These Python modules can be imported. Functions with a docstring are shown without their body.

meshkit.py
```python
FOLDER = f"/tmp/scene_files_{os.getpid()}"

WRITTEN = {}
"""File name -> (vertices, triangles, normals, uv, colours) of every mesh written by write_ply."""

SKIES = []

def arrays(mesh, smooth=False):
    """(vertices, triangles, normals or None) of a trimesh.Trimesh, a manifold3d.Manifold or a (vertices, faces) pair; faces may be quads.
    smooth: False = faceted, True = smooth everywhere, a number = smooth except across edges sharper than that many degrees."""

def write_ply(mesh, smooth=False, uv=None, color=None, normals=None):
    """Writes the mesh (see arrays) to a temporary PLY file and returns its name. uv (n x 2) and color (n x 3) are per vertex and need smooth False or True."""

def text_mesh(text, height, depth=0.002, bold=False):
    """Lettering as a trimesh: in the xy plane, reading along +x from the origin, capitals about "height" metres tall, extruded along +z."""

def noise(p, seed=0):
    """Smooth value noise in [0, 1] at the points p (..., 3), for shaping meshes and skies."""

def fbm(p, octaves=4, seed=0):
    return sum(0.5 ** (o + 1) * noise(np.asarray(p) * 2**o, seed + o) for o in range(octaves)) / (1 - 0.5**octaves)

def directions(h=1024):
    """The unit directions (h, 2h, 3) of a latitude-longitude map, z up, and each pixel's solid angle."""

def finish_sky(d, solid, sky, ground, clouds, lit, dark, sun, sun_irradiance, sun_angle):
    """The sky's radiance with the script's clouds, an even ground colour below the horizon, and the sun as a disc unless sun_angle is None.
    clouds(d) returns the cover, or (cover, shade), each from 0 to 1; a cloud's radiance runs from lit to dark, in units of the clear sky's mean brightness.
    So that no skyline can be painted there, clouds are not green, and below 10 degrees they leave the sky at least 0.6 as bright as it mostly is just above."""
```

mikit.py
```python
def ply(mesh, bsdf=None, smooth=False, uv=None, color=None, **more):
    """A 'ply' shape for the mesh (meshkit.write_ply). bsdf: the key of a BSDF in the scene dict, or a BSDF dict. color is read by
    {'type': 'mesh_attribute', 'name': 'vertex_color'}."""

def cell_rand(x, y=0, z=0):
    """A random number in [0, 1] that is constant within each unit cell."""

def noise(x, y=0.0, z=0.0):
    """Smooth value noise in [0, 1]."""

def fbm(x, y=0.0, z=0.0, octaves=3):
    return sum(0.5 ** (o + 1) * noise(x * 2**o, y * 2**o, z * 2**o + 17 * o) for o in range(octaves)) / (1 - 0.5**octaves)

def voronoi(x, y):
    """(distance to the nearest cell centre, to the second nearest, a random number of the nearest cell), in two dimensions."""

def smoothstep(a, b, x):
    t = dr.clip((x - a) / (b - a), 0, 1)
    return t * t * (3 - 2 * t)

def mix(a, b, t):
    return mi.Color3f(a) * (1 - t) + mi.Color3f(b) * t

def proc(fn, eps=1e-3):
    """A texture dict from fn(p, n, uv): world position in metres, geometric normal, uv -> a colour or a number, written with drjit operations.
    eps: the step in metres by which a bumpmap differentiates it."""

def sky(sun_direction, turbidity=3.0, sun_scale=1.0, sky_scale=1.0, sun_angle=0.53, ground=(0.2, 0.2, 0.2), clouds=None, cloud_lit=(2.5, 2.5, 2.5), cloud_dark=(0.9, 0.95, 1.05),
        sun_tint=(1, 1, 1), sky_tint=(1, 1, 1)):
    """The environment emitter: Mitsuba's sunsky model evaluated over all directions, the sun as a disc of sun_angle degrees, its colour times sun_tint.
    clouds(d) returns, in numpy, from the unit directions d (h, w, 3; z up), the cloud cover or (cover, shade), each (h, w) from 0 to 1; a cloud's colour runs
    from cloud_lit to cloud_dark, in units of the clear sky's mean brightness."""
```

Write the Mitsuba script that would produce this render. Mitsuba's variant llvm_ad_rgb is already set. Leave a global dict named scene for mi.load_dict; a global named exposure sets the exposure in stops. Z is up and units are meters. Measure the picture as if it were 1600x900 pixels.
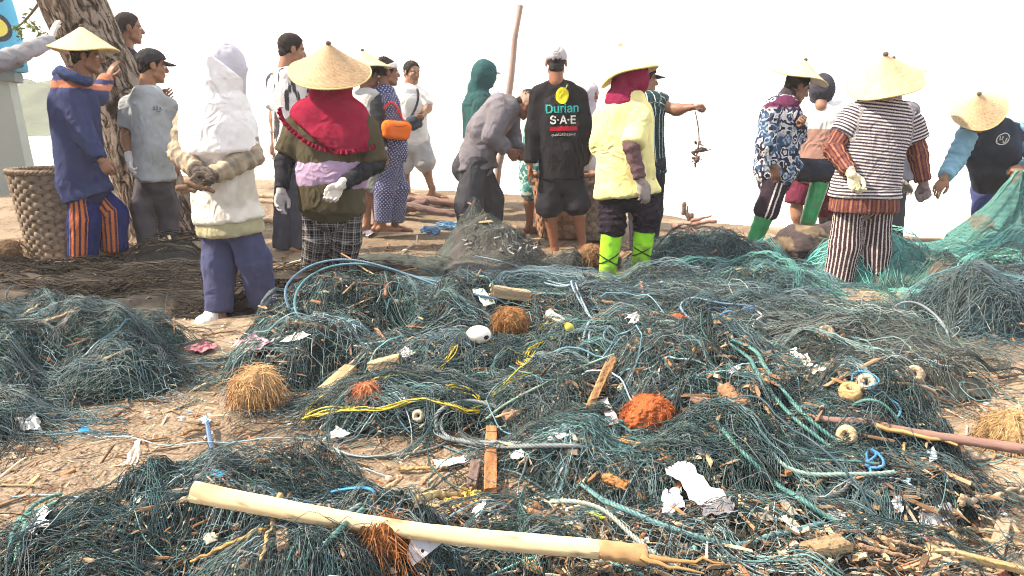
import math, random
import numpy as np, trimesh, mitsuba as mi, drjit as dr, mikit, meshkit
from mikit import proc, ply

T = mi.ScalarTransform4f
scene, labels = {}, {}

# ------------------------------------------------------------------ camera, sky, exposure
EYE = np.array([0.0, 0.0, 1.05])
PITCH = math.atan(260 / 1200)
scene['camera'] = {'type': 'perspective', 'fov': 2 * math.degrees(math.atan(800 / 1200)), 'fov_axis': 'x', 'near_clip': 0.05, 'far_clip': 4000.0,
                   'to_world': T().look_at([0, 0, 1.05], [0, math.cos(PITCH), 1.05 - math.sin(PITCH)], [0, 0, 1]),
                   'medium': {'type': 'ref', 'id': 'air'}}
scene['sky'] = mikit.sky((-0.74, -0.10, 0.80), turbidity=3, sun_scale=1.0, sun_angle=2.0, clouds=lambda d: 1.0,
                         cloud_lit=(1.75, 1.77, 1.83), ground=(0.3, 0.26, 0.22))
exposure = 2.98
scene['air'] = {'type': 'homogeneous', 'albedo': 0.95, 'sigma_t': 0.0028}
scene['haze'] = {'type': 'cube', 'to_world': T().translate([0, 390, 14]).scale([420, 400, 18]), 'bsdf': {'type': 'null'},
                 'interior': {'type': 'ref', 'id': 'air'}}
labels['haze'] = {'kind': 'stuff', 'label': 'thin bright sea haze lying over the whole beach and water'}
# ------------------------------------------------------------------ helpers
rng = np.random.default_rng(7)
CP, SP = math.cos(PITCH), math.sin(PITCH)


def ray(px, py):
    """direction from the eye for a pixel of the 1600 x 900 photograph"""
    a, b = (px - 800) / 1200, (450 - py) / 1200
    return np.array([a, CP + b * SP, -SP + b * CP])


def at(px, py, Y):
    d = ray(px, py)
    return EYE + d * (Y / d[1])


def V(*a):
    return np.array(a, float)


def unit(v):
    v = np.asarray(v, float)
    return v / (np.linalg.norm(v, axis=-1, keepdims=True) + 1e-12)


def numbered(key):
    if key not in scene and key not in labels and key not in TAKEN:
        TAKEN.add(key)
        return key
    k = 1
    while f'{key}_{k:03d}' in TAKEN or f'{key}_{k:03d}' in scene:
        k += 1
    TAKEN.add(f'{key}_{k:03d}')
    return f'{key}_{k:03d}'


TAKEN = set()


def thing(name, label, cat, group=None):
    key = numbered(name)
    labels[key] = {'label': label, 'category': cat}
    if name in ('plank', 'post', 'pedestal', 'wood_block', 'bark_slab'):
        labels[key]['kind'] = 'thing'
    if group:
        labels[key]['group'] = group
    return key


def put(key, mesh, bsdf='matte', color=None, smooth=True, uv=None):
    """one entry of the scene; color: one rgb or one per vertex"""
    v, f = mesh if isinstance(mesh, (tuple, list)) else (mesh.vertices, mesh.faces)
    v, f = np.asarray(v, float), np.asarray(f, int)
    if color is not None:
        color = np.clip(np.broadcast_to(np.asarray(color, float), (len(v), 3)), 0.003, 0.95)
    if smooth is False or smooth is None:            # faceted: split the faces
        if color is not None:
            color = color[f].reshape(-1, 3)
        if uv is not None:
            uv = uv[f].reshape(-1, 2)
        v, f = v[f].reshape(-1, 3), np.arange(len(f) * f.shape[1]).reshape(-1, f.shape[1])
    scene[key] = ply((v, f), bsdf, smooth=smooth, color=color, uv=uv)
    return key


def part(parent, name, mesh, *a, label=None, kind=None, **k):
    key = numbered(parent + '__' + name)
    put(key, mesh, *a, **k)
    if label or kind:
        labels[key] = {}
        if label:
            labels[key]['label'] = label
        if kind:
            labels[key]['kind'] = kind
    return key


def solo(name, label, cat, mesh, *a, group=None, **k):
    return put(thing(name, label, cat, group), mesh, *a, **k)


def structure(name, mesh, *a, label=None, **k):
    labels[name] = {'kind': 'structure', 'label': label or name.replace('_', ' ')}
    TAKEN.add(name)
    return put(name, mesh, *a, **k)


def join(ms):
    vs, fs, n = [], [], 0
    for v, f in ms:
        vs.append(v); fs.append(np.asarray(f) + n); n += len(v)
    return np.vstack(vs), np.vstack(fs)


def fb(p, s=1.0, o=3, seed=0):
    """signed fbm, about -1..1"""
    return (meshkit.fbm(np.asarray(p) * s, o, seed) - 0.5) * 2.4


def tubes(P, R, sides=3, closed=True, twist=0.0):
    """P (n, m, 3) polylines, R scalar, (n,), (n, m): thin tubes as one mesh"""
    P = np.asarray(P, float)
    n, m, _ = P.shape
    R = np.asarray(R, float)
    R = np.broadcast_to(R if R.ndim == 2 else (R[:, None] if R.ndim == 1 else R), (n, m))
    t = unit(np.gradient(P, axis=1))
    ref = np.where(np.abs(t[..., 2:]) < 0.95, [0, 0, 1.0], [1.0, 0, 0])
    a = unit(np.cross(t, ref)); b = np.cross(t, a)
    ang = np.arange(sides) * 2 * np.pi / sides + twist
    v = P[:, :, None] + R[..., None, None] * (np.cos(ang)[:, None] * a[:, :, None] + np.sin(ang)[:, None] * b[:, :, None])
    v = v.reshape(-1, 3)
    i, j, k = np.meshgrid(np.arange(n), np.arange(m - 1), np.arange(sides), indexing='ij')
    o = (i * m + j) * sides
    k2 = (k + 1) % sides
    q = np.stack([o + k, o + k2, o + sides + k2, o + sides + k], -1).reshape(-1, 4)
    f = np.vstack([q[:, [0, 1, 2]], q[:, [0, 2, 3]]])
    if closed:
        caps = []
        for e, flip in ((0, False), (m - 1, True)):
            o = (np.arange(n) * m + e) * sides
            for s in range(1, sides - 1):
                c = np.stack([o, o + s + 1, o + s], 1)
                caps.append(c[:, ::-1] if flip else c)
        f = np.vstack([f] + caps)
    return v, f


def spline(pts, m):
    """smooth polyline of m points through pts"""
    from scipy.interpolate import CubicSpline
    pts = np.asarray(pts, float)
    s = np.r_[0, np.cumsum(np.linalg.norm(np.diff(pts, axis=0), axis=1) + 1e-6)]
    if len(pts) == 2:
        return pts[0] + (pts[1] - pts[0]) * np.linspace(0, 1, m)[:, None]
    return CubicSpline(s, pts)(np.linspace(0, s[-1], m))


def stick(p, q, r0, r1, sides=7, m=8, wob=0.01, seed=0, bend=0.0):
    """a knobbly rod from p to q"""
    g = np.random.default_rng(seed)
    p, q = np.asarray(p, float), np.asarray(q, float)
    t = np.linspace(0, 1, m)
    L = np.linalg.norm(q - p)
    c = p + (q - p) * t[:, None]
    c[1:-1] += g.normal(0, wob * L, (m - 2, 3)) * [1, 1, 0.6]
    c[:, 2] += bend * L * 4 * t * (1 - t)
    r = (r0 + (r1 - r0) * t) * g.uniform(0.88, 1.12, m)
    return tubes(c[None], r[None], sides)


def slab(L, W, H, seed=0, chip=0.06, nx=6):
    """a plank along x with uneven ends and edges, centred, top at H/2"""
    g = np.random.default_rng(seed)
    x = np.linspace(-L / 2, L / 2, nx)
    ring = np.array([[-1, -1], [-.8, -1], [.8, -1], [1, -.75], [1, .7], [.85, 1], [-.85, 1], [-1, .7]])
    v = []
    for i, xx in enumerate(x):
        r = ring * [W / 2, H / 2] * g.uniform(1 - chip, 1 + chip, (8, 1))
        dx = g.normal(0, chip * W * (1.5 if i in (0, nx - 1) else 0.4), 8)
        v.append(np.c_[xx + dx, r])
    v = np.array(v).reshape(-1, 3)
    f = []
    for i in range(nx - 1):
        for k in range(8):
            a, b = i * 8 + k, i * 8 + (k + 1) % 8
            f += [[a, b + 8, b], [a, a + 8, b + 8]]
    for k in range(1, 7):
        f += [[0, k, k + 1]]
        o = (nx - 1) * 8
        f += [[o, o + k + 1, o + k]]
    f = np.array(f)[:, ::-1]
    return v, f


def place(mesh, pos, yaw=0.0, tilt=0.0, roll=0.0, scale=1.0):
    v, f = mesh if isinstance(mesh, tuple) else (np.array(mesh.vertices), np.array(mesh.faces))
    cy, sy, ct, st, cr, sr = math.cos(yaw), math.sin(yaw), math.cos(tilt), math.sin(tilt), math.cos(roll), math.sin(roll)
    Rz = np.array([[cy, -sy, 0], [sy, cy, 0], [0, 0, 1]])
    Ry = np.array([[ct, 0, -st], [0, 1, 0], [st, 0, ct]])
    Rx = np.array([[1, 0, 0], [0, cr, -sr], [0, sr, cr]])
    return (v * scale) @ (Rz @ Ry @ Rx).T + np.asarray(pos), f


def revolve(profile, n=48):
    """(r, z) profile turned about z"""
    pr = np.asarray(profile, float)
    a = np.arange(n) * 2 * np.pi / n
    v = np.stack([pr[:, None, 0] * np.cos(a), pr[:, None, 0] * np.sin(a), np.broadcast_to(pr[:, None, 1], (len(pr), n))], -1).reshape(-1, 3)
    i, k = np.meshgrid(np.arange(len(pr) - 1), np.arange(n), indexing='ij')
    k2 = (k + 1) % n
    q = np.stack([i * n + k, i * n + k2, (i + 1) * n + k2, (i + 1) * n + k], -1).reshape(-1, 4)
    return v, np.vstack([q[:, [0, 1, 2]], q[:, [0, 2, 3]]])


def sphere(r=(1, 1, 1), n=3):
    m = trimesh.creation.icosphere(n)
    return np.array(m.vertices) * r, np.array(m.faces)


# ------------------------------------------------------------------ signed distance modelling and surface nets
CORN = np.array([[0, 0, 0], [1, 0, 0], [0, 1, 0], [1, 1, 0], [0, 0, 1], [1, 0, 1], [0, 1, 1], [1, 1, 1]])
EDGES = [(0, 1), (2, 3), (4, 5), (6, 7), (0, 2), (1, 3), (4, 6), (5, 7), (0, 4), (1, 5), (2, 6), (3, 7)]


def surface_nets(D, org, h):
    S = D < 0
    n = np.array(D.shape) - 1
    cnt = sum(S[c[0]:c[0] + n[0], c[1]:c[1] + n[1], c[2]:c[2] + n[2]].astype(np.int8) for c in CORN)
    I = np.argwhere((cnt > 0) & (cnt < 8))
    idx = np.full(n, -1, np.int64)
    idx[tuple(I.T)] = np.arange(len(I))
    val = np.stack([D[tuple((I + c).T)] for c in CORN], 1)
    acc, num = np.zeros((len(I), 3)), np.zeros(len(I))
    for a, b in EDGES:
        m = (val[:, a] < 0) != (val[:, b] < 0)
        t = val[m, a] / (val[m, a] - val[m, b])
        acc[m] += CORN[a] + (CORN[b] - CORN[a]) * t[:, None]
        num[m] += 1
    v = org + (I + acc / num[:, None]) * h
    quads = []
    for ax in range(3):
        o = np.eye(3, dtype=int)[ax]
        u, w = np.eye(3, dtype=int)[(ax + 1) % 3], np.eye(3, dtype=int)[(ax + 2) % 3]
        A = S[tuple(slice(0, s - k) for s, k in zip(S.shape, o))]
        B = S[tuple(slice(k, None) for k in o)]
        E = np.argwhere(A != B)
        ok = (E[:, (ax + 1) % 3] > 0) & (E[:, (ax + 2) % 3] > 0) & (E[:, (ax + 1) % 3] < n[(ax + 1) % 3]) & (E[:, (ax + 2) % 3] < n[(ax + 2) % 3])
        E = E[ok]
        q = np.stack([idx[tuple((E - u - w).T)], idx[tuple((E - w).T)], idx[tuple(E.T)], idx[tuple((E - u).T)]], 1)
        ins = A[tuple(E.T)]
        q[~ins] = q[~ins][:, ::-1]
        quads.append(q)
    q = np.vstack(quads)
    return v, np.vstack([q[:, [0, 1, 2]], q[:, [0, 2, 3]]])


class Cap:
    """tapered capsule; fa / fb: flat cut at that end"""
    def __init__(s, a, b, ra, rb, fa=0, fb=0, v0=0.0, ref=None):
        s.a, s.b, s.ra, s.rb, s.fa, s.fb, s.v0 = np.asarray(a, float), np.asarray(b, float), ra, rb, fa, fb, v0
        s.d = s.b - s.a
        s.L = np.linalg.norm(s.d) + 1e-9
        t = s.d / s.L
        ref = V(0, -1, 0) if ref is None else ref
        if abs(t @ ref) > 0.95:
            ref = V(0, 0, 1)
        s.e1 = unit(ref - t * (ref @ t)); s.e2 = np.cross(t, s.e1); s.t = t

    def box(s):
        r = max(s.ra, s.rb)
        return np.minimum(s.a, s.b) - r, np.maximum(s.a, s.b) + r

    def dist(s, p):
        q = p - s.a.astype(p.dtype)
        al = q @ s.t.astype(p.dtype)
        t = np.clip(al / s.L, 0, 1)
        qq = (q * q).sum(-1)
        d = np.sqrt(np.maximum(qq - 2 * t * s.L * al + (t * s.L) ** 2, 0)) - (s.ra + (s.rb - s.ra) * t)
        if s.fa:
            d = np.maximum(d, -al)
        if s.fb:
            d = np.maximum(d, al - s.L)
        return d

    def uv(s, p):
        q = p - s.a
        return np.arctan2(q @ s.e2, q @ s.e1) * (s.ra + s.rb) / 2, q @ s.t + s.v0


class Ell:
    """ellipsoid with axes given as rows"""
    def __init__(s, c, r, A=None):
        s.c, s.r, s.A = np.asarray(c, float), np.asarray(r, float), np.eye(3) if A is None else np.asarray(A, float)

    def box(s):
        e = np.sqrt(((s.A * s.r[:, None]) ** 2).sum(0))
        return s.c - e, s.c + e

    def dist(s, p):
        q = (p - s.c.astype(p.dtype)) @ s.A.T.astype(p.dtype) / s.r.astype(p.dtype)
        k = np.sqrt((q * q).sum(-1))
        q /= s.r.astype(p.dtype)
        g = np.sqrt((q * q).sum(-1)) + 1e-9
        return k * (k - 1) / g

    def uv(s, p):
        q = (p - s.c) @ s.A.T
        return np.arctan2(q[..., 0], -q[..., 1]) * s.r[0], q[..., 2]


class Loft:
    """stations (centre, lateral axis, half width, half depth) along a spine"""
    def __init__(s, st, fa=1, fb=1):
        s.C = np.array([x[0] for x in st], float); s.Lx = unit([x[1] for x in st])
        s.W = np.array([x[2] for x in st], float); s.D = np.array([x[3] for x in st], float)
        s.fa, s.fb = fa, fb
        s.v0 = np.r_[0, np.cumsum(np.linalg.norm(np.diff(s.C, axis=0), axis=1))]

    def box(s):
        r = max(s.W.max(), s.D.max())
        return s.C.min(0) - r, s.C.max(0) + r

    def seg(s, i, p):
        n = len(s.C)
        ax = s.C[i + 1] - s.C[i]
        L = np.linalg.norm(ax); t = ax / L
        lx = unit(s.Lx[i] + s.Lx[i + 1]); lx = unit(lx - t * (lx @ t)); dx = np.cross(t, lx)
        q = p - s.C[i].astype(p.dtype)
        al, u, vv = (q @ np.array([t, lx, dx]).T.astype(p.dtype)).transpose(*([q.ndim - 1] + list(range(q.ndim - 1))))
        k = np.clip(al / L, 0, 1)
        ks = k * k * (3 - 2 * k) * 0.5 + k * 0.5
        w, d = s.W[i] + (s.W[i + 1] - s.W[i]) * ks, s.D[i] + (s.D[i + 1] - s.D[i]) * ks
        e = al - k * L
        m = np.minimum(w, d)
        a, b, c = (u / w) ** 2, (vv / d) ** 2, (e / m) ** 2
        dd = (0.6 * np.sqrt(a + b + c) + 0.4 * np.sqrt(np.sqrt(a * a + b * b + c * c)) - 1) * m
        if i == 0 and s.fa:
            dd = np.maximum(dd, -al)
        if i == n - 2 and s.fb:
            dd = np.maximum(dd, al - L)
        return dd

    def segbox(s, i):
        r = max(s.W[i:i + 2].max(), s.D[i:i + 2].max())
        c = s.C[i:i + 2]
        return c.min(0) - r, c.max(0) + r

    def dist(s, p):
        return np.min([s.seg(i, p) for i in range(len(s.C) - 1)], 0)

    def uv(s, p):
        """u runs across the cloth as seen from front or back, v up the spine"""
        best, U, W = np.full(len(p), 9e9), np.zeros(len(p)), np.zeros(len(p))
        n = len(s.C)
        for i in range(n - 1):
            ax = s.C[i + 1] - s.C[i]
            L = np.linalg.norm(ax); t = ax / L
            lx = unit(s.Lx[i] + s.Lx[i + 1]); lx = unit(lx - t * (lx @ t)); dx = np.cross(t, lx)
            q = p - s.C[i]
            al = q @ t
            e = np.abs(al - np.clip(al, 0, L))
            m = e < best
            best[m] = e[m]
            w, d = (s.W[i] + s.W[i + 1]) / 2, (s.D[i] + s.D[i + 1]) / 2
            U[m] = (np.arctan2(q @ lx / w, -(q @ dx) / d) * (w + d) / 2)[m]
            W[m] = (al + s.v0[i])[m]
        return U, W


class Sdf:
    def __init__(s, h=0.013, k=0.03):
        s.h, s.k, s.P, s.sub, s.cuts = h, k, [], [], []

    def add(s, *prims):
        s.P += prims
        return s

    def cut(s, point, normal):
        """remove the side that normal points to"""
        s.cuts.append((np.asarray(point, float), unit(normal)))
        return s

    def mesh(s):
        lo = np.min([p.box()[0] for p in s.P], 0) - 3 * s.h - s.k
        hi = np.max([p.box()[1] for p in s.P], 0) + 3 * s.h + s.k
        n = np.ceil((hi - lo) / s.h).astype(int) + 1
        ax = [(lo[i] + np.arange(n[i]) * s.h).astype(np.float32) for i in range(3)]
        D = np.full(n, 1.0, np.float32)

        def sub(b):
            i0 = np.maximum(((b[0] - lo - s.k - 2 * s.h) / s.h).astype(int), 0)
            i1 = np.minimum(((b[1] - lo + s.k + 2 * s.h) / s.h).astype(int) + 2, n)
            sl = tuple(slice(a, c) for a, c in zip(i0, i1))
            g = np.stack(np.meshgrid(*[ax[i][sl[i]] for i in range(3)], indexing='ij'), -1)
            return sl, g

        for p in s.P:
            if isinstance(p, Loft):
                sl, _ = sub(p.box())
                whole = np.full(n, 1.0, np.float32)
                for i in range(len(p.C) - 1):
                    s2, g = sub(p.segbox(i))
                    whole[s2] = np.minimum(whole[s2], p.seg(i, g))
                d, e = whole[sl], D[sl]
            else:
                sl, g = sub(p.box())
                d, e = p.dist(g).astype(np.float32), D[sl]
            h = np.maximum(s.k - np.abs(d - e), 0) / s.k
            D[sl] = np.minimum(d, e) - h * h * s.k * 0.25
        for p, k in s.sub:
            sl, g = sub(p.box())
            d, e = -p.dist(g), D[sl]
            h = np.maximum(k - np.abs(d - e), 0) / k
            D[sl] = np.maximum(d, e) + h * h * k * 0.25
        if s.cuts:
            g = np.stack(np.meshgrid(*ax, indexing='ij'), -1)
            for c, nn in s.cuts:
                D = np.maximum(D, (g - c) @ nn)
        return surface_nets(D, lo, s.h)

    def uv(s, v):
        best, out = np.full(len(v), 9e9), np.zeros((len(v), 2))
        for p in s.P:
            d = p.dist(v)
            m = d < best
            best[m] = d[m]
            if m.any():
                u, w = p.uv(v[m])
                out[m, 0], out[m, 1] = u, w
        return out


def normals(v, f):
    n = np.zeros_like(v)
    c = np.cross(v[f[:, 1]] - v[f[:, 0]], v[f[:, 2]] - v[f[:, 0]])
    for k in range(3):
        np.add.at(n, f[:, k], c)
    return unit(n)


def wrinkle(m, amp=0.006, scale=(14, 14, 5), seed=0, o=3):
    v, f = m
    d = fb(v * np.asarray(scale), 1.0, o, seed)
    ridge = 1 - np.abs(fb(v * np.asarray(scale) * 0.8 + 9.1, 1.0, 2, seed + 5)) * 1.5
    return v + normals(v, f) * (amp * (0.5 * d + 0.7 * ridge))[:, None], f
# ------------------------------------------------------------------ materials
VC = {'type': 'mesh_attribute', 'name': 'vertex_color'}


def two(d):
    return {'type': 'twosided', 'nested': d}


def principled(col, rough=0.8, spec=0.3, **k):
    c = col if isinstance(col, dict) else {'type': 'rgb', 'value': list(col)}
    return {'type': 'principled', 'base_color': c, 'roughness': rough, 'specular': spec, **k}


def bumped(d, fn, scale, eps=1e-3):
    return {'type': 'bumpmap', 'arbitrary': proc(fn, eps), 'scale': scale, 'bsdf': d}


scene['matte'] = two(principled(VC, 0.85, 0.2))


def fn_folds(p, n, uv):
    w = mikit.fbm(p.x * 7, p.y * 7, p.z * 5, 2)
    a = mikit.noise(p.x * 17 + 5 * w, p.y * 17 + 5 * w, p.z * 12 - 6 * w)
    b = mikit.noise(p.x * 34 - 6 * w, p.y * 34, p.z * 26 + 7 * w)
    return (1 - dr.abs(a - 0.5) * 2) + 0.4 * (1 - dr.abs(b - 0.5) * 2) + 0.05 * mikit.noise(p.x * 260, p.y * 260, p.z * 260)


def clothes(col):
    return two(bumped(principled(col, 0.95, 0.08), fn_folds, 0.010, 0.003))


scene['cloth'] = clothes(VC)
scene['skin'] = two(principled(VC, 0.5, 0.35))
scene['twine'] = two(principled(VC, 0.42, 0.55))
scene['rubber'] = two(principled(VC, 0.32, 0.5))
scene['plastic'] = two(principled(VC, 0.25, 0.5))
scene['fishskin'] = two(principled(VC, 0.25, 0.6, metallic=0.5))


def saw(x):
    return x - dr.floor(x)


def line(x, width, soft=0.06):
    """1 within width of whole numbers"""
    d = dr.abs(saw(x + 0.5) - 0.5)
    return 1 - mikit.smoothstep(width - soft, width + soft, d)


def fn_plaid(p, n, uv):
    u, v = uv.x / 0.062, uv.y / 0.062
    c = mi.Color3f(0.012, 0.013, 0.02)
    a = line(u, 0.05) * 0.75 + line(u + 0.22, 0.04) * 0.5 + line(u + 0.5, 0.03) * 0.35
    b = line(v, 0.05) * 0.75 + line(v + 0.22, 0.04) * 0.5 + line(v + 0.5, 0.03) * 0.35
    return mikit.mix(c, (0.55, 0.53, 0.52), dr.clip(a + b, 0, 1) * 0.6)


def fn_polka(p, n, uv):
    u, v = uv.x / 0.030, uv.y / 0.017
    row = dr.floor(v)
    x = saw(u + 0.5 * (row - 2 * dr.floor(row / 2))) - 0.5
    y = (saw(v) - 0.5) * 0.55
    d = dr.sqrt(x * x + y * y)
    return mikit.mix((0.75, 0.76, 0.8), (0.02, 0.03, 0.13), mikit.smoothstep(0.13, 0.22, d))


def fn_hstripe(p, n, uv):
    t = line(uv.y / 0.0195 + 0.25 * mikit.noise(p.x * 9, p.y * 9, p.z * 9), 0.27, 0.09)
    return mikit.mix((0.54, 0.52, 0.54), (0.055, 0.045, 0.07), t)


def fn_brownstripe(p, n, uv):
    t = line(uv.x / 0.024, 0.24, 0.08)
    s = line(uv.x / 0.048, 0.1, 0.05)
    return mikit.mix(mikit.mix((0.10, 0.035, 0.045), (0.30, 0.135, 0.085), t), (0.05, 0.015, 0.02), s * 0.6)


def fn_bwstripe(p, n, uv):
    t = line(uv.x / 0.0255, 0.16, 0.05)
    return mikit.mix((0.055, 0.032, 0.042), (0.54, 0.5, 0.49), t)


def fn_track(p, n, uv):
    u = uv.x
    band = mikit.smoothstep(0.066, 0.06, dr.abs(u + 0.012))
    s = line((u + 0.012) / 0.034, 0.29, 0.04) * band
    return mikit.mix(mikit.mix((0.012, 0.024, 0.13), (0.07, 0.03, 0.06), band), (0.50, 0.16, 0.06), s)


def fn_jacket(p, n, uv):
    return mi.Color3f(0.06, 0.075, 0.24) * (0.85 + 0.3 * mikit.fbm(p.x * 30, p.y * 30, p.z * 30))


def fn_twostripe(p, n, uv):
    u = uv.x
    s = dr.maximum(mikit.smoothstep(0.008, 0.005, dr.abs(u - 0.02)), mikit.smoothstep(0.008, 0.005, dr.abs(u + 0.018)))
    return mikit.mix((0.035, 0.025, 0.04), (0.75, 0.72, 0.72), s)


def fn_pinstripe(p, n, uv):
    t = line(uv.x / 0.045 + 0.15 * mikit.noise(p.z * 6, p.x * 6, 0), 0.06, 0.04)
    return mikit.mix((0.022, 0.045, 0.055), (0.5, 0.6, 0.62), t)


def fn_jersey(p, n, uv):
    a = mikit.fbm(p.x * 16, p.y * 16, p.z * 11 + 3, 3)
    b = mikit.fbm(p.x * 22 + 7, p.y * 22, p.z * 13, 2)
    edge = dr.abs(saw(a * 5.0) - 0.5)
    c = mikit.mix((0.66, 0.66, 0.72), (0.025, 0.03, 0.06), mikit.smoothstep(0.33, 0.26, edge))
    blue = mikit.smoothstep(0.5, 0.58, b) * mikit.smoothstep(1.16, 1.08, p.z)
    c = mikit.mix(c, (0.07, 0.17, 0.32), blue * 0.6)
    top = mikit.smoothstep(1.13, 1.17, p.z) * mikit.smoothstep(0.3, 0.25, dr.abs(mikit.noise(p.x * 5, p.y * 5, p.z * 4) - 0.6))
    return mikit.mix(c, (0.1, 0.025, 0.07), top)


def fn_streak(p, n, uv):
    a = mikit.fbm(p.x * 24, p.y * 24, p.z * 5, 3)
    return mikit.mix((0.68, 0.68, 0.7), (0.06, 0.06, 0.07), mikit.smoothstep(0.52, 0.6, a))


def fn_check(p, n, uv):
    u, v = uv.x / 0.11, uv.y / 0.11
    t = line(u, 0.12) * 0.5 + line(v, 0.12) * 0.5 + line(v + 0.3, 0.05) * 0.3
    return mikit.mix((0.36, 0.30, 0.23), (0.12, 0.12, 0.115), dr.clip(t, 0, 1) * 0.8)


def fn_batik(p, n, uv):
    a = mikit.fbm(p.x * 30, p.y * 30, p.z * 30, 2)
    return mikit.mix((0.05, 0.19, 0.2), (0.4, 0.5, 0.48), mikit.smoothstep(0.5, 0.6, a))


for _k, _f in dict(plaid=fn_plaid, polka=fn_polka, hstripe=fn_hstripe, brownstripe=fn_brownstripe, bwstripe=fn_bwstripe, track=fn_track,
                   twostripe=fn_twostripe, pinstripe=fn_pinstripe, jersey=fn_jersey, streak=fn_streak, check=fn_check, batik=fn_batik).items():
    scene[_k] = clothes(proc(_f))


def fn_weave(p, n, uv):
    u, v = uv.x / 0.0125, uv.y / 0.0125
    k = dr.floor(u) + dr.floor(v)
    par = k - 2 * dr.floor(k / 2)
    a = dr.abs(saw(u) - 0.5) * 2
    b = dr.abs(saw(v) - 0.5) * 2
    return dr.select(par > 0.5, 1 - a * a, 1 - b * b)


scene['straw'] = two(bumped(principled(VC, 0.6, 0.3), fn_weave, 0.0016, 0.002))


def fn_sand(p, n, uv):
    a = mikit.fbm(p.x * 1.3, p.y * 1.3, 2.0, 3)
    b = mikit.fbm(p.x * 14, p.y * 14, 5.0, 3)
    g = mikit.noise(p.x * 160, p.y * 160, 1.0)
    c = mikit.mix((0.18, 0.140, 0.105), (0.33, 0.268, 0.205), mikit.smoothstep(0.3, 0.7, a))
    c = mikit.mix(c, (0.13, 0.092, 0.064), mikit.smoothstep(0.55, 0.75, b) * 0.6)
    c = mikit.mix(c, (0.52, 0.42, 0.30), mikit.smoothstep(0.8, 0.95, g) * 0.45)
    return mikit.mix(c, (0.08, 0.05, 0.03), mikit.smoothstep(0.16, 0.06, g) * 0.5)


def fn_sandh(p, n, uv):
    return 0.6 * mikit.fbm(p.x * 22, p.y * 22, 3.0, 3) + 0.25 * mikit.noise(p.x * 120, p.y * 120, 0.0)


scene['sandy'] = two(bumped(principled(proc(fn_sand), 0.95, 0.1), fn_sandh, 0.04, 0.003))


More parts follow.
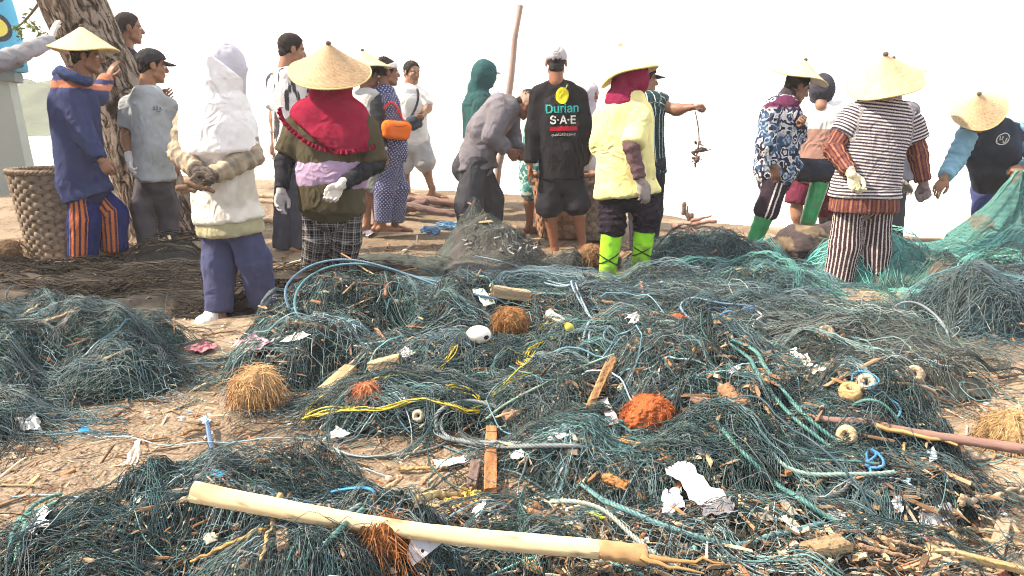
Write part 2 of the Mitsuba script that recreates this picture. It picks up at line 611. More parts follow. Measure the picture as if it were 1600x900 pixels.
def bark_relief(p, uv):
    w = mikit.fbm(p.x * 8, p.y * 8, p.z * 4, 3) - 0.5
    r1 = dr.abs(mikit.noise(uv.x * 26 + 5 * w, uv.y * 5 + 2 * w, 1.0) - 0.5) * 2
    r2 = dr.abs(mikit.noise(uv.x * 58 - 6 * w, uv.y * 13 + 3 * w, 4.0) - 0.5) * 2
    r3 = dr.abs(mikit.noise(uv.x * 14 + 3 * w, uv.y * 17 + 6 * w, 9.0) - 0.5) * 2
    return mikit.smoothstep(0.02, 0.55, r1) * 0.55 + mikit.smoothstep(0.0, 0.6, r2) * 0.3 + mikit.smoothstep(0.0, 0.3, r3) * 0.3


def fn_bark(p, n, uv):
    h = bark_relief(p, uv)
    g = mikit.fbm(p.x * 40, p.y * 40, p.z * 25, 3)
    return mikit.mix(mikit.mix((0.025, 0.018, 0.015), (0.10, 0.075, 0.06), mikit.smoothstep(0.25, 0.6, h)), (0.27, 0.225, 0.19), mikit.smoothstep(0.55, 1.0, h) * (0.5 + 0.8 * g))


def fn_barkh(p, n, uv):
    return bark_relief(p, uv) + 0.25 * mikit.fbm(p.x * 40, p.y * 40, p.z * 25, 3)


scene['bark'] = two(bumped(principled(proc(fn_bark), 0.9, 0.15), fn_barkh, 0.022, 0.003))


def fn_seah(p, n, uv):
    return mikit.fbm(p.x * 0.9, p.y * 2.2, 1.0, 4)


scene['seawater'] = two(bumped(principled((0.52, 0.58, 0.58), 0.18, 0.5), fn_seah, 0.10, 0.02))


def fn_mesh(p, n, uv):
    """fine netting cloth: uv in metres"""
    u, v = uv.x / 0.006, uv.y / 0.006
    return dr.minimum(dr.abs(saw(u + v) - 0.5), dr.abs(saw(u - v) - 0.5)) * 2


scene['finenet'] = two(bumped(principled(VC, 0.7, 0.25), fn_mesh, 0.0012, 0.001))


def fn_concrete(p, n, uv):
    return mikit.fbm(p.x * 18, p.y * 18, p.z * 18, 4)


scene['concrete'] = two(bumped(principled(VC, 0.9, 0.15), fn_concrete, 0.02, 0.004))


def fn_wood(p, n, uv):
    return mikit.fbm(uv.x * 8, uv.y * 120, 1.0, 3)


def fn_fuzz(p, n, uv):
    return mikit.fbm(p.x * 130, p.y * 130, p.z * 130, 3)


scene['fuzzy'] = two(bumped(principled(VC, 0.95, 0.1), fn_fuzz, 0.012, 0.002))
# ------------------------------------------------------------------ the beach, the sea, the hills
def sst(a, b, x):
    t = np.clip((x - a) / (b - a), 0, 1)
    return t * t * (3 - 2 * t)


def ground(x, y):
    x, y = np.asarray(x, float), np.asarray(y, float)
    p = np.stack([x, y, 0 * x], -1)
    near = sst(25, 12, np.hypot(x, y))
    z = near * (.018 * fb(p, 2.2, 3, 3) + .010 * fb(p, 9.0, 2, 5))
    z = z + .17 * sst(7.0, 8.8, y) * sst(2.2, 0.6, x)
    edge = 9.4 - .62 * np.clip(x, -40, 6)
    z = z - 2.6 * sst(0, 16, y - edge) - .12 * sst(0, 1.2, y - edge)
    return z


def grow(a, b, step, rate):
    out, x = [a], a
    while x < b:
        step *= rate
        x += step
        out.append(x)
    return np.array(out)


gx = grow(3.6, 420, .042, 1.16)
gx = np.r_[-gx[::-1], np.arange(-3.57, 3.58, .042), gx]
gy = np.r_[-grow(-.8, 40, .06, 1.3)[::-1], np.arange(.86, 4.2, .038), grow(4.2, 60, .04, 1.03)]
X, Y_ = np.meshgrid(gx, gy, indexing='ij')
gv = np.stack([X, Y_, ground(X, Y_)], -1).reshape(-1, 3)
i, j = np.meshgrid(np.arange(len(gx) - 1), np.arange(len(gy) - 1), indexing='ij')
o = i * len(gy) + j
gf = np.stack([o, o + len(gy), o + len(gy) + 1, o + 1], -1).reshape(-1, 4)
structure('ground', (gv, gf[:, [0, 1, 2]].tolist() + gf[:, [0, 2, 3]].tolist()), 'sandy', label='brown sandy beach strewn with litter and fibres')
structure('sea', (np.array([[-420, 6, -.30], [420, 6, -.30], [420, 780, -.30], [-420, 780, -.30]], float), np.array([[0, 1, 2], [0, 2, 3]])), 'seawater', smooth=False,
          label='pale hazy sea behind the people')


def headland(name, px0, px1, Y, top, seed, label):
    n = 90
    x = np.linspace((px0 - 800) / 1200 * Y, (px1 - 800) / 1200 * Y, n)
    t = np.linspace(0, 1, n)
    prof = top * (.35 + .65 * sst(0, .25, t) * sst(1, .7, t)) * (.8 + .35 * fb(np.c_[x * .04, 0 * x, 0 * x + seed]))
    rows = []
    for k, (dy, h) in enumerate(((-14, 0), (-10, .35), (-6, .62), (-2, .85), (4, 1.0), (14, .6), (24, 0))):
        zz = prof * h + (fb(np.c_[x * .35, x * 0 + dy, x * 0 + seed]) * .09 + .05 * fb(np.c_[x * 1.2, x * 0 + dy, x * 0 + seed])) * prof * (h > 0)
        rows.append(np.c_[x, Y + dy + 2 * fb(np.c_[x * .2, x * 0 + k, x * 0]), np.maximum(zz, 0) - .6 * (h == 0)])
    v = np.array(rows).reshape(-1, 3)
    a, b = np.meshgrid(np.arange(len(rows) - 1), np.arange(n - 1), indexing='ij')
    o = a * n + b
    f = np.stack([o, o + 1, o + n + 1, o + n], -1).reshape(-1, 4)
    f = np.vstack([f[:, [0, 1, 2]], f[:, [0, 2, 3]]])
    c = np.array([.05, .075, .04]) * (.5 + meshkit.noise(v * .25))[:, None]
    structure(name, (v, f), 'matte', color=c, label=label)


headland('hills', -160, 190, 85, 7.2, 3, 'hazy wooded headland beyond the leftmost pedestal')
headland('hills_001', 985, 1260, 240, 2.2, 8, 'faint low headland on the far side of the water')

# ------------------------------------------------------------------ the leaning tree
tree = thing('tree', 'thick leaning tree trunk with rough grey bark behind the men on the left', 'tree')
path = np.array([at(*q, 6.95) for q in ((264, 392), (252, 340), (234, 290), (210, 220), (182, 150), (158, 100), (135, 50), (112, 0), (70, -90), (10, -220))])
path[0, 2] -= .12
c = spline(path, 90)
L = np.r_[0, np.cumsum(np.linalg.norm(np.diff(c, axis=0), axis=1))]
rad = .29 + .16 * np.exp(-L / .22) - .012 * L
ns = 72
t = unit(np.gradient(c, axis=0)); e1 = unit(np.cross(t, V(0, 1, 0))); e2 = np.cross(t, e1)
ang = np.linspace(0, 2 * np.pi, ns + 1) + np.pi / 2
ring = np.cos(ang)[None, :, None] * e1[:, None] + np.sin(ang)[None, :, None] * e2[:, None]
v = c[:, None] + ring * rad[:, None, None]
flare = 1 + .16 * np.exp(-L / .3)[:, None] * np.cos(ang * 5 + 1)[None] + .05 * fb(v * 3.0) + .035 * fb(v * [16, 16, 5])
v = c[:, None] + ring * (rad[:, None] * flare)[..., None]
uv = np.stack([np.broadcast_to((ang - ang[0]) * .29, flare.shape), np.broadcast_to(L[:, None], flare.shape)], -1).reshape(-1, 2)
a, b = np.meshgrid(np.arange(len(c) - 1), np.arange(ns), indexing='ij')
o = a * (ns + 1) + b
f = np.stack([o, o + ns + 1, o + ns + 2, o + 1], -1).reshape(-1, 4)
part(tree, 'trunk', (v.reshape(-1, 3), np.vstack([f[:, [0, 1, 2]], f[:, [0, 2, 3]]])), 'bark', uv=uv)
br = spline([at(96, -60, 6.95), at(70, -10, 7.2), at(48, 22, 7.4), at(30, 40, 7.5), at(18, 44, 7.6)], 24)
branch = part(tree, 'branch', tubes(br[None], np.linspace(.022, .006, 24)[None], 6), 'matte', color=(.14, .1, .075))
tw = [spline([at(44, 28, 7.4), at(56, 42, 7.4), at(70, 52, 7.4)], 10), spline([at(30, 40, 7.5), at(34, 50, 7.5), at(33, 62, 7.5)], 10), spline([at(36, 34, 7.45), at(50, 40, 7.45), at(62, 56, 7.4)], 10)]
part(branch, 'twig', tubes(np.array(tw), .004, 5), 'matte', color=(.14, .1, .075))
g = np.random.default_rng(5)
lv, lf, lc = [], [], []
for q in range(70):
    w = tw[q % 3][g.integers(2, 10)] if q % 4 else br[g.integers(14, 24)]
    d = unit(g.normal(0, 1, 3) + [0, -.3, -.4]); s_ = unit(np.cross(d, g.normal(0, 1, 3))); n_ = np.cross(d, s_)
    l = g.uniform(.035, .06)
    p0 = w + g.normal(0, .012, 3)
    base = len(lv) * 6
    lv.append(np.array([p0, p0 + d * l * .5 + s_ * l * .27, p0 + d * l, p0 + d * l * .5 - s_ * l * .27, p0 + d * l * .5 + n_ * .004, p0 + d * l * .5 - n_ * .002]))
    lf += [[base, base + 1, base + 4], [base + 1, base + 2, base + 4], [base + 2, base + 3, base + 4], [base + 3, base, base + 4],
           [base, base + 5, base + 1], [base + 1, base + 5, base + 2], [base + 2, base + 5, base + 3], [base + 3, base + 5, base]]
    lc.append(np.tile(V(.13, .18, .03) * g.uniform(.6, 1.5), (6, 1)))
part(branch, 'leaf', (np.vstack(lv), np.array(lf)), 'matte', color=np.vstack(lc), smooth=False, kind='stuff')

# ------------------------------------------------------------------ the painted pedestal on the far left
ped = thing('pedestal', 'grey concrete pedestal topped by a pale blue painted block with yellow ovals', 'monument')
PY = 9.6
pc = at(-52, 190, PY)
cx, gz = pc[0], 0.0
part(ped, 'base', revolve([(0.001, -.3), (.78, -.3), (.77, .1), (.70, 1.0), (.665, 1.53), (0.001, 1.53)], 8), 'concrete', color=(.27, .30, .29), smooth=False)
part(ped, 'ledge', revolve([(0.001, 1.531), (.71, 1.531), (.715, 1.56), (.715, 1.64), (.69, 1.66), (0.001, 1.66)], 8), 'concrete', color=(.14, .17, .18), smooth=False)
bt = revolve([(0.001, 1.661), (.665, 1.661), (.655, 1.9), (.62, 2.3), (.55, 2.75), (.45, 3.1), (.3, 3.3), (.001, 3.36)], 56)
block = part(ped, 'painted_block', bt, 'matte', color=(.08, .36, .58))


def patch(ac, zc, ra, rz, off, col, name):
    """an oval of paint lying on the block: angle (from the viewer's side), height"""
    n = 28
    tt = np.linspace(0, 2 * np.pi, n, endpoint=False)
    vs = []
    for kk, rr in enumerate((0.0, .5, 1.0)):
        a_, z_ = ac + ra * rr * np.cos(tt), zc + rz * rr * np.sin(tt)
        R_ = np.interp(z_, [1.66, 1.9, 2.3, 2.75, 3.1, 3.3], [.665, .655, .62, .55, .45, .3]) + off
        vs.append(np.c_[R_ * np.sin(a_), -R_ * np.cos(a_), z_])
    vs = np.vstack(vs)
    f_ = []
    for kk in range(2):
        for q in range(n):
            q2 = (q + 1) % n
            f_ += [[kk * n + q, (kk + 1) * n + q, (kk + 1) * n + q2], [kk * n + q, (kk + 1) * n + q2, kk * n + q2]]
    part(block, name, (vs, np.array(f_)), 'matte', color=col)


for zc, rz, ac, ra in ((2.14, .17, 1.16, .42), (1.745, .075, 1.34, .42), (2.50, .09, 1.12, .46)):
    patch(ac, zc, ra, rz, .004, (.03, .04, .06), 'painted_outline')
    patch(ac - .03, zc, ra * .76, rz * .70, .008, (.62, .55, .12) if zc < 2.5 else (.62, .68, .7), 'painted_oval')
for k_ in list(scene):
    if k_.startswith(ped + '__'):
        scene[k_]['to_world'] = T().translate([cx - (.15 if 'base' in k_ else .12 if 'ledge' in k_ else 0), PY + .1, 0])


# ------------------------------------------------------------------ woven baskets
def basket(label, pos, rt, rb, H, rings, stakes, seed=0, stain=None, tone=(.30, .2, .115), res=4, group=None):
    key = thing('woven_basket', label, 'basket', group)
    g = np.random.default_rng(seed)
    pos = np.asarray(pos, float)
    R = lambda z: rb + (rt - rb) * (z / H) ** .8
    n = stakes * res
    a = np.linspace(0, 2 * np.pi, n + 1)
    for q in range(rings):
        z = H * (q + .5) / rings * .96
        w = .0085 * np.cos(a * stakes / 2 + np.pi * q) + .003 * fb(np.c_[np.cos(a) * 3, np.sin(a) * 3, 0 * a + q])
        c = np.c_[(R(z) + w) * np.cos(a), (R(z) + w) * np.sin(a), z + .004 * fb(np.c_[np.cos(a) * 2, np.sin(a) * 2, 0 * a + q * 3])]
        hh = H / rings * .56
        ringp = np.array([[-.5, -1], [.5, -1], [1, 0], [.5, 1], [-.5, 1]]) * [.006, hh]
        rad = np.c_[np.cos(a), np.sin(a), 0 * a]
        v = c[:, None] + rad[:, None] * ringp[None, :, :1] + np.array([0, 0, 1.0]) * ringp[None, :, 1:]
        i_, k_ = np.meshgrid(np.arange(n), np.arange(5), indexing='ij')
        o = i_ * 5 + k_; o2 = i_ * 5 + (k_ + 1) % 5
        f = np.stack([o, o + 5, o2 + 5, o2], -1).reshape(-1, 4)
        v = v.reshape(-1, 3)
        col = np.array(tone) * g.uniform(.75, 1.3) * (.65 + .8 * meshkit.fbm(v * [30, 30, 40] + q, 3))[:, None]
        if stain:
            m = np.exp(-((np.angle(np.exp(1j * (np.repeat(a, 5) - stain)))) / .42) ** 6) * (np.abs(z - H * .80 + .10 * (np.repeat(a, 5) - stain) ** 2 * 3) < .05) * .75
            col = col * (1 - m[:, None]) + np.array([.04, .15, .24]) * m[:, None]
        part(key, 'weaver', (v + pos, np.vstack([f[:, [0, 1, 2]], f[:, [0, 2, 3]]])), 'matte', color=col)
    for q in range(stakes):
        aa = 2 * np.pi * q / stakes
        z = np.linspace(.0, H * 1.0, 2 * rings)
        c = np.c_[R(z) * np.cos(aa), R(z) * np.sin(aa), z]
        part(key, 'stake', (lambda m: (m[0] + pos, m[1]))(tubes(c[None], .0075, 4)), 'matte', color=np.array(tone) * g.uniform(.5, .9))
    a = np.linspace(0, 2 * np.pi, 120)
    for q in range(3):
        w = .013
        c = np.c_[(rt + w * np.cos(a * 22 + q * 2.1)) * np.cos(a), (rt + w * np.cos(a * 22 + q * 2.1)) * np.sin(a), H + w * np.sin(a * 22 + q * 2.1)]
        part(key, 'rim', (lambda m: (m[0] + pos, m[1]))(tubes(c[None], .0125, 6, False)), 'matte', color=np.array(tone) * (.8 + .2 * q))
    part(key, 'bottom', (lambda m: (m[0] + pos, m[1]))(revolve([(.001, .012), (rb, .012), (rb, .03), (.001, .03)], 32)), 'matte', color=np.array(tone) * .6)
    return key


basket('large round woven bamboo basket with blue paint marks beside the man in blue', at(54, 0, 6.05) * [1, 1, 0] + [0, 0, .0], .325, .235, .68, 20, 36, 1, stain=-1.9, tone=(.235, .185, .14))
basket('woven basket standing behind the bare legs of the man in black', at(886, 0, 7.0) * [1, 1, 0] + [0, 0, .03], .29, .22, .56, 13, 26, 2, tone=(.26, .15, .1), res=3)
basket('tall narrow woven basket between the man in black and the woman in yellow', at(945, 0, 6.9) * [1, 1, 0] + [0, 0, .02], .2, .16, .5, 12, 22, 3, tone=(.3, .24, .2), res=3)
# ------------------------------------------------------------------ people: canonical head, hands, feet
def _head():
    s = Sdf(0.0074, 0.022)
    s.add(Ell((0, -0.014, 0.034), (.073, .092, .080)), Ell((0, .018, -.035), (.060, .062, .072)), Cap((0, .056, -.094), (0, .040, -.085), .021, .035),
          Cap((0, -.03, -.05), (0, -.042, -.145), .054, .056))
    for x in (-1, 1):
        s.add(Ell((x * .037, .050, -.022), (.022, .024, .024)), Cap((x * .046, .01, -.060), (x * .02, .055, -.092), .022, .018))
    s.k = 0.012
    s.add(Cap((-.036, .071, .022), (.036, .071, .022), .011, .011))
    s.add(Cap((0, .080, .012), (0, .100, -.024), .0075, .0115), Ell((-.010, .090, -.027), (.009, .010, .008)), Ell((.010, .090, -.027), (.009, .010, .008)))
    s.add(Cap((-.017, .074, -.053), (.017, .074, -.053), .0075, .0075), Cap((-.014, .073, -.064), (.014, .073, -.064), .008, .008))
    for x in (-1, 1):
        s.sub.append((Ell((x * .031, .090, .004), (.017, .012, .0095)), 0.008))
        s.add(Ell((x * .0775, -.008, -.004), (.0085, .021, .032), unit([[1, .25 * x * -1, 0], [.25 * x, 1, .12], [0, -.12, 1]])))
    v, f = s.mesh()
    eyes = []
    for x in (-1, 1):
        ev, ef = sphere((.0118, .0118, .0118), 2)
        eyes.append((ev + [x * .031, .0725, .004], ef))
    return v, f, join(eyes)


HEAD_V, HEAD_F, HEAD_EYES = _head()


def head_colors(skin, stub=0.0, brow=(0.02, 0.014, 0.012)):
    v = HEAD_V
    c = np.tile(np.asarray(skin, float), (len(v), 1))
    c *= (0.93 + 0.14 * meshkit.noise(v * 60))[:, None]

    def lay(mask, col, a=1.0):
        m = np.clip(mask, 0, 1)[:, None] * a
        c[:] = c * (1 - m) + np.asarray(col) * m
    front = v[:, 1] > 0.045
    lip = np.exp(-((v[:, 0] / .021) ** 4 + ((v[:, 2] + .058) / .0125) ** 4)) * front
    lay(lip, np.asarray(skin) * [.75, .5, .5])
    lay(np.exp(-((v[:, 0] / .020) ** 4 + ((v[:, 2] + .0585) / .0028) ** 2)) * front, np.asarray(skin) * .25, .8)
    for x in (-1, 1):
        bx = (v[:, 0] - x * .033) / .019
        bz = (v[:, 2] - .024 + .006 * bx * bx) / .0055
        lay(np.exp(-(bx ** 4 + bz ** 2)) * front, brow, .9)
        lay(np.exp(-((v[:, 0] - x * .031) / .017) ** 4 - ((v[:, 2] - .004) / .009) ** 4) * front, np.asarray(skin) * .45, .6)
        lay(np.exp(-((v[:, 0] - x * .009) / .004) ** 2 - ((v[:, 2] + .033) / .004) ** 2) * (v[:, 1] > .075), np.asarray(skin) * .3, .7)
    if stub:
        lay(((v[:, 2] < -.045) & (v[:, 1] > .02)) * 1.0 * np.exp(-((v[:, 2] + .08) / .04) ** 2), np.asarray(skin) * .45, stub)
    return c


EYE_COL = np.where((HEAD_EYES[0][:, 1] > .0795)[:, None] & (np.hypot(np.abs(HEAD_EYES[0][:, 0]) - .031, HEAD_EYES[0][:, 2] - .004) < .0065)[:, None],
                   [0.015, 0.01, 0.008], [0.55, 0.5, 0.46])
_HAIR, _HANDS, _FEET = {}, {}, {}


def hair_mesh(style):
    if style not in _HAIR:
        s = Sdf(0.0078, 0.01)
        if style == 'short':
            s.add(Ell((0, -.016, .040), (.081, .098, .087)), Ell((0, -.058, -.022), (.056, .045, .045)))
            s.cut((0, .054, .055), (0, .9, -.55)); s.cut((0, 0, -.052), (0, .45, -1)); s.sub.append((Ell((0, .11, -.03), (.10, .085, .085)), .006))
        elif style == 'nape':
            s.add(Ell((0, -.016, .036), (.079, .097, .086)), Ell((0, -.050, -.035), (.060, .052, .055)))
            s.cut((0, .02, 0), (0, .8, -.5)); s.cut((0, 0, -.080), (0, .35, -1))
        elif style == 'bun':
            s.add(Ell((0, -.018, .040), (.083, .10, .089)), Ell((0, -.04, .105), (.06, .055, .04)))
            s.cut((0, .06, .06), (0, .9, -.5)); s.sub.append((Ell((0, .11, -.04), (.10, .085, .085)), .006))
        v, f = s.mesh()
        v = v + normals(v, f) * (0.0035 * fb(v * [160, 160, 90], 1, 2))[:, None]
        _HAIR[style] = v, f
    return _HAIR[style]


def hand_mesh(pose='relax', fat=0.0):
    """right hand, wrist at the origin, fingers along y, palm facing z, thumb towards x"""
    if (pose, fat) not in _HANDS:
        c1, c2, c3, th = dict(relax=(.35, .55, .35, .3), flat=(.06, .08, .05, .1), half=(.75, .9, .5, .5), fist=(1.25, 1.5, .9, .9), point=(.2, .3, .2, .5), spread=(.15, .25, .2, 0))[pose]
        s = Sdf(0.0064, 0.010)
        s.add(Cap((0, -.03, 0), (0, .012, 0), .027 + fat, .026 + fat), Ell((0.002, .055, 0), (.041 + fat, .056, .0155 + fat)), Ell((.026, .030, .010), (.018, .030, .014 + fat)))
        s.add(Cap((.028, .088, 0), (-.030, .080, 0), .0115 + fat, .0105 + fat))
        s.k = 0.004
        for i, (x, y, L, r) in enumerate(((.0285, .092, .074, .0088), (.0095, .097, .082, .009), (-.0105, .094, .076, .0086), (-.030, .084, .060, .0076))):
            sp = (x - .0) * (2.2 if pose == 'spread' else .9)
            p, a = V(x, y, 0), 0.0
            k = 1 + (-.15 if i == 0 else .1 * (i - 1))
            if pose == 'point' and i > 0:
                k *= 2.5
            for j, (l, c) in enumerate(((.46, c1), (.31, c2), (.25, c3))):
                a += c * k
                q = p + L * l * V(math.sin(sp) * math.cos(a), math.cos(a) * math.cos(sp), math.sin(a))
                s.add(Cap(p, q, r * (1 - .09 * j) + fat * .8, r * (1 - .09 * (j + 1)) + fat * .8))
                p = q
        b = V(.030, .022, .006)
        m = b + V(.026 - .014 * th, .030, .010 + .012 * th)
        e = m + V(.012 - .028 * th, .026, .006 + .010 * th)
        t = e + V(.002 - .018 * th, .022, .004)
        s.add(Cap(b, m, .0145 + fat, .0112 + fat), Cap(m, e, .0112 + fat, .0102 + fat), Cap(e, t, .0102 + fat, .0085 + fat))
        _HANDS[pose, fat] = s.mesh()
    return _HANDS[pose, fat]


def foot_mesh(kind='bare'):
    """ankle at the origin, toes along y, sole at z = -0.075"""
    if kind not in _FEET:
        s = Sdf(0.011, 0.02)
        f = 0.0 if kind == 'bare' else 0.010
        s.add(Cap((0, 0, .04), (0, -.008, -.015), .036 + f, .038 + f), Ell((0, -.035, -.045), (.033 + f, .036 + f, .032)), Cap((0, -.01, -.035), (0, .10, -.055), .034 + f, .024 + f),
              Ell((-.002, .125, -.058), (.046 + f, .040, .019 + f)))
        if kind == 'bare':
            s.k = .006
            for i, (x, y, r) in enumerate(((.030, .170, .013), (.010, .172, .0095), (-.007, .166, .009), (-.022, .157, .0085), (-.036, .145, .008))):
                s.add(Cap((x, .125, -.058), (x, y, -.064), r, r * .95))
        else:
            s.add(Ell((0, .15, -.055), (.046, .045, .026)))
        s.cut((0, 0, -.077), (0, 0, -1))
        _FEET[kind] = s.mesh()
    return _FEET[kind]


PEOPLE = {}


def worn(v):
    """fading, damp and sand marks on cloth"""
    m = sst(.50, .68, meshkit.fbm(v * 5.5 + 3, 3))
    return ((0.86 + 0.26 * meshkit.fbm(v * 25, 3)) * (1 - .22 * m))[:, None] * (np.array([1, 1, 1]) - m[:, None] * np.array([0, .03, .07]))


class Person:
    """joints by where they stand: photograph pixel and depth Y (+ optional depth offset) turned into points in metres"""
    def __init__(s, label, Y, yaw, J, size=1.0, skin=(0.25, 0.125, 0.075), head_yaw=None, head_pitch=0.0, head_roll=0.0, build=1.0, right=None):
        s.key = thing('person', label, 'person')
        s.Y, s.size, s.skin, s.build = Y, size, np.array(skin), build
        s.J = {k: at(j[0], j[1], Y + (j[2] if len(j) > 2 else 0)) for k, j in J.items()}
        a = math.radians(yaw)
        s.R = V(math.cos(a), -math.sin(a), 0)
        s.F = V(math.sin(a), math.cos(a), 0)
        s.L = s.R if s.R[0] > -0.05 else -s.R            # towards side 'r' of the picture
        s.rside = 'r' if s.R[0] > -0.05 else 'l'         # which picture side is the anatomical right
        if right:
            s.rside = right
            s.L = s.R if right == 'r' else -s.R
        j = s.J
        up = unit(j['n'] - j['p']); s.U = up
        Lp = unit(s.L - up * (s.L @ up)); s.Lt = Lp
        for side, g in (('l', -1), ('r', 1)):
            j.setdefault('s' + side, j['n'] + Lp * g * .160 * size * build - up * .045 * size)
            j.setdefault('t' + side, j['p'] + Lp * g * .085 * size * build)
        hy = math.radians(yaw if head_yaw is None else head_yaw)
        hp, hr = math.radians(head_pitch), math.radians(head_roll)
        F = V(math.sin(hy) * math.cos(hp), math.cos(hy) * math.cos(hp), -math.sin(hp))
        R = V(math.cos(hy), -math.sin(hy), 0)
        U = np.cross(R, F)
        R, U = R * math.cos(hr) + U * math.sin(hr), U * math.cos(hr) - R * math.sin(hr)
        s.HR, s.HF, s.HU = R, F, U
        PEOPLE[s.key] = s

    # -- frames
    def hd(s, v, k=None):
        k = s.size if k is None else k
        return s.J['h'] + k * (v[:, :1] * s.HR + v[:, 1:2] * s.HF + v[:, 2:] * s.HU)

    def hp(s, *v):
        return s.hd(np.array([v], float))[0]

    def facing(s):
        return np.cross(s.U, s.Lt) if s.rside == 'l' else np.cross(s.U, s.Lt)

    def hand_at(s, side, pose='relax', n=None, d=None, fat=0.0, k=None):
        j = s.J
        w, e = j['w' + side], j['e' + side]
        d = unit(w - e) if d is None else unit(d)
        n = (s.Lt * (-1 if side == 'r' else 1)) if n is None else np.asarray(n, float)
        n = unit(n - d * (n @ d))
        th = np.cross(d, n) if side == s.rside else np.cross(n, d)
        v, f = hand_mesh(pose, fat)
        k = s.size * .98 if k is None else k
        f = f if side == s.rside else f[:, ::-1]
        return w + k * (v[:, :1] * th + v[:, 1:2] * d + v[:, 2:] * n), f

    def foot_at(s, side, yaw, kind='bare', pitch=0.0, k=None):
        a, b = math.radians(yaw), math.radians(pitch)
        F = V(math.sin(a) * math.cos(b), math.cos(a) * math.cos(b), -math.sin(b))
        R = V(math.cos(a), -math.sin(a), 0) * (1 if side == s.rside else -1)
        U = np.cross(V(math.cos(a), -math.sin(a), 0), F)
        v, f = foot_mesh(kind)
        v = v * [-1, 1, 1]; f = f[:, ::-1] if side == s.rside else f
        k = s.size if k is None else k
        return s.J['a' + side] + k * (v[:, :1] * R + v[:, 1:2] * F + v[:, 2:] * U), f

    def torso(s, hem, w, d, top=1.0):
        """loft stations from hem (metres below the pelvis) to the neck"""
        j, k = s.J, s.size
        ax = j['n'] - j['p']
        mid = j['m'] if 'm' in j else None

        def c(t):
            if mid is None or t < 0:
                return j['p'] + ax * t
            return (1 - t) ** 2 * j['p'] + 2 * t * (1 - t) * mid + t * t * j['n']
        down = unit(j['kl'] + j['kr'] - 2 * j['p']) if hem > 0 and 'kl' in j else -s.U
        fr = (0.0, .36, .72, .90, 1.0)
        b = s.build * k
        st = [(c(t), s.Lt, w[i] * b, d[i] * k * (.5 + .5 * s.build)) for i, t in enumerate(fr)]
        if hem > 0:
            st.insert(0, (j['p'] + down * hem, s.Lt, w[5] * b, d[5] * k * (.5 + .5 * s.build)))
        return Loft(st, 1, 0)

    # -- the body
    def body(s, hands=('relax', 'relax'), feet=None, hn=(None, None), hdir=(None, None), feet_yaw=(None, None), stub=0.0, head=True, legs=True, foot_pitch=(0, 0), arms='lr', hand_col=None):
        j, k = s.J, s.size
        b = Sdf(0.021, 0.03)
        b.add(Loft([(j['p'] - s.U * .06 * k, s.Lt, .13 * k, .08 * k), (j['p'], s.Lt, .145 * k, .095 * k), (j['p'] * .6 + j['n'] * .4, s.Lt, .120 * k, .08 * k), (j['p'] * .3 + j['n'] * .7, s.Lt, .14 * k, .09 * k),
                    (j['n'] - s.U * .04 * k, s.Lt, .12 * k, .06 * k)], 0, 0))
        b.add(Cap(j['n'] - s.U * .06 * k, s.hp(0, -.035, -.09), .056 * k, .052 * k))
        for d in arms:
            b.add(Cap(j['n'] - s.U * .05 * k, j['s' + d], .05 * k, .05 * k), Cap(j['s' + d], j['e' + d], .048 * k, .038 * k),
                  Cap(j['e' + d] + (j['w' + d] - j['e' + d]) * .25, j['e' + d], .0405 * k, .037 * k), Cap(j['e' + d] + (j['w' + d] - j['e' + d]) * .25, j['w' + d], .0405 * k, .0265 * k))
        if legs:
            for d in 'lr':
                if 'k' + d not in j:
                    continue
                b.add(Cap(j['t' + d], j['k' + d], .075 * k, .050 * k))
                if 'a' + d in j:
                    m = j['k' + d] + (j['a' + d] - j['k' + d]) * .3 - s.F * .012 * k
                    b.add(Cap(j['k' + d], m, .046 * k, .050 * k), Cap(m, j['a' + d], .050 * k, .033 * k))
        ms = [b.mesh()]
        cols = [np.tile(s.skin, (len(ms[0][0]), 1))]
        if head:
            ms.append((s.hd(HEAD_V), HEAD_F)); cols.append(head_colors(s.skin, stub))
            ms.append((s.hd(HEAD_EYES[0]), HEAD_EYES[1])); cols.append(EYE_COL)
        for i, d in enumerate('lr'):
            if hands[i] and d in arms:
                ms.append(s.hand_at(d, hands[i], hn[i], hdir[i])); cols.append(np.tile(s.skin * (.95 if hand_col is None else hand_col), (len(ms[-1][0]), 1)))
            if feet and feet[i]:
                ms.append(s.foot_at(d, feet_yaw[i], feet[i], foot_pitch[i])); cols.append(np.tile(s.skin * .9, (len(ms[-1][0]), 1)))
        v, f = join(ms)
        c = np.vstack(cols) * (0.9 + 0.2 * meshkit.fbm(v * 18, 2))[:, None]
        part(s.key, 'body', (v, f), 'skin', color=c)

    def mitt(s, side, pose, col, n=None, d=None, name='glove', cuff=.06, label=None, k=None):
        v, f = s.hand_at(side, pose, n, d, fat=.0028, k=k)
        w, e = s.J['w' + side], s.J['e' + side]
        c = Sdf(.006, .006)
        dd = unit(w - e)
        c.add(Cap(w - dd * cuff * s.size, w + dd * .01, .034 * s.size, .030 * s.size, 1, 0))
        m = join([(v, f), c.mesh()])
        cc = np.asarray(col) * (0.82 + 0.36 * meshkit.fbm(m[0] * 70, 3))[:, None]
        part(s.key, name, m, 'cloth', color=cc, label=label)

    def hair(s, style='short', col=(0.016, 0.012, 0.011)):
        v, f = hair_mesh(style)
        part(s.key, 'hair', (s.hd(v), f), 'matte', color=np.asarray(col) * (0.6 + 0.9 * meshkit.noise(v * 120))[:, None])

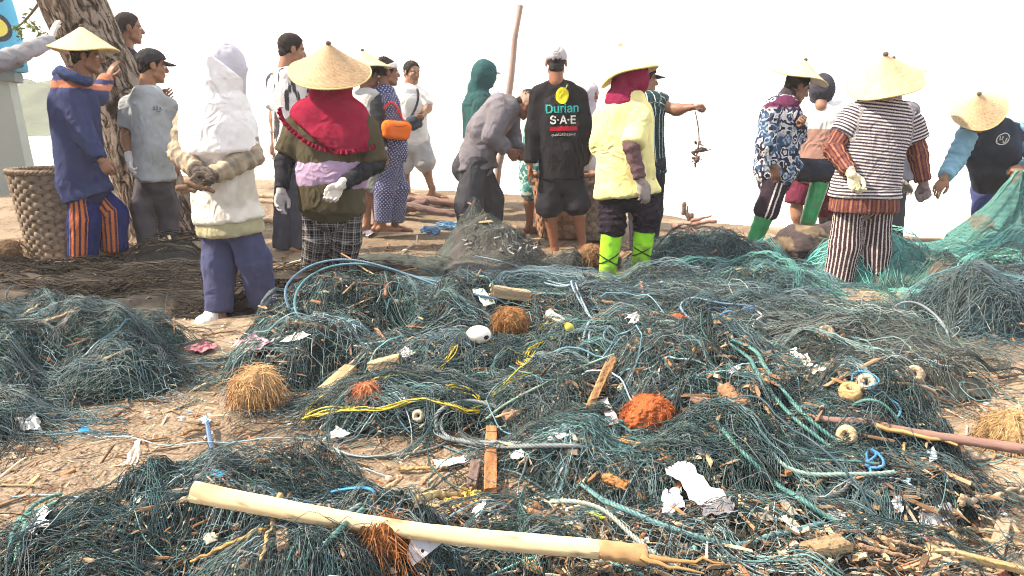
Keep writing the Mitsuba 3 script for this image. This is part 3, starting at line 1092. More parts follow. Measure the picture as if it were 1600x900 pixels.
    # -- clothes
    def top(s, col=None, bsdf='cloth', sleeve=1.0, hem=.10, loose=1.0, name='shirt', wr=None, sl=(.068, .056, .044), w=(.180, .172, .185, .165, .062, .190), d=(.130, .122, .125, .098, .062, .135),
            amp=.008, sleeves='lr', cuff=True, sc=(13, 13, 5), ext=0.0, seed=0, label=None, tint=None, h=0.0135, shoulder=.062, vcol=None):
        """sleeve: 0 none, 0.4 short, 1 wrist (fraction of the arm's length)"""
        j, k = s.J, s.size
        g = Sdf(h, .035)
        g.add(s.torso(hem, np.array(w) * loose, np.array(d) * loose))
        for e in 'lr':
            g.add(Cap(j['n'] - s.U * .035 * k, j['s' + e] - s.U * .005, .055 * k, shoulder * k))
            if sleeve <= 0 or e not in sleeves:
                continue
            S, E, W = j['s' + e], j['e' + e], j['w' + e]
            l1, l2 = np.linalg.norm(E - S), np.linalg.norm(W - E)
            cut = sleeve * (l1 + l2)
            r0, r1, r2 = np.array(sl) * k * loose
            if cut < l1:
                t = cut / l1
                g.add(Cap(S, S + (E - S) * t, r0, r0 + (r1 - r0) * t * .5, 0, 1))
            else:
                t = (cut - l1) / l2
                g.add(Cap(S, E, r0, r1), Cap(E, E + (W - E) * t, r1, r1 + (r2 - r1) * t, 0, 1, v0=l1))
        v, f = g.mesh()
        uv = g.uv(v)
        v, f = wrinkle((v, f), amp, sc, seed)
        if vcol is not None:
            c = vcol(v, uv)
        elif col is not None:
            c = np.asarray(col) * worn(v)
        else:
            c = None
        part(s.key, name, (v, f), bsdf, color=c, uv=uv, label=label)
        return v, f

    def sleeve(s, side, col, bsdf='cloth', a=0.0, b=1.0, r=(.05, .046, .040), name='sleeve', amp=.006, label=None):
        """an arm cover from fraction a to b of the arm"""
        j, k = s.J, s.size
        S, E, W = j['s' + side], j['e' + side], j['w' + side]
        l1, l2 = np.linalg.norm(E - S), np.linalg.norm(W - E)
        L = l1 + l2
        g = Sdf(.010, .02)

        def pt(t):
            x = t * L
            return S + (E - S) * x / l1 if x < l1 else E + (W - E) * (x - l1) / l2
        ts = sorted({a, b} | ({l1 / L} if a < l1 / L < b else set()))
        for i in range(len(ts) - 1):
            rr = [np.interp(t, [0, .5, 1], r) * k for t in ts[i:i + 2]]
            g.add(Cap(pt(ts[i]), pt(ts[i + 1]), rr[0], rr[1], int(i == 0 and a > 0), int(i == len(ts) - 2), v0=ts[i] * L))
        v, f = g.mesh()
        uv = g.uv(v)
        amp_ = amp * (np.sin(uv[:, 1] * 95 + 2.5 * fb(v * 9)) * .5 + fb(v * 22))
        v = v + normals(v, f) * amp_[:, None]
        part(s.key, name, (v, f), bsdf, color=None if col is None else np.asarray(col) * (0.88 + 0.24 * meshkit.fbm(v * 25, 3))[:, None], uv=uv, label=label)

    def pants(s, col=None, bsdf='cloth', length=1.0, r=(.098, .080, .068), waist=-.02, name='trousers', amp=.008, sc=(13, 13, 6), hips=(.158, .112), seed=3, label=None, vcol=None, flare=0.0, legs='lr', ringed=0.0):
        j, k = s.J, s.size
        g = Sdf(.0138, .03)
        b = s.build
        g.add(Loft([(j['p'] - s.U * .085 * k, s.Lt, (hips[0] - .02) * k * b, hips[1] * k), (j['p'], s.Lt, hips[0] * k * b, hips[1] * k), (j['p'] + s.U * (.08 + waist) * k, s.Lt, (hips[0] - .02) * k * b, (hips[1] - .01) * k)], 0, 1))
        for e in legs:
            Tt, K = j['t' + e], j['k' + e]
            A = j.get('a' + e)
            l1 = np.linalg.norm(K - Tt)
            l2 = np.linalg.norm(A - K) if A is not None else 0
            cut = length * (l1 + l2)
            r0, r1, r2 = np.array(r) * k
            r0 *= (.5 + .5 * b) * .82
            if cut < l1 or A is None:
                t = min(cut / l1, 1)
                g.add(Cap(Tt, Tt + (K - Tt) * t, r0, r0 + (r1 - r0) * t, 0, 1))
            else:
                t = (cut - l1) / l2
                g.add(Cap(Tt, K, r0, r1), Cap(K, K + (A - K) * t, r1, r1 + (r2 - r1) * t, 0, 1, v0=l1))
        v, f = g.mesh()
        uv = g.uv(v)
        v, f = wrinkle((v, f), amp, sc, seed)
        if ringed:
            v = v + normals(v, f) * (ringed * np.sin(uv[:, 1] * 150 + 3 * fb(v * 8)))[:, None]
        if vcol is not None:
            c = vcol(v, uv)
        elif col is not None:
            c = np.asarray(col) * worn(v)
        else:
            c = None
        part(s.key, name, (v, f), bsdf, color=c, uv=uv, label=label)

    def boot(s, side, col, yaw, top=.75, pitch=0.0, r=(.072, .058), name='boot', label=None, lines=True):
        """rubber boot up to fraction top of the shin from the ankle"""
        j, k = s.J, s.size
        A, K = j['a' + side], j['k' + side]
        t = A + (K - A) * top
        g = Sdf(.009, .02)
        g.add(Cap(t, A, r[0] * k, r[1] * k, 1, 0))
        v, f = join([g.mesh(), s.foot_at(side, yaw, 'boot', pitch, k * 1.02)])
        v = v + normals(v, f) * (.004 * fb(v * [18, 18, 30]))[:, None]
        c = np.asarray(col) * (0.80 + 0.4 * meshkit.fbm(v * 12, 3))[:, None]
        mud = np.clip(sst(.10, -.06, v[:, 2] - A[2] - .14 * fb(v * 14)) * .75 + sst(.55, .7, meshkit.fbm(v * 20, 3)) * .45, 0, .85)[:, None]
        c = c * (1 - mud) + np.array([.17, .14, .10]) * mud
        key = part(s.key, name, (v, f), 'rubber', color=c, label=label)
        return key

    def hat(s, apex, brim, R, col=(0.5, 0.37, 0.22), dy=0.0, rim=(0.6, 0.5, 0.25), dya=0.0, sag=0.10, seed=0, knob=(0.1, 0.08, 0.07), label=None):
        """conical woven hat: apex and brim centre as photograph pixels, R in metres"""
        A, B = at(*apex, s.Y + dy + dya), at(*brim, s.Y + dy)
        ax = A - B
        H = np.linalg.norm(ax); z = ax / H
        x = unit(np.cross(V(0, 1, 0), z)); y = np.cross(z, x)
        t = np.linspace(0, 1, 30)
        r_out = R * t
        z_out = H * (1 - t) - sag * H * np.sin(np.pi * t) * .55
        prof = np.r_[np.c_[np.maximum(r_out, .002), z_out], np.c_[np.maximum(r_out, .002)[::-1] * .99, (z_out - .009)[::-1]]]
        v, f = revolve(prof, 96)
        n = np.repeat(np.arange(len(prof)), 96)
        ang = np.tile(np.arange(96) * 2 * np.pi / 96, len(prof))
        tt = np.r_[t, t[::-1]][n]
        uv = np.c_[ang * R * .55, tt * math.hypot(R, H)]
        g = np.random.default_rng(seed + 11)
        wav = .012 * tt ** 2 * (np.sin(2 * ang + g.uniform(0, 6)) + .6 * np.sin(3 * ang + g.uniform(0, 6)))
        v[:, 2] += wav
        seam = np.exp(-((np.mod(ang * 8 / (2 * np.pi), 1) - .5) / .05) ** 2)
        c = np.asarray(col) * (0.78 + 0.44 * meshkit.fbm(np.c_[uv * [30, 60], 0 * ang + seed], 3))[:, None]
        c *= (1 - .22 * np.mod(np.floor(uv[:, 1] / .014) + np.floor(ang * 60 / (2 * np.pi)), 2))[:, None] * (1 - .12 * seam)[:, None]
        W = lambda q: B + q[:, :1] * x + q[:, 1:2] * y + q[:, 2:] * z
        key = part(s.key, 'conical_hat', (W(v), f), 'straw', color=c, uv=uv, label=label)
        a = np.linspace(0, 2 * np.pi, 73)
        g2 = np.random.default_rng(seed + 11)
        w2 = .012 * (np.sin(2 * a + g2.uniform(0, 6)) + .6 * np.sin(3 * a + g2.uniform(0, 6)))
        ring = np.c_[R * np.cos(a), R * np.sin(a), w2 - .003]
        m = tubes(W(ring)[None], .0055, 6, False)
        part(key, 'rim', m, 'matte', color=rim)
        kv, kf = sphere((.017, .017, .013), 2)
        part(key, 'knob', (W(kv + [0, 0, H - .002]), kf), 'matte', color=knob)
        return key

    def cap(s, col, brim_col=None, back=False, name='cap', hole=False, label=None):
        g = Sdf(.006, .008)
        g.add(Ell((0, -.012, .045), (.084, .103, .083)))
        g.cut((0, 0, .030), (0, .30, -1))
        v, f = g.mesh()
        key = part(s.key, name, (s.hd(v), f), 'cloth', color=np.asarray(col) * (0.9 + 0.2 * meshkit.fbm(v * 40, 2))[:, None], label=label)
        sg = -1 if back else 1
        a = np.linspace(-1, 1, 17)
        pts = []
        for rr in (0, .5, 1):
            x = a * .070 * (1 - .12 * rr)
            y = .066 * np.sqrt(np.maximum(1 - (x / .095) ** 2, 0)) + rr * .078 * np.sqrt(np.maximum(1 - (a * .98) ** 4, 0)) + .012
            zz = .047 - .020 * rr - .25 * np.abs(x) ** 1.5 * (1 + rr)
            pts.append(np.c_[x, sg * y, zz])
        top = np.array(pts).reshape(-1, 3)
        bot = top - [0, 0, .006]
        i, q = np.meshgrid(np.arange(2), np.arange(16), indexing='ij')
        o = i * 17 + q
        f = np.stack([o, o + 1, o + 18, o + 17], -1).reshape(-1, 4)
        f = np.vstack([f[:, [0, 1, 2]], f[:, [0, 2, 3]]])
        rimf = []
        loop = list(range(34, 51)) + [33, 16] + list(range(15, -1, -1)) + [17]
        for p, q2 in zip(loop, loop[1:] + loop[:1]):
            rimf += [[p, q2, q2 + 51], [p, q2 + 51, p + 51]]
        m = (np.vstack([top, bot]), np.vstack([f, f[:, ::-1] + 51, rimf]))
        part(key, 'brim', (s.hd(m[0]), m[1]), 'cloth', color=brim_col or col)
        return key

    def hood(s, col, drape=.30, spread=.24, depth=.17, name='hijab', back=1.0, face=True, bsdf='cloth', amp=.008, hemdir=None, sc=(12, 12, 5), cutp=None, label=None, width=.104, neck=.088):
        """cloth over the head falling to the shoulders; drape: metres below the neck point"""
        j, k = s.J, s.size
        g = Sdf(.0115, .04 if neck < .12 else .085)
        hc = s.hp(0, -.012, .02)
        g.add(Ell(hc, np.array([width, width * 1.17, width * 1.23]) * k, np.array([s.HR, s.HF, s.HU])))
        nb = j['n']
        st = [(s.hp(0, -.02, -.01), s.Lt, .092 * k, .105 * k), (nb + s.U * .06 * k, s.Lt, neck * k, max(.092, neck * .8) * k), (nb - s.U * .06 * k, s.Lt, spread * .86 * k, depth * .85 * k), (nb - s.U * (.06 + (drape - .06) * .5) * k, s.Lt, spread * .98 * k, depth * .95 * k),
              (nb - s.U * drape * k, s.Lt, spread * k, depth * k)]
        g.add(Loft(st, 0, 1))
        if face:
            g.sub.append((Ell(s.hp(0, .125, -.01), np.array([.066, .075, .088]) * k, np.array([s.HR, s.HF, s.HU])), .012))
        for c in (cutp or []):
            g.cut(*c)
        v, f = g.mesh()
        v, f = wrinkle((v, f), amp, sc, 4)
        part(s.key, name, (v, f), bsdf, color=np.asarray(col) * (0.9 + 0.2 * meshkit.fbm(v * 20, 3))[:, None], label=label)
        return v, f


def on_surface(mesh, pts, off=0.004, axis=1, sign=-1):
    """lay points (x, z) on the side of a mesh that faces the viewer's side (y smallest)"""
    from scipy.interpolate import LinearNDInterpolator
    v, f = mesh
    n = normals(v, f)
    m = n[:, 1] * sign > 0.15
    it = LinearNDInterpolator(v[m][:, [0, 2]], v[m][:, 1])
    y = it(pts[:, 0], pts[:, 1])
    y = np.where(np.isnan(y), np.nanmean(y), y)
    return np.c_[pts[:, 0], y + sign * off, pts[:, 1]]


def print_on(mesh, flat, centre, key, name, col, size_w=None, rot=0.0, skew=0.0):
    """flat trimesh in xy (reading +x, up +y) printed on the viewer's side of a garment, as a thin raised print"""
    m = flat.copy()
    fl = m.vertices[:, 2] > 1e-5
    c = (m.bounds[0] + m.bounds[1]) / 2
    k = size_w / (m.bounds[1][0] - m.bounds[0][0]) if size_w else 1
    m.vertices = np.c_[(m.vertices[:, :2] - c[:2]) * k, fl * 0.001]
    m = m.subdivide_to_size(0.03, max_iter=12)
    x, y = m.vertices[:, 0], m.vertices[:, 1]
    x, y = x * math.cos(rot) - y * math.sin(rot), x * math.sin(rot) + y * math.cos(rot)
    p = np.c_[centre[0] + x + skew * y, centre[2] + y]
    q = on_surface(mesh, p, 0.0)
    q[:, 1] -= 0.003 + 2.0 * m.vertices[:, 2]
    part(key, name, (q, np.array(m.faces)), 'cloth', color=col, smooth=False)
# ------------------------------------------------------------------ the people, from left to right
BACK = V(0, -1, 0)

# a man out of the frame whose arm reaches in
p = Person('person at the left edge reaching a grey sleeve and white glove to the trunk', 5.2, 75, dict(h=(-78, 35), n=(-85, 80), p=(-90, 262), sr=(-45, 100, .1), er=(15, 92, .60), wr=(79, 63, 1.20), el=(-130, 175), wl=(-115, 245),
           kl=(-105, 345), kr=(-75, 345), al=(-105, 415), ar=(-75, 415)), skin=(.24, .12, .075), right='r')
p.body(hands=('relax', None), feet=('bare', 'bare'), feet_yaw=(70, 70))
p.hair('short')
p.pants((.05, .05, .07), r=(.1, .085, .07))
p.top((.27, .28, .32), sleeve=.99, hem=.12, sl=(.075, .066, .05), amp=.012, sc=(10, 18, 18))
p.mitt('r', 'spread', (.62, .6, .57), n=(0.55, .75, 0), d=(.35, .1, .93))

# the man in blue leaning on the tree
p = Person('man in a dark blue jacket and cone hat leaning one hand on the trunk', 5.8, 78, dict(h=(136, 89), n=(110, 120), p=(130, 288), sr=(112, 152, -.14), er=(133, 212, -.17), wr=(158, 250, -.20), sl=(128, 142, .16), el=(152, 150, .42), wl=(168, 122, .62),
           kr=(131, 346, -.07), ar=(130, 404, -.05), kl=(176, 335, .10), al=(179, 390, .12)), size=1.0, skin=(.23, .115, .07), head_yaw=72, head_pitch=3)
p.body(hands=('spread', 'half'), feet=('bare', 'bare'), feet_yaw=(70, 60), hn=(V(.5, .85, 0), None), hdir=(V(.35, .3, .9), None), stub=.2)
p.hair('short')
p.pants(None, 'track', r=(.100, .104, .098), hips=(.13, .12), amp=.012)


def blue_jacket(v, uv):
    c = np.tile(V(.040, .052, .130), (len(v), 1)) * (0.85 + .3 * meshkit.fbm(v * 25, 3))[:, None]
    z, org = v[:, 2] - .0, np.array([.42, .17, .11])
    up = (z > 1.27) & (z < 1.47) & (v[:, 0] > -3.62)
    band = ((z > 1.335) & (z < 1.375)) | (z < 1.285)
    c[up & ~band] = org * (.8 + .4 * meshkit.fbm(v * 30, 2))[up & ~band][:, None]
    c[(z > 1.435)] = [.03, .05, .13]
    return c


p.top(None, sleeve=.98, hem=.10, d=(.165, .158, .158, .115, .07, .175), w=(.185, .175, .185, .165, .07, .20), vcol=blue_jacket, amp=.011, sl=(.078, .068, .05), name='jacket')
hd = join([tubes(spline([at(94, 110, 5.70), at(90, 116, 5.8), at(100, 112, 5.95), at(120, 112, 5.96), at(134, 120, 5.86), at(136, 128, 5.72), at(124, 124, 5.62), at(106, 116, 5.62), at(95, 110, 5.69)], 40)[None], .034, 8)])
part(p.key, 'collar', wrinkle(hd, .006, (20, 20, 20)), 'cloth', color=(.035, .055, .14))
p.hat((127, 40), (131, 78), .230, col=(.70, .56, .36), rim=(.66, .55, .22), sag=.02, label='cream cone hat')

# behind the trunk
p = Person('short haired man in a dark shirt standing behind the leaning trunk', 7.45, 70, dict(h=(203, 45), n=(196, 80), p=(216, 235), er=(240, 178), wr=(255, 158, -.2), el=(190, 150), wl=(200, 210), kl=(215, 310), kr=(235, 310), al=(215, 378), ar=(238, 380)), size=1.16, skin=(.24, .115, .075), head_yaw=62)
p.body(hands=('relax', 'half'), feet=('bare', 'bare'), feet_yaw=(70, 70))
p.hair('short', (.025, .02, .022))
p.pants((.05, .05, .06))
p.top((.03, .035, .055), sleeve=.45, hem=.1)

# grey t-shirt
p = Person('young man in a pale grey t-shirt and black cap beside the trunk', 6.1, 50, dict(h=(239, 104), n=(230, 141), p=(240, 262), sl=(203, 166), sr=(262, 168), el=(197, 212, .02), wl=(203, 250, -.08), er=(271, 212, .1), wr=(270, 256, .12), kl=(222, 325), al=(233, 388), kr=(262, 322, .1), ar=(266, 390, .15)),
           size=1.05, skin=(.27, .135, .08), head_yaw=58, head_pitch=4, right='r')
p.body(hands=(None, 'relax'), feet=('bare', 'bare'), feet_yaw=(50, 50), stub=.25)
p.hair('short')
p.pants((.085, .08, .10), r=(.098, .078, .066), amp=.010, hips=(.15, .10))
gm = p.top((.33, .37, .41), sleeve=.36, hem=.065, sl=(.070, .074, .06), w=(.168, .165, .175, .168, .06, .180), d=(.135, .128, .125, .100, .062, .150), name='t_shirt', amp=.008, shoulder=.056)
lg = trimesh.util.concatenate([trimesh.creation.box((w_, h_, .002)).apply_translation((x_, y_, .001)) for w_, h_, x_, y_ in ((.05, .005, 0, 0), (.006, .022, -.016, .012), (.006, .030, 0, .016), (.006, .018, .015, .010), (.022, .005, .004, -.012))])
print_on(gm, lg, at(249, 170, 6.0), p.key, 'chest_print', (.12, .14, .16), .055)
p.mitt('l', 'half', (.66, .65, .66), n=(.9, .35, 0))
p.cap((.035, .035, .042))

# white veil
p = Person('woman in a long white veil and blue trousers with hands behind her back', 4.1, 40, dict(h=(346, 112), n=(334, 162), p=(352, 318), sl=(293, 190), sr=(378, 196), el=(283, 240, -.05), wl=(308, 268, -.24), er=(392, 244, -.05), wr=(330, 276, -.26),
           kl=(343, 415, .02), al=(342, 488), kr=(397, 405), ar=(412, 475, .1)), size=.93, skin=(.26, .13, .085), head_yaw=55, build=1.06, right='r')
p.body(hands=(None, None), feet=('bare', 'bare'), feet_yaw=(-40, 50))
p.pants((.07, .08, .165), length=.985, r=(.108, .090, .076), amp=.010, label='violet blue trousers')
p.top((.36, .345, .23), hem=.16, sleeve=0, w=(.19, .18, .18, .16, .06, .205), d=(.14, .13, .13, .10, .06, .155), bsdf='cloth', name='under_shirt', label='olive undershirt hem', sc=(14, 14, 4))
p.top((.66, .64, .60), hem=.085, sleeve=0, w=(.198, .186, .185, .165, .06, .215), d=(.148, .138, .135, .10, .062, .165), name='shirt', amp=.010)
for sd in 'lr':
    p.sleeve(sd, None, 'check', 0, .97, (.070, .062, .046), amp=.010)
p.hood((.74, .74, .78), drape=.265, spread=.238, depth=.20, name='veil', amp=.014, sc=(8, 8, 2), label='white veil', width=.115, neck=.170, cutp=[(at(350, 97, 4.1), (.65, .05, .76))])
iv = Sdf(.01, .03).add(Ell(p.hp(.0, .012, .028), np.array([.106, .122, .134]) * .95, np.array([p.HR, p.HF, p.HU])), Cap(p.hp(.02, .06, .0), p.hp(.03, .045, -.12), .07, .06))
iv.sub.append((Ell(p.hp(0, .14, -.02), np.array([.066, .075, .088]), np.array([p.HR, p.HF, p.HU])), .012))
part(p.key, 'inner_scarf', wrinkle(iv.mesh(), .008, (16, 16, 5)), 'cloth', color=(.50, .50, .60))
p.mitt('l', 'half', (.10, .085, .08), n=(.2, -1, .1), d=(.75, -.25, -.55))
p.mitt('r', 'fist', (.13, .105, .09), n=(-.1, -1, 0), d=(-.8, -.25, -.45))
ft = Sdf(.008, .02).add(Ell(at(322, 503, 4.02), (.055, .07, .040)), Ell(at(332, 494, 4.08), (.04, .06, .05)))
part(p.key, 'sock', wrinkle(ft.mesh(), .006, (25, 25, 25)), 'cloth', color=(.70, .68, .66), label='white sock')
for q, (a_, b_) in enumerate((((276, 294), (318, 286)), ((282, 300), (326, 292)), ((290, 284), (334, 300)))):
    m = stick(at(*a_, 3.76 + .01 * q), at(*b_, 3.80), .016, .011, 7, 7, .05, 40 + q)
    solo('driftwood_twig', ('lower dark twig', 'lowest dark twig', 'upper dark twig')[q] + ' held in the gloved hands behind the white veiled woman', 'twig', m, 'matte', color=(.2, .13, .09))

# the man with the streaked shirt
p = Person('short haired man in a black and white streaked shirt left of the maroon veil', 6.3, 58, dict(h=(457, 79), n=(448, 112), p=(452, 232), sl=(432, 130), sr=(478, 134), el=(430, 176, -.02), wl=(429, 222, -.08), er=(486, 185, .1), wr=(482, 230), kl=(445, 318), al=(440, 388), kr=(468, 318), ar=(470, 388)), size=1.04, skin=(.29, .15, .095), head_yaw=62, head_pitch=8, right='r')
p.body(hands=('half', 'relax'), feet=('bare', 'bare'), feet_yaw=(50, 50))
p.hair('short', (.022, .018, .02))
p.pants((.06, .065, .09))
p.top(None, 'streak', sleeve=.42, hem=.08, sl=(.076, .074, .06), w=(.16, .155, .165, .15, .06, .165))
bd = revolve([(.034, -.006), (.037, 0), (.034, .006), (.031, 0), (.034, -.006)], 24)
part(p.key, 'bracelet', place(bd, p.J['wl'] + V(0, 0, .08)), 'matte', color=(.45, .16, .12))

# maroon veil
p = Person('woman in a frilled maroon veil and wide cone hat with hands at her back', 4.9, 8, dict(h=(520, 134), n=(515, 180), p=(520, 312), sl=(466, 200), sr=(570, 202), el=(446, 248, -.02), wl=(439, 298, -.10), er=(588, 256, -.05), wr=(532, 290, -.27), kl=(497, 374), al=(487, 446, .05), kr=(541, 374), ar=(532, 450, .08)), size=.97, skin=(.25, .13, .08), build=1.27)
p.body(hands=(None, None))
p.pants(None, 'plaid', length=.82, r=(.112, .092, .082), hips=(.15, .125))
p.top((.085, .075, .050), sleeve=.42, hem=.07, sl=(.088, .078, .05), w=(.165, .168, .178, .165, .06, .165), d=(.150, .148, .145, .11, .065, .150), amp=.010)
for sd in 'lr':
    p.sleeve(sd, (.016, .018, .026), 'matte', .40, .97, (.06, .058, .045), amp=.006, name='arm_cover')
sash = Loft([(p.J['p'] + p.U * h_, p.Lt, .168 * 1.27 * .97 + .016, .172) for h_ in (.13, .155, .18, .205)], 1, 1)
part(p.key, 'sash', wrinkle(Sdf(.011, .01).add(sash).mesh(), .006, (8, 8, 30)), 'cloth', color=(.40, .30, .47), label='lilac sash')
vm = p.hood((.24, .014, .045), drape=.27, spread=.295, depth=.215, name='veil', amp=.014, sc=(6, 6, 4), label='maroon veil', neck=.135, width=.108, cutp=[(at(455, 176, 4.9), (-.62, 0, -.78)), (at(530, 236, 4.7), (-.28, 0, -1)), (at(592, 230, 4.8), (.12, 0, -1))])


def frill(curve, key, col, w=.028, m=240, amp=.014, freq=26):
    c_ = spline(curve, m)
    t_ = unit(np.gradient(c_, axis=0))
    s_ = np.linspace(0, 1, m)
    out = unit(np.cross(t_, V(0, 0, 1))); out *= np.where(out[:, 1:2] > 0, -1, 1)
    dn = unit(np.cross(out, t_)); dn *= np.where(dn[:, 2:] > 0, -1, 1)
    rows = []
    for k_, f_ in enumerate((0, .35, .7, 1.0)):
        a_ = amp * f_ * np.sin(s_ * 2 * np.pi * freq + 1.5 * np.sin(s_ * 30)) + .004
        rows.append(c_ + dn * (w * f_ - .008) + out * a_[:, None])
    rows += [r_ - out * .004 for r_ in rows[::-1]]
    v_ = np.array(rows).reshape(-1, 3)
    a_, b_ = np.meshgrid(np.arange(len(rows)), np.arange(m - 1), indexing='ij')
    o_ = a_ * m + b_; o2 = ((a_ + 1) % len(rows)) * m + b_
    f_ = np.stack([o_, o_ + 1, o2 + 1, o2], -1).reshape(-1, 4)
    part(key, 'frill', (v_, np.vstack([f_[:, [0, 1, 2]], f_[:, [0, 2, 3]]])), 'cloth', color=col)


pts = np.array([at(x_, y_, 4.9) for x_, y_ in ((451, 168), (456, 186), (474, 206), (500, 224), (530, 233), (560, 233), (592, 226))])
pc_ = on_surface(vm, spline(pts, 40)[:, [0, 2]], .004)
frill(pc_[::3], p.key + '__veil', (.26, .016, .05))
p.hat((513, 67), (516, 113), .247, col=(.50, .35, .21), dya=-.075, dy=-.02, seed=1, sag=.06, label='tan cone hat')
p.mitt('l', 'relax', (.42, .41, .42), n=(.8, -.6, 0))
p.mitt('r', 'half', (.60, .57, .54), n=(.15, -1, .2), d=(-.55, -.2, -.75))
for sd in 'lr':
    p.boot(sd, (.03, .16, .42), 10, .55)

# cone hat and shorts behind
p = Person('person in a cone hat and grey shorts half hidden behind the polka dot woman', 7.0, 60, dict(h=(577, 121), n=(571, 145), p=(577, 240), er=(592, 190), wr=(596, 225), el=(556, 190), wl=(560, 230), kl=(574, 298), al=(574, 348), kr=(592, 298), ar=(590, 350)), size=.95, skin=(.25, .12, .08), head_yaw=70)
p.body(hands=('relax', 'relax'), feet=('bare', 'bare'), feet_yaw=(60, 60))
p.hair('short')
p.pants((.22, .235, .25), length=.52, r=(.11, .105, .1), name='shorts')
p.top((.55, .58, .60), sleeve=.4, hem=.1)
p.hat((566, 78), (573, 110), .25, col=(.52, .42, .30), seed=2)

# polka dots
p = Person('woman in navy polka dot clothes and white headband with an orange waist bag', 7.0, 62, dict(h=(607, 114), n=(598, 141), p=(612, 226), sr=(589, 160, -.14), er=(592, 203, -.2), wr=(598, 238, -.22), el=(628, 200, .1), wl=(625, 235, .1), kr=(600, 294, -.05), ar=(598, 350, -.05), kl=(622, 294, .06), al=(618, 350, .08)), size=.97, skin=(.24, .115, .075), head_yaw=75)
p.body(hands=('relax', 'half'), feet=('bare', 'bare'), feet_yaw=(95, 75))
p.hair('bun')
p.pants(None, 'polka', r=(.105, .092, .075), length=.97)
p.top(None, 'polka', sleeve=0, hem=.10, w=(.16, .15, .16, .15, .06, .165), name='blouse')
for sd in 'lr':
    p.sleeve(sd, (.03, .034, .045), 'cloth', 0, .90, (.07, .06, .045))
    p.sleeve(sd, (.62, .62, .64), 'cloth', .90, .97, (.05, .048, .046), name='cuff', amp=.002)
hbm = Sdf(.006, .01).add(Ell((0, -.012, .045), (.084, .101, .083))); hbm.cut((0, 0, .075), (0, -.35, 1)); hbm.cut((0, 0, .028), (0, .3, -1))
hbm = hbm.mesh()
part(p.key, 'headband', (p.hd(hbm[0]), hbm[1]), 'cloth', color=(.62, .62, .66))
bg = thing('waist_bag', 'bright orange waist bag worn by the polka dot woman', 'bag')
m = Sdf(.008, .02).add(Cap(at(606, 198, 6.72), at(634, 200, 6.86), .055, .052), Cap(at(606, 208, 6.72), at(632, 211, 6.86), .045, .045))
part(bg, 'pouch', wrinkle(m.mesh(), .004, (20, 20, 20)), 'cloth', color=(.78, .17, .03))
part(bg, 'strap', tubes(spline([at(598, 190, 6.80), at(594, 184, 6.84), at(612, 160, 6.80), at(622, 172, 6.86), at(633, 190, 6.9)], 30)[None], .011, 6), 'cloth', color=(.62, .06, .07))
part(bg, 'zip', tubes(spline([at(601, 193, 6.665), at(618, 197, 6.71), at(636, 195, 6.80)], 12)[None], .004, 5), 'matte', color=(.35, .07, .02))

# white v-neck
p = Person('man in a white t-shirt and light shorts standing on driftwood with a sling bag', 8.3, 150, dict(h=(644, 114), n=(641, 139), p=(645, 214), sl=(624, 150), sr=(660, 152), el=(618, 180, .1), wl=(626, 208, .05), er=(670, 168, -.05), wr=(663, 178, -.2), kl=(632, 256, .05), al=(637, 299, .1), kr=(664, 254), ar=(676, 299)), size=1.0, skin=(.30, .16, .105), head_yaw=140, head_pitch=5)
p.body(hands=('relax', 'half'), feet=('bare', 'bare'), feet_yaw=(100, 98))
p.hair('short', (.02, .016, .016))
p.pants((.50, .52, .56), length=.50, r=(.115, .108, .105), name='shorts')
p.top((.76, .76, .76), sleeve=.4, hem=.05, w=(.165, .16, .17, .155, .06, .165))
for sd, yw in (('l', 100), ('r', 98)):
    m = p.foot_at(sd, yw, 'boot'); zz = m[0][:, 2]
    sl_ = Sdf(.009, .012).add(Cap(p.J['a' + sd] + V(-.03, .0, -.083), p.J['a' + sd] + V(.15, .0, -.083), .04, .045)); sl_.cut(p.J['a' + sd] + V(0, 0, -.078), (0, 0, 1)); sl_.cut(p.J['a' + sd] + V(0, 0, -.098), (0, 0, -1))
    part(p.key, 'sandal', sl_.mesh(), 'matte', color=(.12, .09, .07))
bg = thing('sling_bag', 'dark sling bag across the chest of the man in the white t-shirt', 'bag')
m = Sdf(.008, .02).add(Cap(at(642, 190, 8.05), at(656, 183, 8.05), .055, .045), Cap(at(645, 198, 8.06), at(655, 194, 8.05), .04, .035))
part(bg, 'pouch', wrinkle(m.mesh(), .004, (20, 20, 20)), 'cloth', color=(.05, .065, .09))
part(bg, 'strap', tubes(spline([at(640, 186, 8.07), at(652, 160, 8.10), at(652, 140, 8.22)], 20)[None], .013, 6), 'cloth', color=(.03, .035, .045))

# teal hood
p = Person('person in a teal hooded sweatshirt behind the bending man', 7.8, 65, dict(h=(759, 118), n=(747, 148), p=(750, 245), sl=(735, 165, .1), sr=(752, 168, -.15), er=(742, 215, -.2), wr=(758, 250, -.25), el=(735, 210, .1), wl=(750, 250, .1), kl=(745, 318), kr=(760, 318), al=(745, 378), ar=(760, 378)), size=1.03, skin=(.26, .13, .09), head_yaw=72)
p.body(hands=('relax', 'relax'), feet=('bare', 'bare'), feet_yaw=(60, 60))
p.pants((.06, .065, .08))
p.top((.030, .088, .098), sleeve=.98, hem=.08, sl=(.075, .066, .05), name='sweatshirt')
p.hood((.030, .09, .10), drape=.09, spread=.15, depth=.13, name='hood', label='teal hood')
p.cap((.5, .5, .52))

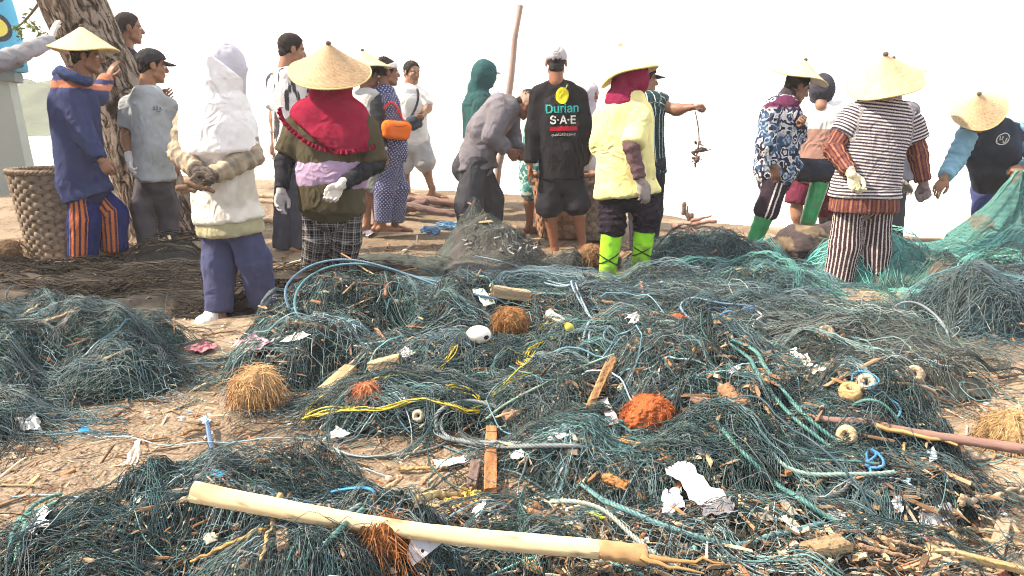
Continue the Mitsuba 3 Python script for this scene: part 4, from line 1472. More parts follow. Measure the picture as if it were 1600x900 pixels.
# the bending man
p = Person('man in a mauve grey shirt bending down to pick at a net', 6.6, 82, dict(h=(824, 164), n=(799, 168), m=(765, 170), p=(744, 250), sr=(781, 180, -.17), er=(770, 212, -.2), wr=(794, 236, -.15), sl=(797, 182, .17), el=(800, 215, .15), wl=(811, 238, .0), kr=(732, 318, -.1), ar=(738, 388, -.1), kl=(766, 312, .12), al=(768, 385, .12)), size=1.0, skin=(.25, .12, .08), head_yaw=85, head_pitch=48)
p.body(hands=('half', 'half'), feet=('bare', 'bare'), feet_yaw=(80, 80))
p.hair('short')
p.pants((.055, .058, .075), r=(.125, .112, .10), hips=(.16, .15), amp=.012)
p.top((.165, .16, .195), sleeve=.95, hem=.07, sl=(.080, .070, .054), d=(.155, .150, .14, .10, .065, .185), w=(.17, .165, .18, .16, .065, .19), amp=.016, sc=(11, 11, 11))
sc_ = Sdf(.007, .012).add(Ell((0, -.014, .036), (.083, .100, .088))); sc_.cut((0, .05, .03), (0, .6, -.8)); sc_.cut((0, 0, -.03), (0, .2, -1))
sc_ = sc_.mesh()
part(p.key, 'head_cloth', (p.hd(sc_[0]), sc_[1]), 'cloth', color=(.42, .30, .25))

# teal batik behind the man in black
p = Person('person in patterned teal clothes mostly hidden behind the man in black', 7.3, 85, dict(h=(858, 158), n=(842, 182), p=(832, 262), er=(838, 225, -.1), wr=(846, 252, -.1), el=(842, 222, .1), wl=(850, 250, .1), kr=(829, 300, -.1), ar=(828, 352, -.1), kl=(840, 300, .1), al=(842, 352, .1)), size=.97, skin=(.26, .13, .085), head_pitch=30)
p.body(hands=('half', 'half'), feet=('bare', 'bare'), feet_yaw=(80, 80))
p.hair('short')
p.pants(None, 'batik', length=.45, r=(.1, .095, .09), name='shorts')
p.top(None, 'batik', sleeve=.5, hem=.1)

# the man in black with the fruit print
p = Person('man in black shirt with a yellow fruit print on the back, seen from behind', 6.35, 2, dict(h=(869, 98), n=(870, 131), p=(877, 266), sl=(843, 150), sr=(904, 152), el=(833, 205), wl=(828, 258, -.05), er=(916, 208), wr=(909, 260, .05), kl=(858, 322), al=(867, 392, .02), kr=(902, 318), ar=(909, 378, .05)), size=1.02, skin=(.26, .115, .07), build=.97)
p.body(hands=('relax', 'relax'), feet=('bare', 'bare'), feet_yaw=(0, 10))
p.hair('nape', (.03, .025, .03))
p.pants((.030, .03, .042), length=.50, r=(.108, .104, .100), name='shorts')
gm = p.top((.022, .022, .028), sleeve=.96, hem=.07, sl=(.072, .062, .05), w=(.178, .172, .178, .165, .06, .182), amp=.009, sc=(10, 10, 4))
Yb = 6.2


def oval(rx, ry, n=40):
    a_ = np.linspace(0, 2 * np.pi, n, endpoint=False)
    import shapely
    return trimesh.creation.extrude_polygon(shapely.Polygon(np.c_[rx * np.cos(a_) * (1 + .06 * np.sin(a_ * 2)), ry * np.sin(a_)]), .002, engine='earcut')


def bar(w_, h_):
    return trimesh.creation.box((w_, h_, .002)).apply_translation((0, 0, .001))


print_on(gm, oval(.05, .062), at(879, 149, Yb), p.key, 'print', (.62, .55, .03), .105)
print_on(gm, bar(.008, .05), at(885, 136, Yb), p.key, 'print', (.55, .55, .25), .008, rot=-.5)
for x_, y_, r_ in ((873, 150, .3), (878, 148, -.3), (883, 150, .2), (879, 155, .9), (876, 144, -.8)):
    print_on(gm, bar(.004, .022), at(x_, y_, Yb - .003), p.key, 'print', (.30, .30, .02), .004, rot=r_)
print_on(gm, meshkit.text_mesh('Durian', .07, bold=True), at(879, 169, Yb), p.key, 'print', (.05, .42, .40), .262, rot=.05)
print_on(gm, meshkit.text_mesh('S·A·E', .08, bold=True), at(880, 187, Yb), p.key, 'print', (.72, .72, .72), .205, rot=.02)
print_on(gm, bar(.22, .033), at(881, 201, Yb), p.key, 'print', (.50, .02, .05), .22, rot=.03)
print_on(gm, meshkit.text_mesh('@085221101043', .03), at(881, 211, Yb), p.key, 'print', (.66, .66, .66), .19, rot=.03)
ck = p.cap((.40, .40, .45), label='grey baseball cap')
hv = np.array([[-.026, -.117, .052], [.026, -.117, .052], [.022, -.116, .068], [.010, -.112, .078], [-.010, -.112, .078], [-.022, -.116, .068]])
hv[:, 1] = -.012 - .1045 * np.sqrt(np.clip(1 - (hv[:, 0] / .084) ** 2 - ((hv[:, 2] - .045) / .083) ** 2, 0, 1))
part(ck, 'strap_opening', (p.hd(np.vstack([hv, hv * [1, .97, 1]])), np.array([[0, 5, 1], [1, 5, 2], [2, 5, 4], [2, 4, 3]] + [[6 + a_, 6 + b_, 6 + c_] for a_, b_, c_ in ((0, 1, 5), (1, 2, 5), (2, 4, 5), (2, 3, 4))])), 'matte', color=(.03, .03, .035), smooth=False)

# pale veil between
p = Person('person in a pale lilac veil seen between the black and yellow shirts', 7.6, 130, dict(h=(919, 149), n=(916, 178), p=(914, 258), er=(932, 215), wr=(922, 242, -.15), el=(898, 215), wl=(906, 245, -.1), kl=(905, 312), kr=(925, 312), al=(905, 355), ar=(925, 355)), size=.95, skin=(.25, .12, .08), head_yaw=115)
p.body(hands=('half', 'half'), feet=('bare', 'bare'), feet_yaw=(130, 130))
p.pants((.10, .09, .11))
p.top((.52, .52, .56), sleeve=.9, hem=.12)
p.hood((.46, .42, .50), drape=.10, spread=.16, depth=.13, name='veil')

# yellow shirt
p = Person('woman in a pale yellow t-shirt, cone hat and lime green boots', 5.1, 38, dict(h=(992, 123), n=(975, 148), p=(977, 280), sl=(944, 186, .08), sr=(1001, 186, -.14), el=(942, 225, .1), wl=(960, 262, .2), er=(987, 232, -.24), wr=(1001, 282, -.26), kl=(957, 352), al=(949, 424), kr=(1010, 338, -.02), ar=(1001, 412, .04)), size=.97, skin=(.24, .12, .08), build=1.16, head_yaw=60, right='r')
p.body(hands=(None, None))
p.pants((.022, .018, .028), r=(.112, .085, .06), length=.60, hips=(.15, .125), ringed=.006, name='leggings')
p.top((.74, .70, .34), sleeve=.46, hem=.105, sl=(.070, .080, .06), w=(.172, .160, .165, .125, .055, .200), d=(.138, .130, .132, .095, .06, .155), amp=.014, sc=(10, 10, 3), name='t_shirt', label='pale yellow t-shirt', shoulder=.046)
for sd in 'lr':
    p.sleeve(sd, (.12, .075, .085), 'cloth', .40, .97, (.058, .052, .04), name='arm_cover')
    p.mitt(sd, 'relax' if sd == 'r' else 'half', (.30, .26, .25), n=(-.3, .9, 0) if sd == 'r' else None)
p.hood((.22, .02, .07), drape=.04, spread=.12, depth=.12, name='veil', label='maroon head veil', width=.086, face=False, neck=.07)
p.hat((969, 69), (983, 117), .188, col=(.82, .74, .44), rim=(.75, .66, .25), dya=.02, seed=3, sag=.0, label='pale yellow cone hat', knob=(.70, .62, .34))
for sd, yw in (('l', 70), ('r', 82)):
    ky = p.boot(sd, (.33, .80, .03), yw, .82, r=(.074, .060), label='lime green rubber boot')
    A_, K_ = p.J['a' + sd], p.J['k' + sd]
    for h_, tl in ((.30, .5), (.26, -.5)):
        c_ = A_ + (K_ - A_) * h_
        aa = np.linspace(0, 2 * np.pi, 33)
        rg = c_ + np.c_[np.cos(aa) * .067, np.sin(aa) * .067, tl * .075 * np.cos(aa)]
        part(ky, 'dark_line', tubes(rg[None], .0045, 5, False), 'matte', color=(.02, .03, .02))

# cap man behind, arm stretched out
p = Person('man in a dark pinstriped shirt and black cap stretching his arm to the right', 5.95, 55, dict(h=(1007, 126), n=(1003, 150), p=(1008, 258), sl=(985, 168), sr=(1030, 162, -.05), er=(1055, 172, -.1), wr=(1078, 168, -.18), el=(980, 215), wl=(985, 255), kl=(1000, 330), kr=(1018, 330), al=(998, 392), ar=(1012, 392)), size=1.0, skin=(.25, .13, .09), head_yaw=80, right='r')
p.body(hands=('relax', 'fist'), feet=('bare', 'bare'), feet_yaw=(60, 60), hn=(None, V(-.1, .2, -1)))
p.hair('short')
p.pants((.03, .03, .045), r=(.1, .085, .07))
p.top(None, 'pinstripe', sleeve=.16, hem=.06, sl=(.08, .08, .05), w=(.165, .16, .17, .16, .06, .17))
p.cap((.02, .02, .025))
sw = thing('seaweed_stem', 'limp seaweed stem dangling from the stretched out hand', 'seaweed')
c_ = spline([at(1082, 160, 5.74), at(1087, 178, 5.74), at(1091, 200, 5.74), at(1092, 222, 5.74), at(1088, 245, 5.74), at(1086, 262, 5.74)], 24)
part(sw, 'stem', tubes(c_[None], np.linspace(.004, .007, 24)[None], 5), 'matte', color=(.12, .08, .075))
g = np.random.default_rng(3)
for q in range(9):
    a_ = c_[14 + q] + g.normal(0, .008, 3)
    m = tubes(spline([a_, a_ + V(g.normal(0, .03), 0, g.uniform(-.01, .05)), a_ + V(g.normal(.02, .05), g.normal(0, .02), g.uniform(-.04, .03))], 8)[None], np.array([[.004, .009, .012, .012, .01, .009, .006, .003]]), 5)
    part(sw, 'frond', m, 'matte', color=(.13, .085, .08))

# jersey man
p = Person('man in a patterned sports jersey and green boots with one foot raised', 6.2, 80, dict(h=(1246, 137), n=(1222, 159), p=(1212, 262), sr=(1206, 176, -.16), er=(1196, 225, -.2), wr=(1207, 258, -.2), sl=(1225, 178, .16), el=(1246, 212, .05), wl=(1250, 192, -.16), kr=(1198, 328, -.06), ar=(1176, 382, -.04), kl=(1286, 268, .08), al=(1262, 348, .08)), size=1.0, skin=(.21, .11, .075), head_yaw=84, head_pitch=22)
p.body(hands=('fist', 'relax'), hn=(None, None))
p.hair('short')
p.pants(None, 'twostripe', r=(.108, .090, .082), length=.60, hips=(.145, .125), legs='r')
p.pants((.04, .045, .07), r=(.105, .092, .085), length=.55, hips=(.147, .127), legs='l', name='trouser_leg')
gm = p.top(None, 'jersey', sleeve=.97, hem=.10, sl=(.076, .066, .052), d=(.155, .150, .145, .105, .065, .165), w=(.17, .165, .18, .16, .065, .175), amp=.010, name='jersey')
print_on(gm, meshkit.text_mesh('ANCN', .03, bold=True), at(1206, 187, 5.97), p.key, 'print', (.06, .03, .05), .085)
nk_ = Sdf(.008, .02).add(Cap(p.J['n'] + V(.01, 0, .0), p.J['n'] + V(.05, 0, .06), .072, .068))
part(p.key, 'neck_cloth', nk_.mesh(), 'cloth', color=(.05, .04, .055))
p.hat((1259, 93), (1249, 120), .222, col=(.50, .44, .36), dya=-.015, seed=4, sag=.05)
for sd, yw, pt_ in (('r', 80, 35), ('l', 82, -4)):
    p.boot(sd, (.035, .34, .13), yw, .80, r=(.073, .060), pitch=pt_, label='green rubber boot')

# white and pink shirt, dark scarf
p = Person('person in a dark head scarf and white and pink top with maroon shorts', 6.75, 20, dict(h=(1284, 141), n=(1281, 164), p=(1272, 268), el=(1250, 215), wl=(1255, 255, .1), er=(1315, 215), wr=(1318, 250, .15), kl=(1244, 326), al=(1249, 362), kr=(1292, 322, .05), ar=(1296, 372, .05)), size=1.0, skin=(.33, .18, .13), build=1.05, head_pitch=10)
p.body(hands=('relax', 'relax'), feet=('bare', 'bare'), feet_yaw=(30, 20))
p.pants((.15, .03, .065), length=.53, r=(.115, .11, .105), name='shorts')


def white_pink(v, uv):
    z = v[:, 2] + .02 * fb(v * 6)
    return np.where((z > 1.0)[:, None], [.78, .78, .80], [.40, .24, .21]) * (.9 + .2 * meshkit.fbm(v * 20, 3))[:, None]


p.top(None, sleeve=.9, hem=.06, sl=(.078, .068, .055), w=(.172, .172, .18, .165, .06, .18), vcol=white_pink, d=(.14, .135, .13, .1, .062, .15))
p.hood((.045, .045, .065), drape=.12, spread=.11, depth=.11, name='head_scarf', width=.096, neck=.08)
cl_ = sphere((.078, .078, .060), 3)
part(p.key, 'collar', wrinkle((cl_[0] + p.J['n'] + V(0, -.012, .004), cl_[1]), .006, (20, 20, 30)), 'cloth', color=(.74, .74, .76))
m = Sdf(.011, .02).add(Cap(p.J['kr'] - p.U * .05, p.J['ar'], .075, .066))
part(p.key, 'boot', m.mesh(), 'rubber', color=(.05, .06, .085), label='dark wader leg')

# hidden person behind the striped woman
p = Person('person almost hidden behind the striped woman, only hat rim and hand showing', 6.0, 250, dict(h=(1394, 140), n=(1396, 166), p=(1390, 265), el=(1370, 210), wl=(1375, 250), er=(1402, 236, -.1), wr=(1399, 281, -.2), kl=(1380, 330), kr=(1396, 330), al=(1380, 396), ar=(1396, 396)), size=.95, skin=(.2, .11, .08), right='l')
p.body(hands=('relax', None), feet=('bare', 'bare'), feet_yaw=(240, 240))
p.pants((.06, .06, .08))
p.top((.2, .2, .25), sleeve=.9, hem=.08)
p.mitt('r', 'relax', (.22, .20, .19), n=(0, -.5, -.8), d=(.85, -.1, -.5))
p.hat((1396, 90), (1400, 122), .215, col=(.55, .45, .34), seed=5)

# striped woman
p = Person('woman in a black and white striped top and cone hat seen from behind', 4.95, 4, dict(h=(1381, 132), n=(1377, 166), p=(1352, 292), sl=(1333, 186), sr=(1422, 196), el=(1302, 232, -.02), wl=(1330, 272, -.22), er=(1434, 240), wr=(1443, 287, -.03), kl=(1320, 384), al=(1307, 452, .0), kr=(1366, 390), ar=(1364, 462)), size=.97, skin=(.24, .12, .08), build=1.14)
p.body(hands=(None, None), feet=('bare', 'bare'), feet_yaw=(0, 0))
p.pants(None, 'bwstripe', r=(.098, .098, .094), hips=(.135, .115), amp=.007)
p.top(None, 'brownstripe', sleeve=0, hem=.155, w=(.176, .166, .165, .15, .06, .188), d=(.155, .145, .13, .10, .06, .168), name='under_shirt', label='brown striped undershirt hem')
for sd in 'lr':
    p.sleeve(sd, None, 'brownstripe', 0, .97, (.072, .062, .048), amp=.006)
p.top(None, 'hstripe', sleeve=.26, hem=.06, sl=(.086, .088, .06), w=(.184, .172, .172, .162, .06, .196), d=(.160, .150, .138, .105, .062, .170), amp=.010, sc=(6, 6, 10), label='black and white striped top')
p.mitt('l', 'half', (.66, .62, .45), n=(.2, -1, .15), d=(.25, -.2, -.9))
p.mitt('r', 'fist', (.20, .16, .17), n=(-.8, -.4, 0))
p.hat((1384, 84), (1383, 127), .218, col=(.72, .55, .34), dya=-.085, dy=-.02, seed=6, sag=.10, label='straw cone hat with a dark tip')

# the man lifting the net
p = Person('man in a navy and light blue top and cone hat lifting the teal net', 6.2, 195, dict(h=(1531, 180, -.18), n=(1543, 200, -.12), p=(1560, 290, .2), sl=(1512, 211, -.1), sr=(1589, 206, -.05), el=(1491, 254, -.12), wl=(1475, 279, -.25), er=(1622, 246, 0), wr=(1600, 262, -.25), kl=(1543, 332, .1), al=(1535, 392, .2), kr=(1588, 330, .1), ar=(1583, 392, .2)), size=1.05, skin=(.27, .14, .09), head_pitch=35, build=1.03)
p.body(hands=('point', 'fist'), feet=('bare', 'bare'), feet_yaw=(200, 200), hn=(V(.3, .5, -.8), V(-.5, .3, -.6)), hdir=(V(-.55, -.3, -.75), V(-.85, -.2, -.2)))
p.hair('short')
p.pants((.055, .07, .20), r=(.118, .104, .092), amp=.010)
for sd in 'lr':
    p.sleeve(sd, (.20, .38, .52), 'cloth', 0, .96, (.080, .068, .05), amp=.008)
gm = p.top((.035, .05, .085), sleeve=0, hem=.05, w=(.172, .168, .182, .165, .065, .18), d=(.145, .142, .14, .105, .065, .155), amp=.010, shoulder=.075)
import shapely
ringp = trimesh.creation.extrude_polygon(shapely.Point(0, 0).buffer(.048).difference(shapely.Point(0, 0).buffer(.041)), .002, engine='earcut')
for q_, (tx_, ty_) in enumerate(((1562, 216), (1568, 219))):
    print_on(gm, meshkit.text_mesh('UJ'[q_], .03, bold=True), at(tx_, ty_, 6.0), p.key, 'print', (.6, .63, .66), .024)
print_on(gm, ringp, at(1565, 217, 6.0), p.key, 'print', (.6, .63, .66), .092)
p.hat((1530, 146), (1530, 172), .188, col=(.66, .49, .31), dy=-.18, dya=-.11, seed=7, sag=.06, label='small tan cone hat')
# ------------------------------------------------------------------ the nets: heaps, fine dark netting, loose twine
NX0, NX1, NY0, NY1, NS = -4.6, 4.0, 0.9, 6.7, 0.015
_gx, _gy = np.arange(NX0, NX1, NS), np.arange(NY0, NY1, NS)
GX, GY = np.meshgrid(_gx, _gy, indexing='ij')
GP = np.stack([GX, GY, 0 * GX], -1)
GROUND = ground(GX, GY)
WARP = .20 * fb(GP, 3.0, 3, 21)
LUMP = fb(GP, 5.0, 3, 22)
RIDGE = 1 - np.abs(fb(GP * [1.2, 2.0, 1] + WARP[..., None] * .3, 4.5, 2, 23)) * 1.7
FINE = fb(GP, 26.0, 2, 24)


def bumps(ells, lump=.40, ridge=.22, warp=1.3):
    H = np.zeros_like(GX)
    for cx, cy, rx, ry, rot, h in ells:
        a = math.radians(rot)
        u = ((GX - cx) * math.cos(a) + (GY - cy) * math.sin(a)) / rx
        w = (-(GX - cx) * math.sin(a) + (GY - cy) * math.cos(a)) / ry
        r2 = u * u + w * w + WARP * warp
        k = np.maximum(1 - r2, 0)
        e = h * k ** .85 * (1.12 + lump * LUMP) + h * ridge * RIDGE * np.minimum(k * 2, 1)
        H = np.maximum(H, np.where(k > 0, e, 0))
    return np.maximum(H, 0)


def sample(A, x, y):
    from scipy.ndimage import map_coordinates
    return map_coordinates(A, [(np.asarray(x) - NX0) / NS, (np.asarray(y) - NY0) / NS], order=1, mode='nearest')


PILES = {
    'near': [(.74, 2.50, .56, .40, -15, .24), (1.04, 2.24, .30, .32, 0, .22), (.36, 2.48, .36, .28, 0, .13), (.62, 2.10, .48, .25, 0, .12), (.98, 1.98, .32, .22, 0, .13)],
    'middle': [(-.80, 3.62, .52, .38, 0, .22), (-.15, 3.68, .70, .42, 0, .20), (.45, 3.25, .60, .42, 0, .15), (-.88, 3.18, .36, .33, 0, .18), (-.25, 3.10, .60, .32, 0, .14)],
    'lobe': [(-.34, 2.64, .46, .25, 0, .11), (.16, 2.62, .40, .28, 0, .12), (.22, 2.22, .30, .22, 0, .10)],
    'bottom_left': [(-.66, 1.70, .40, .30, -8, .20), (-.95, 1.56, .40, .28, 0, .13), (-.40, 1.52, .36, .28, 0, .20)],
    'bottom': [(.14, 1.62, .56, .26, 0, .10), (.62, 1.62, .50, .30, 0, .12), (.3, 1.2, .9, .3, 0, .1)],
    'left': [(-1.98, 3.10, .55, .36, 0, .20), (-1.66, 2.98, .38, .24, 0, .13), (-1.92, 2.50, .33, .26, 0, .09), (-2.1, 3.50, .56, .32, 0, .15)],
    'back': [(.05, 4.55, .9, .42, 0, .09), (.85, 4.10, .80, .50, 0, .12), (1.40, 5.45, .62, .38, 0, .20), (1.35, 4.75, .7, .4, 0, .12)],
    'right': [(1.15, 3.22, .72, .48, 0, .13), (1.52, 2.98, .40, .32, 0, .12), (1.5, 3.80, .80, .44, 0, .08)],
    'dark': [(2.42, 3.92, .38, .30, 0, .20), (2.95, 4.05, .60, .35, 0, .19)],
    'teal': [(2.45, 5.15, .45, .34, 0, .27), (3.0, 4.95, .5, .35, 0, .12), (3.38, 5.2, .36, .36, 0, .26), (1.80, 4.95, .46, .22, 0, .06), (3.05, 4.62, .6, .3, 0, .20)],
}
HEAPS = {k: bumps(v) for k, v in PILES.items()}
FOLDS = 1 - np.abs(fb(GP * [.55, 6.5, 1] + WARP[..., None] * [0, .9, 0], 1.0, 3, 31)) * 1.9
FOLDS = np.clip(FOLDS, -.6, 1)
BL = bumps([(-3.3, 4.95, 1.5, .50, 0, .04), (-2.2, 4.72, 1.25, .52, 4, .05), (-2.45, 5.60, .46, .42, 12, .24), (-1.65, 4.38, .95, .30, 6, .05), (-1.2, 5.0, .85, .34, 8, .05), (-3.0, 4.5, 1.2, .36, 2, .05)], .15, 0, .6)
g = np.random.default_rng(17)
RO = np.zeros_like(GX)
for q in range(26):
    x0, y0, hl, R_, sl_ = g.uniform(-4.4, -.7), g.uniform(4.1, 5.15), g.uniform(.6, 1.6), g.uniform(.05, .115), g.normal(.05, .045)
    yy = y0 + sl_ * (GX - x0) + .05 * fb(np.stack([GX * 1.1, 0 * GX + q * 5.3, 0 * GX], -1), 1, 2)
    R2 = R_ * np.clip(1.15 - ((GX - x0) / hl) ** 2, 0, 1) * (.8 + .35 * WARP * 5 * .2)
    RO = np.maximum(RO, np.sqrt(np.maximum(R2 ** 2 - (GY - yy) ** 2, 0)) * 1.35)
HEAPS['black'] = np.where(BL > 0, np.maximum(BL * .8 + RO * np.minimum(BL / .02, 1), 0.004), 0)
HEAPS['catch'] = bumps([(-.16, 5.78, .42, .36, 0, .28), (-.70, 5.30, .80, .22, 8, .13), (-.15, 5.25, .60, .20, 0, .10)], .2, 0, .6)
HEAPS['catch'] = np.where(HEAPS['catch'] > 0, HEAPS['catch'] * (.85 + .22 * FOLDS), 0)
HEAPS['gathered'] = bumps([(-.33, 6.12, .15, .14, 0, .30), (-.22, 6.05, .17, .12, 20, .20), (-.42, 5.98, .13, .12, 0, .16), (-.02, 6.02, .26, .10, -8, .10)], .5, .35, 1.0)
HEAPS['limp'] = bumps([(.40, 5.42, .36, .12, 22, .085), (.62, 5.55, .22, .10, 30, .10), (.15, 5.33, .30, .09, 8, .06)], .4, .2, .8)
HEAPS['limp'] = np.where(HEAPS['limp'] > 0, HEAPS['limp'] + .04 * np.clip(1 - np.abs(fb(GP * [1.5, 12, 1] + WARP[..., None] * [0, 2, 0], 1.0, 2, 44)) * 2, 0, 1) * np.minimum(HEAPS['limp'] / .03, 1), 0)
TOTAL = GROUND + np.max(list(HEAPS.values()), 0)


def surf(px, py, lift=0.0):
    """where the sight line of a photograph pixel first meets beach or net, raised by lift"""
    d = ray(px, py)
    t = np.linspace(.9, 7.5, 3000) / d[1]
    q = EYE + d * t[:, None]
    hit = np.nonzero(q[:, 2] < sample(TOTAL, q[:, 0], q[:, 1]))[0]
    p = q[hit[0]] if len(hit) else q[-1]
    return V(p[0], p[1], sample(TOTAL, p[:1], p[1:2])[0] + lift)


def heap(key, H, name, bsdf, col, step=1, fine=.010, off=0.0, lo=.002):
    m = H > .003
    i0, i1 = np.where(m.any(1))[0][[0, -1]]; j0, j1 = np.where(m.any(0))[0][[0, -1]]
    sl = (slice(max(i0 - 1, 0), i1 + 2, step), slice(max(j0 - 1, 0), j1 + 2, step))
    h, g = H[sl], GROUND[sl]
    v = np.stack([GX[sl], GY[sl], g + np.where(h > 0, h, -.03) + fine * FINE[sl] * (h > 0) + off], -1)
    n, mm = h.shape
    k = (h > lo)
    i, j = np.meshgrid(np.arange(n - 1), np.arange(mm - 1), indexing='ij')
    on = k[:-1, :-1] | k[1:, :-1] | k[:-1, 1:] | k[1:, 1:]
    o = (i * mm + j)[on]
    f = np.stack([o, o + mm, o + mm + 1, o + 1], -1)
    f = np.vstack([f[:, [0, 1, 2]], f[:, [0, 2, 3]]])
    used, inv = np.unique(f, return_inverse=True)
    v = v.reshape(-1, 3)[used]
    c = col(v) if callable(col) else np.asarray(col) * (.6 + .8 * meshkit.fbm(v * 14, 3))[:, None]
    return part(key, name, (v, inv.reshape(f.shape)), bsdf, color=c, uv=v[:, :2])


PAL = {
    'green': np.array([[.020, .062, .066], [.010, .026, .032], [.050, .100, .112], [.014, .058, .050], [.075, .112, .135], [.022, .056, .072], [.13, .175, .195], [.03, .048, .058]]),
    'grey': np.array([[.070, .095, .100], [.03, .05, .055], [.12, .145, .145], [.045, .085, .09], [.15, .16, .15], [.05, .10, .11]]),
    'blue': np.array([[.040, .080, .100], [.02, .04, .055], [.08, .12, .15], [.03, .09, .10], [.10, .14, .16]]),
    'teal': np.array([[.05, .22, .21], [.08, .30, .28], [.04, .16, .16], [.14, .36, .34], [.09, .20, .20]]),
}


class Twine:
    def __init__(s):
        s.m, s.c, s.n = [], [], 0

    def add(s, P, r, col, sides=3):
        v, f = tubes(P, r, sides, closed=False, twist=.5)
        s.m.append((v, f)); s.c.append(np.repeat(np.broadcast_to(col, (P.shape[0], 3)), P.shape[1] * sides, 0))
        s.n += len(f)

    def put(s, key, name='twine', bsdf='twine'):
        if s.m:
            part(key, name, join(s.m), bsdf, color=np.vstack(s.c), kind='stuff')


def drape(tw, g, cx, cy, th, L, W, pitch, step, r, pal, fold=.018, lift=.006, kappa=0.0, flare=0.0, openness=0.0, tight=0.0):
    """one bunched sheet of diamond netting laid over the heap: neighbouring twines touch at every second knot"""
    N, M = max(int(W / pitch), 4), max(int(L / step), 6)
    s = (np.arange(M) / (M - 1) - .5) * L
    ang = th + kappa * s + .35 * fb(np.c_[s * 3, s * 0 + g.uniform(0, 99), 0 * s])
    C = np.c_[np.cumsum(np.cos(ang)), np.cumsum(np.sin(ang))] * step
    C += [cx, cy] - C[M // 2]
    nrm = np.c_[-np.sin(ang), np.cos(ang)]
    i, j = np.meshgrid(np.arange(N), np.arange(M), indexing='ij')
    sq = .55 + .45 * meshkit.noise(np.c_[s * 4, s * 0 + g.uniform(0, 99), 0 * s])
    zig = np.where((i + j) % 2, .46, -.46) * pitch * (1.0 if openness else g.uniform(.5, 1.1))
    q = np.stack([i * .13 + g.uniform(0, 99), s[j] * 6, 0 * i], -1)
    if openness:
        sq = sq * .3 + .75
    o = ((i - N / 2) * pitch + zig) * (1 + flare * s[j] / L) * sq[j] + .022 * fb(q, 1.0, 2) + g.normal(0, pitch * (.10 if openness else .20), i.shape)
    P = C[j] + nrm[j] * o[..., None]
    lam = g.uniform(.05, .12)
    z = sample(TOTAL, P[..., 0], P[..., 1]) + r + lift
    z += fold * (.5 + .5 * np.sin(2 * np.pi * o / lam + 3 * fb(np.c_[s * 2, s * 0 + 5, 0 * s])[j])) * meshkit.noise(q * .7) * 1.6
    if tight:
        z += np.sqrt(np.maximum(tight ** 2 - o ** 2, 0)) * 1.2
    z += g.normal(0, .0030, i.shape) + g.uniform(-.005, .008, (N, 1)) + .010 * openness
    e = np.minimum(j, M - 1 - j) / (M * .14)
    z -= .05 * np.maximum(1 - e, 0) ** 2
    ed = np.minimum(i, N - 1 - i) / (N * .15)
    z -= .03 * np.maximum(1 - ed, 0) ** 2
    P = np.dstack([P, z])
    tone = g.choice([.45, .7, 1.0, 1.3, 2.0, 2.6], p=[.2, .22, .2, .16, .14, .08])
    col = pal[g.integers(len(pal), size=N)] * .55 + pal[g.integers(len(pal))] * .45
    tw.add(P, r, col * tone * g.uniform(.75, 1.25, (N, 1)))


def loose(tw, g, n, spots, r, pal, m=20, step=.021, lift=.02, curl=.35):
    """single slack twines wandering over the heap, some lifted into loops"""
    k = spots[g.integers(len(spots), size=n)]
    a = g.uniform(0, 2 * np.pi, n)[:, None] + np.cumsum(g.normal(0, curl, (n, m)) * .6 + g.normal(0, curl * .55, (n, 1)), 1)
    P = np.stack([np.cumsum(np.cos(a), 1), np.cumsum(np.sin(a), 1)], -1) * step * g.uniform(.6, 1.3, (n, 1, 1))
    P += k[:, None, :2]
    t = np.linspace(0, 1, m)
    z = sample(TOTAL, P[..., 0], P[..., 1]) + g.uniform(.0, .012, (n, 1)) + (g.exponential(lift, (n, 1)) * np.sin(np.pi * t) ** 2)
    z += .006 * fb(np.stack([P[..., 0] * 18, P[..., 1] * 18, g.uniform(0, 50, (n, 1)) + 0 * z], -1), 1, 2)
    tw.add(np.dstack([P, z]), r * g.uniform(.7, 1.3, n), pal[g.integers(len(pal), size=n)] * g.choice([.5, 1.0, 1.8, 3.0], size=(n, 1), p=[.3, .3, .25, .15]))


def spots_of(H, g, n, lo=.02):
    I = np.argwhere(H > lo)
    I = I[g.integers(len(I), size=n)]
    return np.c_[GX[tuple(I.T)], GY[tuple(I.T)]] + g.uniform(-NS, NS, (n, 2))


NETS = {}


